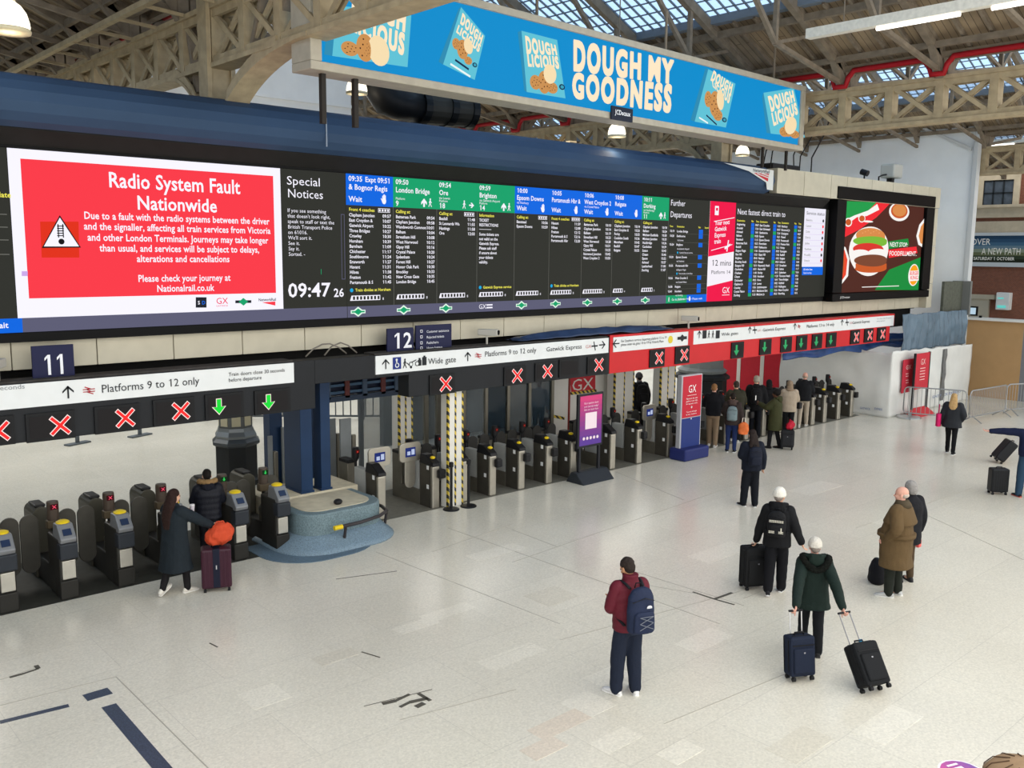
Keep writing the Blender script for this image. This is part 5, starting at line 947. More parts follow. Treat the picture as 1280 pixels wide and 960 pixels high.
# dark interiors behind
MB_ = MB().box(14.5, 19.2, 21.5, 21.7, 0, 3.4); struct(MB_.build('wall_interior', M('#3a4148', .7, var=.2, scale=2)))
# red hoarding beyond the queue and the white wrapped enclosure
hr = struct(MB().box(30.52, 30.6, 18.8, 22.6, 0, 3.2).build('wall_hoarding', M('#c02a38', .5, var=.04))); mb = MB()
for px in (923, 952): q = onx(px, 460, 30.52); mb.box(30.5, 30.52, q.y-.1, q.y+.06, 0, 3.2)
mb.build('white_stripe', WCOL, hr)
kb = thing('column_base', 'grey round-banded column base with pale windows behind the queue', 'column', (27.6, 20.2, 0)); MB().lathe((0, 0, 0), [(.9, 0), (.9, 1.0), (1.0, 1.05), (1.0, 1.15), (.85, 1.25)], 12).build('base', M('#26282a', .5), kb); MB().lathe((0, 0, 0), [(.85, 1.25), (.9, 1.35), (.75, 1.45), (.75, 2.2), (.85, 2.3), (.7, 3.5)], 12).build('lantern', M('#8f9493', .5), kb)
def wrap_mat(c, bump): return M(c, .35, var=.06, scale=1.5, bump=bump, bscale=3)
PLAS = M('#d9dad6', .38, var=.08, scale=1.2, bump=.5, bscale=2.2)
enc = thing('wrapped_enclosure', 'white plastic-wrapped enclosure at the end of the gates on the right', 'enclosure', (33.8, 14.5, 0)); inv = Matrix.Translation(-enc.location)
def wrap(fn, nm):
    o = sheet(nm, None, None, PLAS, fn, 60, 24, .02); o.parent = enc; o.location = -enc.location; return o
wrap(lambda u, v: (30.55+u*6.6, 14.5+.05*nz(u*7, v*3, 3), v*(2.3-.12*u)+(.06*nz(u*12, 0, 5) if v > .9 else 0)), 'front_sheet'); wrap(lambda u, v: (30.55+.05*nz(u*7, v*3, 9), 14.5+u*4.3, v*2.25+(.08*nz(u*9, 0, 7) if v > .9 else 0)), 'side_sheet')
for x in (30.62, 32.8, 35, 37.0): MB().box(x, x+.06, 14.56, 14.62, 0, 2.15).build('frame_post', STD, enc, xf=inv)
MB().box(30.6, 37.1, 14.56, 14.6, 1.08, 1.14).build('frame_rail', M('#eceae4', .5), enc, xf=inv)
P = Plane((0, 14.44, 0), (1, 0, 0)); mb = MB(); q = P.px(1182, 440); mb.loft([[(q[0]-.12+.04*math.sin(k*1.3), 14.43, 2.15-k*.24), (q[0]+.12+.05*math.sin(k*2.1), 14.43, 2.15-k*.24), (q[0]+.12, 14.46, 2.15-k*.24), (q[0]-.12, 14.46, 2.15-k*.24)] for k in range(9)]); mb.build('tape_strip', M('#6d6d6c', .6, var=.2), enc, xf=inv)
mb = MB(); P.tpx(mb, 'GATWICK EXPRESS', 1165, 498, 1200, 3, 0, 1); P2 = Plane((30.49, 0, 0), (0, -1, 0)); P2.tpx(mb, 'GATWICK', 1075, 511, 1088, 2.6, 0, 1); P2.tpx(mb, 'EXPRESS', 1093, 512, 1103, 2.6, 0, 1); mb.build('printed_line', M('#7d8bab', .6), enc, xf=inv)
P = Plane((0, 14.4, 0), (1, 0, 0)); a, b = P.px(1130, 450), P.px(1140.5, 489); ps = MB().box(a[0], b[0], 14.4, 14.43, b[1], a[1]).build('poster', M('#b83040', .5), enc, xf=inv); mb = MB(); P.tpx(mb, 'GX', 1132, 462, 1138.5, 5, 0, 0)
for y in (468, 471, 476, 479): q = P.px(1132, y); P.rect(mb, q[0], q[0]+.22, q[1], q[1]+.025, 0)
mb.build('lettering', M('#e8c8c4', .5), ps, xf=inv)
sheet('plastic_sheet', 'translucent grey-blue plastic sheet draped over the scaffold above the white enclosure', 'plastic sheet', M('#647786', .25, var=.2, scale=1.0, bump=.4, bscale=4, alpha=.85), lambda u, v: (31.7+u*5.4, 14.75+.1*nz(u*22, v*1.5, 2)+.05*nz(u*50, v*4, 3), 2.2+v*1.3+.05*nz(u*8, v, 4)), 110, 24, .015)
sheet('plastic_sheet', 'blue plastic sheet bunched behind the right end of the red fascia', 'plastic sheet', M('#2c4a80', .25, var=.3, scale=1.4), lambda u, v: (25.5+u*11.5, 15.62+.1*nz(u*9, v*4, 8), 2.25+v*.5+.12*nz(u*8, v, 6)), 50, 10, .015)
sb = struct(MB().box(37.05, 37.2, 14.7, 15.4, 3.3, 4.6).build('trim_4', M('#6f716e', .6)))
MB().box(35.4, 37.05, 15.0, 15.1, 3.35, 4.6).build('mesh_panel', M('#55584f', .7, var=.2, scale=8), sb)
# tan and grey hoardings at the right
ht = struct(MB().box(38.3, 38.4, 13.1, 15.2, 0, 3.05).build('wall_hoarding', M('#b08d62', .6, var=.05, scale=2))); MB().box(38.3, 38.4, 8.0, 13.1, 0, 3.05).build('grey_panel', M('#77797e', .6, var=.04), ht); MB().box(38.15, 38.9, 8.0, 15.4, 3.05, 3.13).build('top_rail', M('#d9d8d2', .5), ht)
mo = thing('monitor', 'small lit screen on top of the tan hoarding beside the white wall edge', 'monitor', (38.6, 15.0, 3.13)); a = onx(1201, 382, 38.6); b = onx(1221, 402, 38.6)
MB().box(-.03, .05, min(b.y, a.y)-15.0, max(a.y, b.y)-15.0+.3, .06, a.z-3.13).build('casing', BLK, mo, bevel=.01); MB().box(-.04, -.03, b.y-15.0+.06, a.y-15+.25, .12, a.z-3.13-.06).build('screen', E('#bcd6e6', .9), mo); MB().box(-.02, .04, -.2, -.1, 0, .08).build('stand', BLK, mo)
ln = thing('wall_light', 'white box light with a teal glow on the brick wall at the right', 'wall light', (BX-.3, wpx(1257, 375)[0], wpx(1257, 387)[1])); MB().box(-.15, .3, -.35, .35, 0, .95).build('casing', M('#d5d8d6', .5), ln, bevel=.03); mb = MB(); mb.box(-.17, -.15, -.2, .25, .1, .25); mb.box(-.17, -.15, -.05, .25, .6, .68); mb.build('lens', E('#6ad0c8', .9), ln)
# ================================================================== FLOOR STANDING SIGNS AND BARRIERS
def totem():
    P = Plane((0, 15.0, 0), (1, 0, 0), lift=.006); a = P.px(854, 471); b = P.px(875, 552); X0, X1 = a[0]-.05, b[0]
    t = thing('sign_totem', 'red and navy totem with white capitals standing between the gates and the queue', 'totem', ((X0+X1)/2, 15.1, 0)); inv = Matrix.Translation(-t.location)
    MB().box(X0, X1, 15.0, 15.14, .3, 2.3).build('frame', M('#b8bac0', .4, .3), t, bevel=.01, xf=inv); MB().box(X0-.06, X1+.1, 14.75, 15.3, 0, .33).build('base', M('#262f66', .45), t, bevel=.05, xf=inv)
    mb = MB(); zm = P.px(864, 521)[1]; P.rect(mb, X0+.05, X1-.04, zm, 2.27, 0, 1); P.rect(mb, X0+.05, X1-.04, .33, zm-.02, 1, 1); xc = (X0+X1)/2
    P.text(mb, 'GX', xc, 1.82, .2, .34, 2, 0, 'c'); P.rect(mb, xc-.2, xc+.2, 1.74, 1.75, 2, 2)
    for k, t_ in enumerate(('Please use the next', 'gateline on your right', 'for express trains')): P.text(mb, t_, xc, 1.64-k*.07, .04, .5, 2, 0, 'c')
    P.arrow(mb, xc, 1.42, .07, 1, 2, t=.3)
    for k, t_ in enumerate(('Tickets can be bought', 'at any machine')): P.text(mb, t_, xc, 1.28-k*.07, .04, .46, 2, 0, 'c')
    P.disc(mb, xc, 1.1, .02, mi=2, k=2)
    mb.build('printed_panel', [M('#c0283a', .45), M('#2a3a78', .45), M('#f2eeee', .5)], t, xf=inv)
totem()
def poster_stand():
    Y = 15.02; P = Plane((0, Y, 0), (1, 0, 0), lift=.006); q = onz(740, 598)
    a = P.px(725, 496); b = P.px(751, 556); X0, X1, Z0, Z1 = a[0]-.05, b[0]+.06, P.px(738, 557)[1], a[1]+.05
    t = thing('poster_stand', 'black poster stand with a pink to purple poster in front of the gates', 'poster stand', ((X0+X1)/2, Y+.05, 0)); inv = Matrix.Translation(-t.location)
    MB().box(X0, X1, Y, Y+.07, Z0-.03, Z1).build('frame', M('#24252a', .45), t, bevel=.01, xf=inv)
    for x in (X0+.1, X1-.1): MB().box(x-.03, x+.03, Y+.01, Y+.07, .1, Z0).build('leg', M('#24252a', .45), t, xf=inv)
    xc = (X0+X1)/2; MB().prism([(X0-.05, Y-.28, 0), (X0-.05, Y+.32, 0), (X0-.05, Y+.16, .26), (X0-.05, Y-.02, .26)], (X1-X0+.22, 0, 0)).build('base', M('#2c3036', .5), t, bevel=.02, xf=inv)
    mb = MB(); n = 10; cs = []
    c0, c1 = (206, 62, 120), (92, 60, 150)
    for i in range(n): f_ = i/(n-1); cs.append(M('#%02x%02x%02x' % tuple(int(c1[k]+(c0[k]-c1[k])*f_) for k in range(3)), .4)); P.rect(mb, X0+.06, X1-.06, Z0+.03+(Z1-.05-Z0-.03)*i/n, Z0+.03+(Z1-.05-Z0-.03)*(i+1)/n, i, 1)
    for k, t_ in enumerate(('Got a question about', 'your journey today?', 'Ask our team here')): P.text(mb, t_, xc, Z1-.25-k*.08, .045, .5, n, 0, 'c')
    P.rect(mb, xc-.2, xc+.2, (Z0+Z1)/2-.22, (Z0+Z1)/2+.18, n, 2)
    for k in range(5): P.disc(mb, xc-.24+k*.12, Z0+.2, .04, mi=n, k=2)
    mb.build('poster', cs+[M('#f0dde6', .5)], t, xf=inv)
poster_stand()
def gx_stand():
    Y = 14.15; P = Plane((0, Y, 0), (1, 0, 0), lift=.006); a, b = P.px(1145.5, 442), P.px(1160, 484); X0, X1 = a[0], b[0]
    t = thing('poster_stand', 'tall black poster stand with red poster and red wedge base by the white enclosure', 'poster stand', ((X0+X1)/2, Y, 0)); inv = Matrix.Translation(-t.location)
    for x in (X0, X1): MB().box(x-.04, x+.04, Y, Y+.06, .1, a[1]).build('post', BLKP, t, xf=inv)
    pn = MB().box(X0+.04, X1-.04, Y, Y+.05, b[1], a[1]-.02).build('panel', M('#c03440', .45), t, xf=inv)
    mb = MB(); xc = (X0+X1)/2; P.text(mb, 'GX', xc, a[1]-.42, .2, .36, 0, 0, 'c')
    for k in range(5): P.rect(mb, xc-.2, xc+.2, a[1]-.56-k*.1, a[1]-.535-k*.1, 0, 2)
    mb.build('lettering', M('#ecc8c4', .5), pn, xf=inv)
    MB().prism([(X0-.1, Y-.3, 0), (X0-.1, Y+.18, 0), (X0-.1, Y+.08, .26)], (X1-X0+.2, 0, 0)).build('base', M('#c8343a', .45), t, bevel=.02, xf=inv)
gx_stand()
def rope_post(px, py, label):
    q = onz(px, py); t = thing('rope_post', label, 'post', q, group='black rope posts'); MB().lathe((0, 0, 0), [(.18, 0), (.18, .015), (.16, .03), (.04, .04)], 24).build('base', BLKP, t); MB().lathe((0, 0, .03), [(.032, 0), (.032, .9), (.05, .92), (.05, 1.0), (.03, 1.02)], 14).build('post', BLKP, t)
rope_post(564, 637, 'black rope post in front of the striped column'); rope_post(585.5, 633, 'black rope post just right of the striped column')
q = onz(1127, 521); t = thing('barrier_post', 'silver post on a round base in front of the white enclosure', 'post', (q.x, q.y-.25, 0)); MB().lathe((0, 0, 0), [(.4, 0), (.4, .03), (.36, .06), (.05, .07)], 24).build('base', M('#b6b8b6', .35, .6), t); MB().cyl((0, 0, .06), (0, 0, 1.05), .03, 10).build('post', M('#b6b8b6', .35, .6), t)
GALV = M('#9a9c9c', .4, .6)
def barrier(p0, p1, label, bars=18):
    p0 = Vector((p0[0], p0[1], 0)); p1 = Vector((p1[0], p1[1], 0)); L_ = (p1-p0).length; ang = math.atan2(p1.y-p0.y, p1.x-p0.x); t = thing('crowd_barrier', label, 'barrier', (p0+p1)/2, ang, group='galvanised crowd barriers'); h = L_/2-.03
    fr = [Vector((-h, 0, .3)), Vector((-h, 0, .98)), Vector((-h+.04, 0, 1.06)), Vector((-h+.12, 0, 1.1)), Vector((h-.12, 0, 1.1)), Vector((h-.04, 0, 1.06)), Vector((h, 0, .98)), Vector((h, 0, .3)), Vector((h-.04, 0, .23)), Vector((h-.1, 0, .2)), Vector((-h+.1, 0, .2)), Vector((-h+.04, 0, .23)), Vector((-h, 0, .3))]
    MB().tube(fr, .022, 8).build('frame', GALV, t, smooth=True)
    for i in range(1, bars): x = -h+2*h*i/bars; MB().cyl((x, 0, .2), (x, 0, 1.1), .009, 6).build('bar', GALV, t)
    for sx in (-1, 1):
        MB().tube([(sx*(h-.25), -.32, .02), (sx*(h-.25), 0, .22), (sx*(h-.25), .32, .02)], .02, 8).build('foot', GALV, t)
barrier((30.9, 14.2), (31.62, 12.35), 'crowd barrier in front of the white enclosure, left of the blonde person', 14); barrier((31.66, 12.3), (34.35, 12.1), 'crowd barrier in front of the tan hoarding, right of the blonde person', 22); barrier((34.4, 12.15), (36.6, 11.2), 'crowd barrier at the right edge in front of the grey hoarding', 18)
# ---- things on top of the beam and overhead
fl = thing('floodlight', 'pale floodlight on a bent arm on top of the right end of the beam', 'floodlight', (33.6, 16.5, 8.07)); MB().tube([(-.9, 0, .02), (-.9, 0, .3), (-.6, 0, .38), (-.1, 0, .45)], .03, 8).build('arm', BLKP, fl); MB().box(-.35, .35, -.3, .25, .3, .8).build('housing', M('#b9b8b0', .5), fl, bevel=.06); MB().box(-.1, .1, -.1, .1, 0, .3).build('bracket', BLKP, fl)
t = thing('spotlight', 'small black spotlight on top of the beam above the burger screen', 'spotlight', (30.1, 15.7, 8.05)); MB().cyl((0, 0, 0), (0, 0, .2), .03, 8).build('stem', BLKP, t); MB().cyl((0, -.12, .22), (0, .12, .3), .1, 12).build('lamp_head', BLKP, t)
t = thing('black_box', 'flat black box on top of the cream beam below hanging cables', 'box', (25.6, 16.2, 8.06)); MB().box(-.75, .75, -.3, .3, 0, .22).build('case', BLKP, t, bevel=.03)
for i, (x, y, dx) in enumerate(((24.3, 15.9, .5), (24.7, 15.9, .3), (26.2, 16, -.25), (26.5, 16, .1), (27.2, 16, 0))): tag(MB().tube([(x, y, 8.05), (x+dx*.3, y, 8.6), (x+dx, y-.4, 9.3), (x+dx*1.3, y-.6, 9.9)], .022, 6).build('hanging_cable', BLKP), ('thin black cable hanging leftmost from the billboard end to the beam', 'thin black cable hanging second from left at the billboard end', 'black cable rising from the right end of the flat black box', 'black cable just right of the flat black box', 'upright black cable with clips against the white hoarding')[i], 'cable', 'hanging cables')
dt = thing('ventilation_duct', 'fat black ventilation duct bending under the long billboard', 'duct', ony(585, 150, 17.4)); a = ony(475, 80, 17.4); b = ony(475, 112, 17.4); c = ony(495, 128, 17.4); d_ = ony(525, 134, 17.4); e = ony(584, 139, 17.4); o_ = dt.location
MB().tube([p-o_ for p in (a+Vector((0, 0, .6)), a, b, (b+c)/2+Vector((-.05, 0, -.06)), c, d_)], .36, 20).build('elbow', M('#1c1d1f', .5, .2), dt, smooth=True); MB().tube([p-o_ for p in (d_, e)], .37, 20).build('straight_section', M('#35332e', .55, .1, var=.25, scale=2), dt, smooth=False)
for p in (b, c, d_, d_*.45+e*.55): MB().ell(p-o_, .385, .385, .385, 18, 10).build('joint_ring', M('#1c1e20', .4, .3), dt, smooth=True) if False else None
for f_ in (.0, .55, 1.0): p = d_*(1-f_)+e*f_; MB().tube([p-o_-Vector((.09, 0, 0)), p-o_+Vector((.09, 0, 0))], .4, 20).build('joint_ring', M('#1c1e20', .4, .3), dt)
for f_ in (.25, .9): q = d_*(1-f_)+e*f_-o_; MB().cyl(q+Vector((0, 0, .38)), q+Vector((0, 0, 12.3-d_.z)), .015, 6).build('hanger_rod', STEELD, dt)
# bottom right: round sign and padded tan seat
sq = Vector((8.05, 2.93, 1.0)); t = thing('round_sign', 'round pink and purple sign on a post, cut by the bottom edge', 'sign', (sq.x, sq.y, 0)); MB().cyl((0, 0, .02), (0, 0, .99), .025, 10).build('post', BLKP, t); MB().lathe((0, 0, 0), [(.16, 0), (.16, .02), (.03, .03)], 20).build('base', BLKP, t)
dsk = MB().lathe((0, 0, .97), [(.2, 0), (.2, .03)], 32).build('disc', M('#e9e4ea', .4), t); P = Plane((0, 0, 1.0), (.94, -.34, 0), (.34, .94, 0)); mb = MB()
for i in range(8):
    a0, a1 = math.pi*i/8, math.pi*(i+1)/8; y0 = .18*math.cos(a0); y1 = .18*math.cos(a1); w0 = .18*math.sin(a0); w1 = .18*math.sin(a1); mb_p = [(-y0, -w0), (-y1, -w1), (-y1, w1), (-y0, w0)]; P.poly(mb, mb_p, i, 1)
P.rect(mb, -.06, .06, -.08, .07, 8, 2); P.rect(mb, -.06, .06, .1, .125, 8, 2); mb.build('printed_face', [M('#%02x%02x%02x' % (int(214-(214-120)*i/7), int(80+(90-80)*i/7), int(150+(160-150)*i/7)), .4) for i in range(8)]+[M('#f4f0f4', .5)], dsk)
sq = Vector((8.62, 2.62, 0)); t = thing('padded_seat', 'tan padded seat top with stitched seams at the bottom right corner', 'seat', sq); MB().lathe((0, 0, 0), [(.3, .62), (.34, .7), (.33, .86), (.26, .95), (.12, 1.0), (.01, 1.01)], 32).build('cushion', M('#9a7f62', .7, var=.12, scale=9), t, smooth=True); MB().lathe((0, 0, 0), [(.22, 0), (.22, .03), (.05, .05), (.05, .62)], 24).build('pedestal', BLKP, t)
mb = MB()
for k in range(12): a0 = k*math.pi/6; mb.tube([(math.cos(a0)*r, math.sin(a0)*r, z+.003) for r, z in ((.345, .7), (.335, .86), (.265, .952), (.12, 1.003))], .005, 5)
mb.build('seam', M('#5a4636', .8), t)
# ================================================================== PEOPLE
def organic(mb, name, mats, parent, voxel=.012, it=3, nz_amp=0, nz_sc=9, inv=None, smooth=True, fuzz=0):
    me = bpy.data.meshes.new('tmp'); me.from_pydata(mb.v, [], mb.f); me.update(); o = bpy.data.objects.new('tmp', me); COL.objects.link(o)
    r = o.modifiers.new('r', 'REMESH'); r.mode = 'VOXEL'; r.voxel_size = voxel
    if it: s_ = o.modifiers.new('s', 'SMOOTH'); s_.iterations = it; s_.factor = .5
    bpy.context.view_layer.update(); dg = bpy.context.evaluated_depsgraph_get(); m2 = bpy.data.meshes.new_from_object(o.evaluated_get(dg))
    bpy.data.objects.remove(o); bpy.data.meshes.remove(me); m2.name = name
    if nz_amp or fuzz:
        ns = [v.normal.copy() for v in m2.vertices]
        for v, n in zip(m2.vertices, ns):
            a = nz_amp*(mnoise.noise(v.co*nz_sc)+.5*mnoise.noise(Vector((v.co.x*nz_sc*2.3, v.co.y*nz_sc*2.3, v.co.z*nz_sc*1.1)))) if nz_amp else 0
            if fuzz: a += random.uniform(-.3, 1)*fuzz
            v.co += n*a
    m2.materials.clear(); m2.materials.append(mats)
    m2.polygons.foreach_set('use_smooth', [smooth]*len(m2.polygons)); m2.update()
    ob = bpy.data.objects.new(name, m2); COL.objects.link(ob); ob.parent = parent
    if inv is not None: m2.transform(inv)
    return ob
SKIN = {'light': M('#d8a98e', .5, var=.04), 'pink': M('#d2a08e', .5, var=.05), 'tan': M('#b98866', .5), 'dark': M('#5a3c2c', .5)}
def resamp(pts, rs, n):
    pts = [Vector(p) for p in pts]; L = [0]
    for i in range(1, len(pts)): L.append(L[-1]+(pts[i]-pts[i-1]).length)
    out = []; ro = []
    for k in range(n):
        t = L[-1]*k/(n-1); i = 0
        while i < len(pts)-2 and t > L[i+1]: i += 1
        f = (t-L[i])/max(1e-6, L[i+1]-L[i]); out.append(pts[i].lerp(pts[i+1], f)); ro.append(rs[i]+(rs[i+1]-rs[i])*f)
    for _ in range(2): out = [out[0]]+[(out[k-1]+out[k]*2+out[k+1])/4 for k in range(1, n-1)]+[out[-1]]
    return out, ro
def limb(mb, pts, rs, n=12, puff=0):
    p, r = resamp(pts, rs, n)
    if puff: p, r = resamp(pts, rs, 28); r = [q*(1+puff*(abs(math.sin(k*math.pi/4))-.5)) for k, q in enumerate(r)]
    mb.tube(p, r, 14); mb.ell(p[0], r[0], r[0], r[0], 12, 8); mb.ell(p[-1], r[-1]*.98, r[-1]*.98, r[-1]*.98, 12, 8)
def ring(z, rx, ry, cy=0, cx=0, n=22): return [Vector((cx+rx*math.copysign(abs(math.cos(2*math.pi*j/n))**.85, math.cos(2*math.pi*j/n)), cy+ry*math.copysign(abs(math.sin(2*math.pi*j/n))**.85, math.sin(2*math.pi*j/n)), z)) for j in range(n)]
def rings(mb, lst, puff=0, n=22):
    if puff:
        o = []
        for (a, b) in zip(lst[:-1], lst[1:]):
            k = max(2, int(abs(b[0]-a[0])/.02))
            for i in range(k): f = i/k; o.append([a[q]+(b[q]-a[q])*f for q in range(4)])
        o.append(list(lst[-1])); o = [(z, rx*(1+puff*(abs(math.sin((z-.6)*math.pi/.105))-.6)), ry*(1+puff*(abs(math.sin((z-.6)*math.pi/.105))-.6)), cy) for z, rx, ry, cy in o]; lst = o
    mb.loft([ring(z, rx, ry, cy) for z, rx, ry, cy in lst])
def hand_mesh(mb, wr, dr, side, curl, S=1.0):
    """palm and five fingers leaving the wrist along dr; side = towards the thumb"""
    d = Vector(dr).normalized(); sd = Vector(side); sd = (sd-sd.dot(d)*d).normalized(); nn = d.cross(sd)
    R = Matrix((sd, nn, d)).transposed(); mb.tube([wr, Vector(wr)+d*.03], [.027, .03], 12); pc = Vector(wr)+d*.055; mb.ell(pc, .041, .017, .052, 12, 8, rot=R)
    if nn.dot(Vector(wr).cross(Vector((0, 0, 1)))) < -9: nn = -nn
    for k, (ox, L) in enumerate(((.031, .072), (.0105, .082), (-.0105, .076), (-.031, .058))):
        p = pc+d*.035+sd*ox; dd = (d+sd*ox*1.6).normalized(); pts = [p]; a = curl
        for q in (.42, .33, .25): dd = (Matrix.Rotation(a, 3, sd) @ dd); p = p+dd*L*q; pts.append(p); a = curl*1.1
        mb.tube(pts, [.0092, .0088, .0082, .007], 8); mb.ell(pts[-1], .007, .007, .007, 8, 6); mb.ell(pts[0], .0095, .0095, .0095, 8, 6)
    p = pc-d*.02+sd*.032; dd = (d*.7+sd*.75).normalized(); pts = [p]
    for q in (.04, .03, .024): p = p+dd*q; pts.append(p); dd = (dd+d*.35+Matrix.Rotation(curl*.6, 3, sd) @ d*.15).normalized()
    mb.tube(pts, [.014, .0115, .0105, .008], 8); mb.ell(pts[-1], .008, .008, .008, 8, 6)
ARM = {'down': ((.255, -.03, 1.13), (.275, .04, .88)), 'phone': ((.25, .02, 1.14), (.11, .26, 1.2)), 'pocket': ((.30, -.07, 1.14), (.21, .09, .97)), 'fwd': ((.25, .08, 1.15), (.2, .3, 1.12)), 'strap': ((.25, .06, 1.16), (.12, .17, 1.3))}
def person(label, xy, head_deg, H, skin='light', arms=('down', 'down'), feet=None, lean=0, headrot=(0, 0), jacket=None, trouser=None, shoes=None, hair=None, hat=None, hood=None, scarf=None, detail=1, name='person', armoff=None, group=None):
    az = math.degrees(math.atan2(xy[1], xy[0])); rz = R_(az+head_deg-90); s = H/1.75; P = thing(name, label, 'person', (xy[0], xy[1], 0), rz, group); Sm = Matrix.Scale(s, 4)
    vb = .0055 if detail == 2 else .008; vc = .012 if detail == 2 else .016
    def ln(mb):
        if lean: mb.v = [(x, y+lean*max(0, z-.95), z) for x, y, z in mb.v]
        return mb
    LN = lambda v: Vector((v[0], v[1], v[2]))
    Rh = Matrix.Rotation(R_(headrot[0]), 3, 'Z') @ Matrix.Rotation(-R_(headrot[1]), 3, 'X'); piv = Vector((0, -.005, 1.52))
    hp = lambda v: piv+Rh @ (Vector(v)-piv)
    hell = lambda mb, c, rx, ry, rz_, n=16, m=10: mb.ell(hp(c), rx, ry, rz_, n, m, rot=Rh)
    ap = []
    for k, sg in ((0, -1), (1, 1)):
        a = ARM[arms[k]] if isinstance(arms[k], str) else arms[k]; ap.append((sg, Vector((sg*.185, 0, 1.415)), Vector((sg*a[0][0], a[0][1], a[0][2])), Vector((sg*a[1][0], a[1][1], a[1][2])), a[2] if len(a) > 2 else None, a[3] if len(a) > 3 else .35))
    feet = feet or ((-.1, .02, 0, 0, 12), (.1, -.01, 0, 0, 12))
    # --- body
    mb = MB(); rings(mb, [(.83, .13, .1, 0), (.93, .165, .11, 0), (1.05, .145, .095, 0), (1.2, .155, .1, 0), (1.34, .17, .105, 0), (1.43, .14, .08, -.005), (1.48, .065, .06, -.01)])
    mb.tube([(0, -.012, 1.45), hp((0, -.002, 1.58))], [.058, .052], 14)
    hell(mb, (0, -.006, 1.663), .076, .096, .088); hell(mb, (0, .022, 1.6), .061, .074, .085); hell(mb, (0, .062, 1.545), .028, .026, .022, 10, 6); hell(mb, (0, .1, 1.607), .012, .018, .02, 10, 6); hell(mb, (0, .086, 1.648), .05, .014, .01, 10, 6)
    for sg in (-1, 1): hell(mb, (sg*.077, -.005, 1.615), .011, .02, .03, 8, 6); hell(mb, (sg*.035, .075, 1.6), .02, .016, .016, 8, 6)
    for sg, sh, el, wr, side, curl in ap:
        limb(mb, [sh, el, wr], [.05, .04, .028], 10); dr = (wr-el).normalized(); hand_mesh(mb, wr, dr, side or Vector((-sg*.35, .9, .1)), -curl*sg, s)
    for k, (fx, fy, fz, fp, fyaw) in enumerate(feet):
        sg = -1 if k == 0 else 1; hip = Vector((sg*.09, 0, .9)); an = Vector((fx, fy, .09+fz)); kn = (hip+an)/2+Vector((0, .03+.12*max(0, fz*3)+(.02 if fy > .1 else 0), .02)); limb(mb, [hip, kn, an], [.08, .052, .038], 10); mb.ell(an+Vector((0, .05, -.05)), .035, .09, .03, 10, 6)
    organic(ln(mb), 'body', SKIN[skin], P, vb, 2, inv=Sm)
    for sg in (-1, 1): MB().ell(hp((sg*.033, .0875, 1.632)), .011, .008, .007, 8, 6).build('eye', M('#1c1614', .2), P, smooth=True, xf=Sm @ Matrix.Translation((0, lean*.65, 0)))
    # --- trousers
    tw = trouser.get('w', 1.0); mb = MB(); rings(mb, [(1.05, .15, .105, 0), (.97, .18, .125, 0), (.88, .18, .13, -.005), (.8, .13, .1, 0)])
    for k, (fx, fy, fz, fp, fyaw) in enumerate(feet):
        sg = -1 if k == 0 else 1; hip = Vector((sg*.09, 0, .88)); an = Vector((fx, fy, .075+fz)); kn = (hip+an)/2+Vector((0, .03+.12*max(0, fz*3)+(.02 if fy > .1 else 0), .02)); limb(mb, [hip, kn, an], [.1, .076*tw, .062*tw], 12)
    organic(mb, 'trousers', M(trouser['c'], .85, bump=.25, bscale=60), P, vc, 3, .006, 10, inv=Sm)
    # --- shoes
    for k, (fx, fy, fz, fp, fyaw) in enumerate(feet):
        sg = -1 if k == 0 else 1; sec = ((-.078, .024, .05), (-.06, .036, .08), (-.02, .038, .1), (.03, .04, .095), (.08, .046, .068), (.13, .047, .054), (.17, .04, .046), (.195, .022, .036)); mb = MB()
        for mi, z0, sc in ((0, .018, 1.0), (1, 0, 1.06)):
            rg = []
            for y, w, h in sec:
                hh = h if mi == 0 else .026; rg.append([Vector((w*sc*math.cos(math.pi*q/8)*(1 if q not in (0, 8) else 1), y*sc, z0+(hh-z0)*math.sin(math.pi*q/8)**.7)) for q in range(9)])
            mb.loft([r[::-1] for r in rg], mi)
        Mx = Sm @ Matrix.Translation((fx, fy, fz)) @ Matrix.Rotation(R_(-sg*fyaw), 4, 'Z') @ Matrix.Rotation(R_(-fp), 4, 'X')
        o = mb.build('shoe', [M(shoes[0], .6), M(shoes[1], .6)], P, smooth=True, xf=Mx)
    # --- jacket
    j = jacket; b = j.get('b', .0); hem = j.get('hem', .85); hr = j.get('hr', (.2+b, .14+b)); pf = j.get('puff', 0); bel = j.get('belly', 0)
    mb = MB(); L_ = [(1.535, .07, .068, -.015), (1.49, .09, .085, -.012), (1.455, .15, .1, -.01), (1.41, .19+b*.6, .115+b*.6, -.005), (1.3, .195+b, .128+b, 0), (1.15, .185+b, .125+b+bel*.5, bel*.3), (1.03, .185+b, .13+b+bel, bel*.4)]
    if hem < .9: L_ += [(hem+.3*(1-hem), (.19+b+hr[0])/2, (.132+b+bel*.6+hr[1])/2, bel*.3)]
    L_ += [(hem, hr[0], hr[1], 0)]
    rings(mb, L_[::-1], pf)
    for sg, sh, el, wr, side, curl in ap:
        e2 = wr+(el-wr).normalized()*.015; limb(mb, [sh+Vector((-sg*.02, 0, -.01)), el, e2], [.085+b*.5, .066+b*.55, .05+b*.35], 14, pf*1.2)
    if j.get('collar'): mb.loft([ring(z, r, r*.95, -.01) for z, r in ((1.46, .1), (1.52, .095), (1.565, .1))])
    jm = M(j['c'], j.get('r', .8), bump=.3, bscale=45, var=.06, scale=8)
    jo = organic(ln(mb), 'jacket' if hem > .7 else 'coat', jm, P, vc, 3, .007 if not pf else .003, 9, inv=Sm)
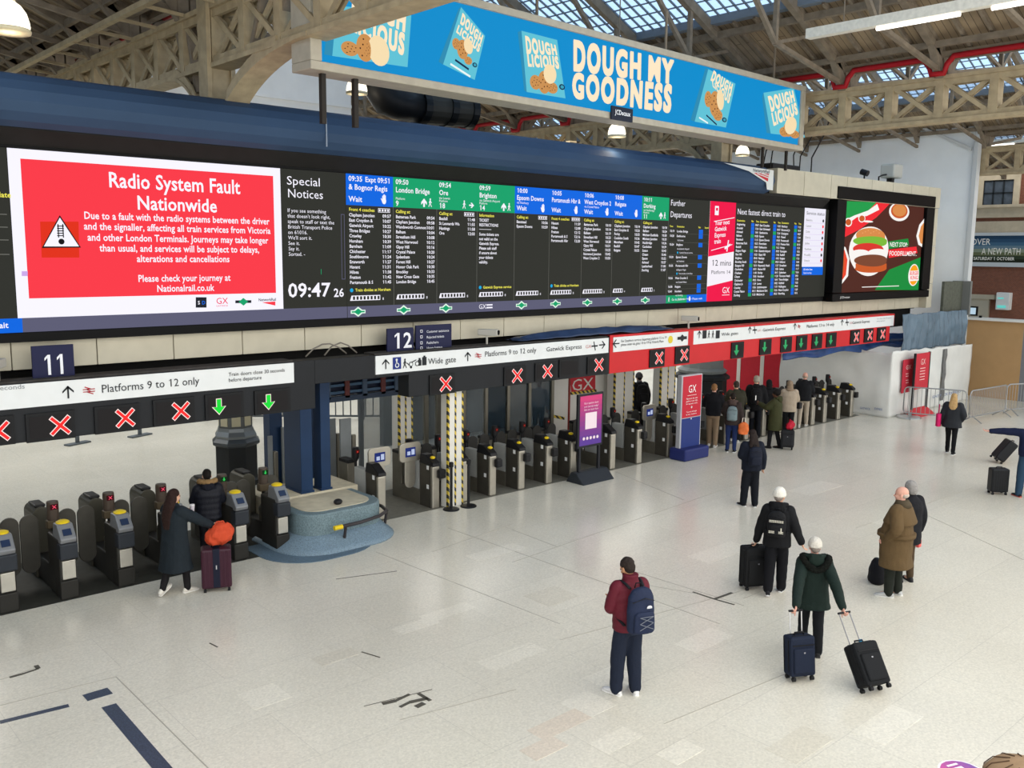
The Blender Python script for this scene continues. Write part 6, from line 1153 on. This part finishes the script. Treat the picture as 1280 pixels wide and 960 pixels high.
    if j.get('belt'):
        mb = MB(); z = 1.0; mb.loft([ring(z+dz, .212+b, .165+b+bel, bel*.4) for dz in (-.03, .03)]); ln(mb).build('belt', jm, jo, smooth=True, xf=Sm); mb = MB(); mb.loft([ring(z_, r1, r2, -.012) for z_, r1, r2 in ((1.2, .29, .205+b*.5), (1.22, .292, .205+b*.5), (1.42, .24, .145), (1.475, .12, .1))]); ln(mb).build('shoulder_cape', jm, jo, smooth=True, xf=Sm); mb = MB(); mb.loft([ring(z_, r, r, -.02) for z_, r in ((1.45, .135), (1.52, .1), (1.55, .085))]); ln(mb).build('collar', M('#4a4132', .8), jo, smooth=True, xf=Sm)
    # --- hood
    if hood:
        mb = MB(); hm = M(hood['c'], .85, bump=.3)
        if hood.get('up'): hell(mb, (0, -.022, 1.655), .1, .118, .118); hell(mb, (0, -.03, 1.56), .1, .1, .1); mb.ell((0, -.04, 1.48), .13, .1, .06)
        else: mb.ell((0, -.125, 1.47), .12, .06, .1); mb.ell((0, -.09, 1.51), .13, .08, .05); mb.tube([(-.11, .02, 1.5), (-.13, -.06, 1.52), (-.06, -.13, 1.54), (.06, -.13, 1.54), (.13, -.06, 1.52), (.11, .02, 1.5)], .035, 10)
        ho = organic(ln(mb), 'hood', hm, P, vc*.8, 2, .005, 12, inv=Sm)
        if hood.get('fur'):
            mb = MB(); w = hood.get('fw', 1.0); pts = [(-.1*w, .07, 1.47), (-.17*w, -.02, 1.5), (-.17*w, -.13, 1.5), (-.11*w, -.19, 1.4), (0, -.21, 1.33), (.11*w, -.19, 1.4), (.17*w, -.13, 1.5), (.17*w, -.02, 1.5), (.1*w, .07, 1.47)] if w > 1 else [(-.08, .09, 1.48), (-.14, .02, 1.53), (-.14, -.07, 1.56), (-.06, -.14, 1.55), (.06, -.14, 1.55), (.14, -.07, 1.56), (.14, .02, 1.53), (.08, .09, 1.48)]
            p_, r_ = resamp(pts, [.035]*len(pts), 24); mb.tube(p_, .042, 10); organic(ln(mb), 'fur_trim', M(hood['fur'], .95, bump=.8, bscale=90), ho, .009, 0, .008, 30, inv=Sm, fuzz=.012)
    # --- hair, hat, scarf
    if hair:
        mb = MB(); k = hair['k']; hm = M(hair['c'], .75, bump=.5, bscale=120, var=.15, scale=30)
        if k != 'bald': hell(mb, (0, -.018, 1.678), .083, .1, .086)
        if k == 'short': hell(mb, (0, -.045, 1.63), .076, .072, .075)
        if k == 'bald': hell(mb, (0, -.045, 1.62), .0795, .066, .045); 
        if k == 'bob': hell(mb, (0, -.025, 1.66), .098, .105, .1); hell(mb, (0, -.05, 1.6), .095, .085, .09)
        if k == 'afro': hell(mb, (0, -.03, 1.68), .115, .12, .11)
        if k == 'long':
            hell(mb, (0, -.04, 1.62), .088, .08, .1); w = hair.get('w', 1); zb = hair.get('z', 1.2)
            mb.loft([[hp(q) if z > 1.55 else q for q in ring(z, rx*w, ry, cy)] for z, rx, ry, cy in ((1.66, .075, .07, -.04), (1.58, .09, .07, -.06), (1.48, .1, .06, -.1), ((1.48+zb)/2, .1, .05, -.14), (zb, .06, .03, -.15))])
        organic(ln(mb), 'hair', hm, P, .009 if detail == 2 else .012, 2, .006, 25, inv=Sm)
    if hat:
        mb = MB(); hell(mb, (0, -.018, 1.69), .1, .118, .1); mb.loft([[hp(q) for q in ring(z, r1, r2, -.012)] for z, r1, r2 in ((1.63, .09, .108), (1.635, .099, .117), (1.68, .103, .12), (1.69, .098, .115))]); organic(ln(mb), 'knitted_hat', M(hat, .95, bump=.8, bscale=80, var=.12, scale=60), P, .009, 2, .005, 40, inv=Sm)
    if scarf:
        mb = MB(); mb.loft([ring(z, r, r*.95, -.01) for z, r in ((1.46, .085), (1.5, .085), (1.56, .072))]); organic(ln(mb), 'scarf', M(scarf, .9, var=.5, scale=30), P, .012, 2, .008, 14, inv=Sm)
    P['s'] = s; P['lean'] = lean
    return P
def backpack(P, label, c, w=.3, h=.46, d=.17, z=.98, y=-.15, name='backpack', detail=None, pocket=True, straps=True):
    s = P['s']; lean = P['lean']; del_ = Matrix.Rotation(P.rotation_euler.z, 4, 'Z'); base = Vector((0, y+lean*max(0, z-.95), z))*s
    t = thing(name, label, 'bag', P.location+(del_ @ base.to_4d()).xyz if False else P.location+(del_.to_3x3() @ base), P.rotation_euler.z); inv = Matrix.Translation(-base) @ Matrix.Scale(s, 4)
    m = M(c, .7, bump=.3, bscale=50, var=.06); sh = lambda mb: setattr(mb, 'v', [(x, q+lean*max(0, zz-.95), zz) for x, q, zz in mb.v]) or mb
    mb = MB(); mb.loft([[Vector((a, y-d/2+q, zz)) for a, q, _ in [(p.x, p.y, 0) for p in ring(0, w/2*f, d/2*g)]] for zz, f, g in ((z, .8, .7), (z+.03, .97, .95), (z+h*.5, 1, 1), (z+h*.8, .92, .85), (z+h*.94, .7, .6), (z+h, .35, .3))]); body = organic(sh(mb), 'main_compartment', m, t, .011, 3, .004, 12, inv=inv)
    if pocket:
        mb = MB(); mb.loft([[Vector((p.x, y-d*.95+p.y, zz)) for p in ring(0, w*.4*f, d*.25*g)] for zz, f, g in ((z+.03, .85, .8), (z+.06, 1, 1), (z+h*.45, .95, .9), (z+h*.52, .7, .5))]); organic(sh(mb), 'front_pocket', m, t, .01, 2, .003, 12, inv=inv)
        MB().tube([(-w*.42, y-d*.8, z+h*.72), (0, y-d*1.0, z+h*.82), (w*.42, y-d*.8, z+h*.72)], .005, 6).build('zip', M('#14161a', .4), t, xf=inv)
    if straps:
        for sg in (-1, 1):
            b_ = .02; pts = [(sg*.09, y+.0, z+h*.92), (sg*.12, -.04, 1.5), (sg*.13, .06, 1.485), (sg*.14, .16, 1.38), (sg*.15, .17, 1.22), (sg*.2, .05, 1.08), (sg*.15, y, z+.06)]
            p_, r_ = resamp(pts, [.02]*len(pts), 20); mb = MB(); mb.loft([[q+Vector((-.024, 0, 0)), q+Vector((0, -.006, .01)), q+Vector((.024, 0, 0)), q+Vector((0, .006, -.01))] for q in p_]); sh(mb).build('shoulder_strap', M('#15171c', .7), t, smooth=True, xf=inv)
    MB().tube([(-.04, y-.02, z+h*.95), (-.03, y-.03, z+h+.03), (.03, y-.03, z+h+.03), (.04, y-.02, z+h*.95)], .009, 6).build('grab_handle', M('#15171c', .7), t, smooth=True, xf=inv)
    if detail: detail(t, inv, y-d, z, h, w, sh)
    return t
def suitcase(label, xy, heading, w=.38, h=.55, d=.23, c='#1a1b1e', handle=.0, tilt=0, roll=0, rod='#b8b8ba', hard=False, band=None, tagc=None):
    t = thing('suitcase', label, 'suitcase', (xy[0], xy[1], 0)); t.rotation_euler = (R_(-tilt), R_(roll), R_(heading-90)); y0 = d/2; O = lambda x, y, z: (x, y-y0+.0, z)
    yo = -y0+.03
    m = M(c, .35 if hard else .75, bump=0 if hard else .25, bscale=60, var=.05); wz = .06; mb = MB(); mb.box(-w/2, w/2, yo-d/2, yo+d/2, wz, wz+h); mb.build('shell', m, t, bevel=.035)
    dk = M('#131417', .5)
    for sx in (-1, 1):
        for sy in (-1, 1):
            q = Vector((sx*(w/2-.05), yo+sy*(d/2-.03), .028)); mb = MB(); mb.cyl(q-Vector((.022, 0, 0)), q+Vector((.022, 0, 0)), .028, 14); mb.box(q.x-.014, q.x+.014, q.y-.014, q.y+.014, .03, wz+.01); mb.build('wheel', dk, t)
    if hard:
        for k in range(-3, 4): MB().box(w*.13*k-.012, w*.13*k+.012, yo-d/2-.006, yo+d/2+.006, wz+.04, wz+h-.04).build('rib', m, t, bevel=.004) if band is None or abs(k) > 0 else None
        if band: MB().box(-w*.12, w*.12, yo-d/2-.009, yo+d/2+.009, wz+.02, wz+h+.006).build('band', M(band, .5), t, bevel=.01); MB().box(-.008, .008, yo-d/2-.014, yo-d/2-.008, wz+h*.5, wz+h*.6).build('badge', M('#c8c8cc', .3, .8), t)
    else:
        MB().box(-w*.4, w*.4, yo-d/2-.03, yo-d/2+.01, wz+.05, wz+h*.72).build('front_pocket', m, t, bevel=.025); MB().box(-w*.42, w*.42, yo-d/2-.012, yo-d/2, wz+h*.78, wz+h*.8).build('zip', dk, t); MB().box(-w*.03, w*.03, yo-d/2-.034, yo-d/2-.028, wz+h*.6, wz+h*.63).build('badge', M('#9a9aa0', .3, .6), t)
        mb = MB()
        for yy in (yo-d*.25, yo+d*.25): mb.tube([(-w/2-.003, yy, wz+.06), (-w/2-.003, yy, wz+h-.05), (-w/2+.05, yy, wz+h+.003), (w/2-.05, yy, wz+h+.003), (w/2+.003, yy, wz+h-.05), (w/2+.003, yy, wz+.06)], .006, 6)
        mb.build('piping', dk, t)
    MB().tube([(-.07, yo, wz+h-.005), (-.06, yo, wz+h+.035), (.06, yo, wz+h+.035), (.07, yo, wz+h-.005)], .011, 8).build('carry_handle', dk, t, smooth=True)
    if handle:
        for sx in (-1, 1): MB().cyl((sx*.085, yo+d*.32, wz+h-.02), (sx*.085, yo+d*.32, wz+h+handle), .008, 8).build('handle_rod', M(rod, .3, .8), t)
        MB().box(-.1, .1, yo+d*.32-.016, yo+d*.32+.016, wz+h+handle-.012, wz+h+handle+.016).build('handle_grip', dk, t, bevel=.008)
    GRIP[label] = Matrix.Translation(t.location) @ t.rotation_euler.to_matrix().to_4x4() @ (Vector((0, yo+d*.32, wz+h+handle)) if handle else Vector((0, yo, wz+h+.03)))
    if tagc: MB().box(.02, .075, yo+.0, yo+.03, wz+h+.0, wz+h+.05).build('luggage_tag', M(tagc, .6), t, bevel=.008)
    return t
GRIP = {}
def reach(xy, head_deg, H, grip, sg):
    """elbow and wrist that bring the hand of side sg (-1 left, 1 right) onto a handle"""
    rz = R_(math.degrees(math.atan2(xy[1], xy[0]))+head_deg-90); g = (Matrix.Rotation(-rz, 3, 'Z') @ (GRIP[grip]-Vector((xy[0], xy[1], 0))))/(H/1.75); sh = Vector((sg*.185, 0, 1.415)); d = (sh-g).normalized(); w = g+d*.085
    L = (sh-w).length; out = max(.02, math.sqrt(max(0, .285**2-(L/2)**2))); el = (sh+w)/2+Vector((sg*.5, -.85, 0)).normalized()*out
    return ((sg*el.x, el.y, el.z), (sg*w.x, w.y, w.z), Vector((-sg*.2, .95, .1)), .8)
STEP = lambda f, b=.0: ((-.09, f, 0, 0, 8), (.09, -f, .05 if f > .15 else .0, -18 if f > .15 else 0, 8))
STEPR = lambda f: ((-.09, -f, .05, -18, 8), (.09, f, 0, 0, 8))
BLKC = '#17181c'; DNAVY = '#151a28'
# red puffer
p = person('person in a dark red puffer jacket and navy jeans looking down with hands in front', (8.43, 7.13), 30, 1.78, 'tan', ('phone', 'phone'), ((-.12, .05, 0, 0, 26), (.11, -.02, 0, 0, 12)), 0, (14, 26), dict(c='#5c1a28', b=.022, hem=.86, hr=(.2, .15), puff=.035, collar=1, r=.6), dict(c='#1c2333', w=1.25), ('#d8d8d8', '#e8e8e6'), dict(k='short', c='#2a221e'), scarf='#8c7c6c', detail=2)
def tnf(t, inv, yf, z, h, w, sh):
    P_ = Plane((0, yf-.012, 0), (1, 0, 0), lift=.006); mb = MB(); P_.poly(mb, [(.05, z+h*.62)]+[(.05+.035*math.cos(a*math.pi/8), z+h*.62+.025*math.sin(a*math.pi/8)) for a in range(0, 9)], 0); P_.rect(mb, .015, .085, z+h*.6, z+h*.615, 0); mb.build('logo', M('#d8dade', .5), t, xf=inv)
    mb = MB()
    for a, b in (((-.09, .44), (.09, .3)), ((.09, .44), (-.09, .3)), ((-.09, .3), (.09, .16)), ((.09, .3), (-.09, .16)), ((-.09, .44), (.09, .44))): mb.cyl((a[0], yf-.052, z+h*a[1]), (b[0], yf-.052, z+h*b[1]), .0045, 6)
    mb.build('bungee_cord', M('#6a6f7a', .6), t, xf=inv)
backpack(p, 'navy backpack with bungee cords worn over the dark red puffer jacket', '#1f2840', .35, .56, .21, .92, -.17, detail=tnf)
# parka
H_ = (.33, -.14, 1.14), (.44, -.28, .92), Vector((0, .3, 1))
suitcase('navy cabin suitcase with raised silver handle left of the green parka', (10.5, 5.98), 61, .36, .52, .22, '#182032', .3, 8, 0, '#d2d2d4')
suitcase('black cabin suitcase tilted on its handle right of the green parka', (10.86, 5.12), 69, .38, .54, .24, '#15171a', .42, 36, 0, '#8d8d90', tagc='#2a9ad0')
p = person('person in a dark green parka and pale knitted hat pulling two suitcases', (11.34, 6.28), 12, 1.62, 'pink', (reach((11.34, 6.28), 12, 1.62, 'navy cabin suitcase with raised silver handle left of the green parka', -1), reach((11.34, 6.28), 12, 1.62, 'black cabin suitcase tilted on its handle right of the green parka', 1)), STEP(.14), .06, (0, 8), dict(c='#15231f', b=.035, hem=.72, hr=(.27, .19)), dict(c='#14161a', w=1.1), ('#2a2a2c', '#3a3a3a'), dict(k='short', c='#8a8078'), '#cfcac0', dict(c='#16241f', fur='#10130f', fw=1.15), detail=2)
# beanie
suitcase('tall black suitcase upright on the left of the person in the white knitted hat', (12.95, 8.33), 60, .42, .66, .28, '#17181a', .0, 0, 0)
p = person('person in a black hooded jacket and white knitted hat', (12.93, 7.85), -4, 1.76, 'light', (reach((12.93, 7.85), -4, 1.76, 'tall black suitcase upright on the left of the person in the white knitted hat', -1), ((.28, -.04, 1.14), (.38, .02, .9))), STEPR(.16), .03, (-18, 4), dict(c='#131417', b=.028, hem=.82, hr=(.23, .17)), dict(c='#101116', w=1.25), ('#222226', '#dcdcdc'), dict(k='short', c='#9a9088'), '#e6e2d8', dict(c='#131417'), detail=2)
def chk(t, inv, yf, z, h, w, sh):
    P_ = Plane((0, yf-.02, 0), (1, 0, 0), lift=.012); mb = MB()
    for r in range(2):
        for k in range(12): P_.rect(mb, -.11+k*.0185, -.11+k*.0185+.012, z+h*.62+r*.022, z+h*.62+r*.022+.014, 0)
        for k in range(5): P_.rect(mb, -.11+k*.018, -.11+k*.018+.012, z+h*.2+r*.022, z+h*.2+r*.022+.014, 0); P_.rect(mb, .04+k*.015, .04+k*.015+.01, z+h*.2+r*.022, z+h*.2+r*.022+.014, 0)
    P_.rect(mb, .07, .085, z+h*.2, z+h*.42, 0); mb.build('chequered_print', M('#e6e2d2', .6), t, xf=inv)
backpack(p, 'black backpack with white chequered bands worn over the black hooded jacket', '#141518', .29, .42, .15, 1.03, -.16, detail=chk)
# trench
p = person('bald older person in a long brown trench coat facing left', (14.34, 6.51), 72, 1.84, 'pink', ('pocket', 'pocket'), ((-.1, .05, 0, 0, 20), (.1, -.02, 0, 0, 16)), -.02, (14, 2), dict(c='#5c4a31', b=.05, hem=.5, hr=(.29, .24), belly=.06, belt=1, r=.85), dict(c='#20241f', w=1.12), ('#b4b6b6', '#d6d6d2'), dict(k='bald', c='#b8aca0'), detail=2)
p = person('grey-haired person in a black coat half hidden behind the brown trench coat', (15.16, 6.72), 40, 1.76, 'light', ('down', 'down'), None, 0, (5, 10), dict(c='#16171c', b=.035, hem=.68, hr=(.23, .18)), dict(c='#4a3c2c', w=.95), ('#26262a', '#26262a'), dict(k='bob', c='#8e8b88'))
t = thing('hand_bag', 'small coral pouch hanging beside the grey-haired person', 'bag', (15.43, 6.64, .57)); MB().box(-.05, .05, -.03, .03, 0, .13).build('pouch', M('#d8605c', .6), t, bevel=.012); MB().tube([(-.035, 0, .12), (-.02, 0, .28), (.02, 0, .28), (.035, 0, .12)], .006, 6).build('strap', M('#d8605c', .6), t)
bg_ = thing('holdall', 'black bag slumped on the floor left of the brown trench coat', 'bag', (14.75, 7.02, 0), R_(40)); mb = MB(); mb.loft([ring(z, .2*f, .13*f) for z, f in ((.0, .85), (.05, 1), (.2, .95), (.34, .7), (.42, .3))]); organic(mb, 'body', M('#15161b', .75, bump=.3), bg_, .012, 3, .01, 9)
for sg in (-1, 1): MB().tube([(sg*.12, -.1, .36), (sg*.2, -.2, .22), (sg*.3, -.2, .03), (sg*.36, -.12, .02)], .014, 6).build('strap', M('#15161b', .75), bg_, smooth=True)
# navy hooded
p = person('person in a navy hooded jacket with dark backpack standing alone near the queue', (17.17, 11.15), 18, 1.72, 'light', ('phone', 'down'), ((-.13, .05, 0, 0, 25), (.11, -.02, 0, 0, 8)), 0, (10, 14), dict(c='#141926', b=.035, hem=.84, hr=(.22, .17)), dict(c='#12151c', w=1.25), ('#17181c', '#cfcfcf'), dict(k='long', c='#2a211e', z=1.33, w=1.05))
backpack(p, 'dark navy backpack worn by the person standing alone near the queue', '#161b2a', .3, .44, .18, .98, -.15)
# blonde
p = person('person with long blonde hair in a dark grey coat walking towards the barriers', (26.33, 10.65), -6, 1.72, 'light', ('down', 'pocket'), STEP(.14), .02, (0, 0), dict(c='#272a2f', b=.05, hem=.78, hr=(.27, .2)), dict(c='#101114', w=.92), ('#1a1a1c', '#e4e4e4'), dict(k='long', c='#b89868', z=1.3, w=1.1))
t = thing('hand_bag', 'bright pink bag hanging at the left side of the blonde person', 'bag', (26.12, 10.95, .78), R_(20)); MB().loft([ring(z, r, .07) for z, r in ((0, .17), (.2, .18), (.36, .1))]).build('body', M('#c81c60', .5), t, bevel=.02); MB().tube([(-.08, 0, .34), (-.05, 0, .62), (.05, 0, .62), (.08, 0, .34)], .012, 6).build('strap', M('#a01850', .5), t)
# jumper
p = person('person in a navy jumper and jeans at the right edge with one arm stretched out', (22.8, 7.45), 18, 1.9, 'pink', (((.48, .1, 1.4), (.74, .16, 1.38)), ((.25, -.05, 1.13), (.3, -.15, .92))), ((-.12, .04, 0, 0, 20), (.12, -.02, 0, 0, 12)), 0, (10, 10), dict(c='#141c38', b=.02, hem=.9, hr=(.2, .15)), dict(c='#2a4258', w=1.15), ('#1c1c20', '#c85a50'), dict(k='short', c='#241e1a'))
suitcase('black ribbed suitcase tilted back beside the navy-jumper person, farther of two', (26.2, 9.3), -50, .42, .6, .26, '#1b1c20', .3, 36, 0, hard=True); suitcase('black ribbed suitcase standing upright beside the navy-jumper person, nearer of two', (22.72, 8.08), 45, .4, .56, .26, '#16181b', 0, 0, 0, hard=True)
# long coat
suitcase('burgundy hard suitcase with a navy band standing by the gates', (6.15, 14.02), 66, .47, .66, .3, '#3c1f2c', .3, 0, 0, hard=True, band='#14182a')
p = person('person with long dark hair in a long dark coat reaching for a burgundy suitcase', (5.53, 14.15), -52, 1.72, 'light', (((.24, .14, 1.18), (.14, .26, 1.28)), reach((5.53, 14.15), -52, 1.72, 'burgundy hard suitcase with a navy band standing by the gates', 1)), ((-.09, -.2, .05, -25, 8), (.09, .14, 0, 0, 8)), .02, (0, 5), dict(c='#1c242a', b=.04, hem=.42, hr=(.27, .26)), dict(c='#1c1a1c', w=.9), ('#d8d4ca', '#e8e6e0'), dict(k='long', c='#2c1c18', z=1.12, w=1.15), detail=2)
t = thing('takeaway_cup', 'pale takeaway cup held by the person in the long dark coat', 'cup', (5.87, 14.23, 1.28)); MB().lathe((0, 0, 0), [(.028, 0), (.038, .1)], 16).build('cup', M('#d4ccd4', .5, var=.2, scale=30), t, smooth=False); MB().lathe((0, 0, .1), [(.04, 0), (.04, .012), (.034, .02)], 16).build('lid', M('#e8e6e6', .5), t)
t = thing('cloth_bag', 'orange cloth bag heaped on top of the burgundy suitcase', 'bag', (6.17, 13.9, .735), R_(-20)); mb = MB()
for c, r in (((0, 0, .17), (.22, .15, .17)), ((.1, .02, .2), (.13, .12, .16)), ((-.1, 0, .14), (.14, .13, .13)), ((.02, 0, .3), (.13, .1, .08))): mb.ell(c, *r)
organic(mb, 'body', M('#c64a2c', .75, bump=.3), t, .012, 3, .022, 11); MB().tube([(-.08, 0, .33), (-.04, -.02, .4), (.06, 0, .4), (.1, 0, .32)], .012, 6).build('handle', M('#c64a2c', .75), t, smooth=True)
# fur collar
p = person('person in a navy puffer jacket with a tan fur collar passing through the gate', (6.6, 15.3), 4, 1.66, 'light', ('fwd', 'fwd'), STEP(.15), .04, (0, 16), dict(c='#14161f', b=.05, hem=.84, hr=(.24, .19), puff=.045, r=.5), dict(c='#15161c', w=1.0), ('#1a1a1c', '#2a2a2c'), dict(k='short', c='#17120f'), hood=dict(c='#14161f', fur='#9a7c54', fw=1.0))
# ---- queue
p = person('sandy-haired person in a black jumper and beige chinos left in the queue', (21.85, 15.55), -6, 1.82, 'pink', ('fwd', 'fwd'), STEP(.08), .04, (0, 14), dict(c='#101117', b=.03, hem=.88, hr=(.2, .16)), dict(c='#8a7660', w=1.1), ('#d8d6d2', '#d8d6d2'), dict(k='short', c='#8a6440'), group=None)
p = person('person in a brown hooded jacket and jeans with a grey-blue backpack', (21.63, 14.75), 0, 1.68, 'light', ('fwd', 'down'), None, .02, (14, 10), dict(c='#332a28', b=.035, hem=.82, hr=(.21, .17)), dict(c='#1d2b54', w=.95), ('#1c1c20', '#d6d6d6'), dict(k='short', c='#231c18'), hood=dict(c='#4a3c38'))
backpack(p, 'grey-blue backpack worn over the brown hooded jacket in the queue', '#6f8084', .3, .42, .2, .98, -.15)
t = thing('carrier_bag', 'orange and white carrier bag held below the grey-blue backpack', 'bag', (21.72, 14.42, .55), R_(-50)); mb = MB(); mb.loft([ring(z, r, .08) for z, r in ((0, .12), (.1, .15), (.28, .13), (.34, .06))]); organic(mb, 'body', M('#d8703a', .6, var=.2, scale=6), t, .012, 2, .012, 10); MB().tube([(-.05, 0, .3), (-.03, 0, .46), (.03, 0, .46), (.05, 0, .3)], .012, 6).build('handle', M('#e8dcd0', .6), t)
p = person('dark-haired person in an olive green jacket bending over the gate', (22.97, 15.55), 8, 1.8, 'light', ('fwd', 'fwd'), STEP(.12), .1, (10, 10), dict(c='#37362a', b=.05, hem=.82, hr=(.23, .18)), dict(c='#17181c', w=1.05), ('#c8c6c0', '#d8d6d2'), dict(k='short', c='#3a322c'))
p = person('tall grey-haired person all in black in the middle of the queue', (23.92, 15.5), 4, 1.9, 'light', ('fwd', 'down'), None, .02, (8, 4), dict(c='#0f1013', b=.045, hem=.8, hr=(.22, .18)), dict(c='#0f1118', w=1.1), ('#17181a', '#17181a'), dict(k='short', c='#a09a8c'))
backpack(p, 'black backpack worn by the tall grey-haired person in the queue', '#121316', .3, .44, .16, 1.0, -.15)
p = person('person in a long olive parka facing left and holding up a phone', (23.05, 14.25), 74, 1.7, 'dark', (((.24, .2, 1.22), (.14, .42, 1.3)), ('down')) if False else (((.24, .2, 1.22), (.12, .44, 1.32)), ((.27, -.02, 1.12), (.28, .03, .87))), STEP(.13), .02, (0, 4), dict(c='#383a22', b=.05, hem=.56, hr=(.23, .21)), dict(c='#141418', w=.95), ('#17181a', '#17181a'), dict(k='afro', c='#15110f'), hood=dict(c='#383a22'))
t = thing('phone', 'glowing phone held up by the person in the long olive parka', 'phone', (22.77, 14.76, 1.36), R_(14)); MB().box(-.04, .04, -.005, .005, 0, .15).build('case', BLKP, t, bevel=.004); MB().box(-.034, .034, -.007, -.005, .01, .14).build('lit_screen', E('#f4f2ea', 1.0), t)
suitcase('small dark suitcase at the feet of the person in the olive parka', (23.25, 13.95), 30, .36, .5, .22, '#26272a', 0, 6, 0)
t = thing('cloth_bag', 'red cloth bag resting on the small dark suitcase in the queue', 'bag', (23.2, 13.86, .585), 0); mb = MB(); mb.ell((0, 0, .11), .17, .11, .11); mb.ell((.08, 0, .15), .1, .09, .1); organic(mb, 'body', M('#b01830', .6), t, .014, 2, .02, 10); MB().tube([(-.06, 0, .2), (-.02, 0, .3), (.06, 0, .24)], .012, 6).build('handle', M('#b01830', .6), t)
p = person('person in a pale beige hooded coat and black trousers in the queue', (24.9, 14.95), 6, 1.72, 'light', ('fwd', 'fwd'), STEP(.12), .03, (0, 8), dict(c='#a89a88', b=.04, hem=.8, hr=(.22, .18)), dict(c='#131418', w=1.05), ('#d4d2cc', '#d8d6d2'), None, hood=dict(c='#8c7a66', up=1))
p = person('person in a dark hooded coat behind the olive parka in the queue', (24.86, 15.65), 10, 1.68, 'light', ('fwd', 'fwd'), None, .03, (0, 8), dict(c='#17181b', b=.05, hem=.8, hr=(.22, .18)), dict(c='#131418', w=1.05), ('#17181a', '#17181a'), None, hood=dict(c='#17181b', up=1))
p = person('bald person in a black jacket and pale trousers striding through the gate', (26.68, 15.5), -4, 1.78, 'pink', ('down', 'fwd'), STEPR(.22), .08, (0, 4), dict(c='#14161a', b=.04, hem=.86, hr=(.21, .17)), dict(c='#a89c8c', w=1.0), ('#c4c2bc', '#d8d6d2'), dict(k='bald', c='#a89684'))
# behind the gates
p = person('person in a white shirt and dark trousers behind the dark glazed screen', (18.75, 19.6), 170, 1.78, 'light', ('down', 'down'), None, 0, (0, 0), dict(c='#b8c0d0', b=.005, hem=.94, hr=(.18, .13)), dict(c='#12141a', w=1.0), ('#17181a', '#17181a'), dict(k='short', c='#1c1816'))
p = person('person in black with a white patterned scarf and hat behind the right gates', (21.7, 18.2), 20, 1.86, 'light', ('down', 'down'), None, .05, (10, 10), dict(c='#0f0f12', b=.06, hem=.82, hr=(.23, .19)), dict(c='#0f0f12', w=1.05), ('#17181a', '#17181a'), dict(k='short', c='#121212'), '#55555a', scarf='#6a6a6e')
backpack(p, 'large black backpack worn by the person with the patterned hat', '#0e0e11', .36, .5, .24, .98, -.17)
for o in bpy.data.objects:
    for k in ('s', 'lean'):
        if k in o: del o[k]
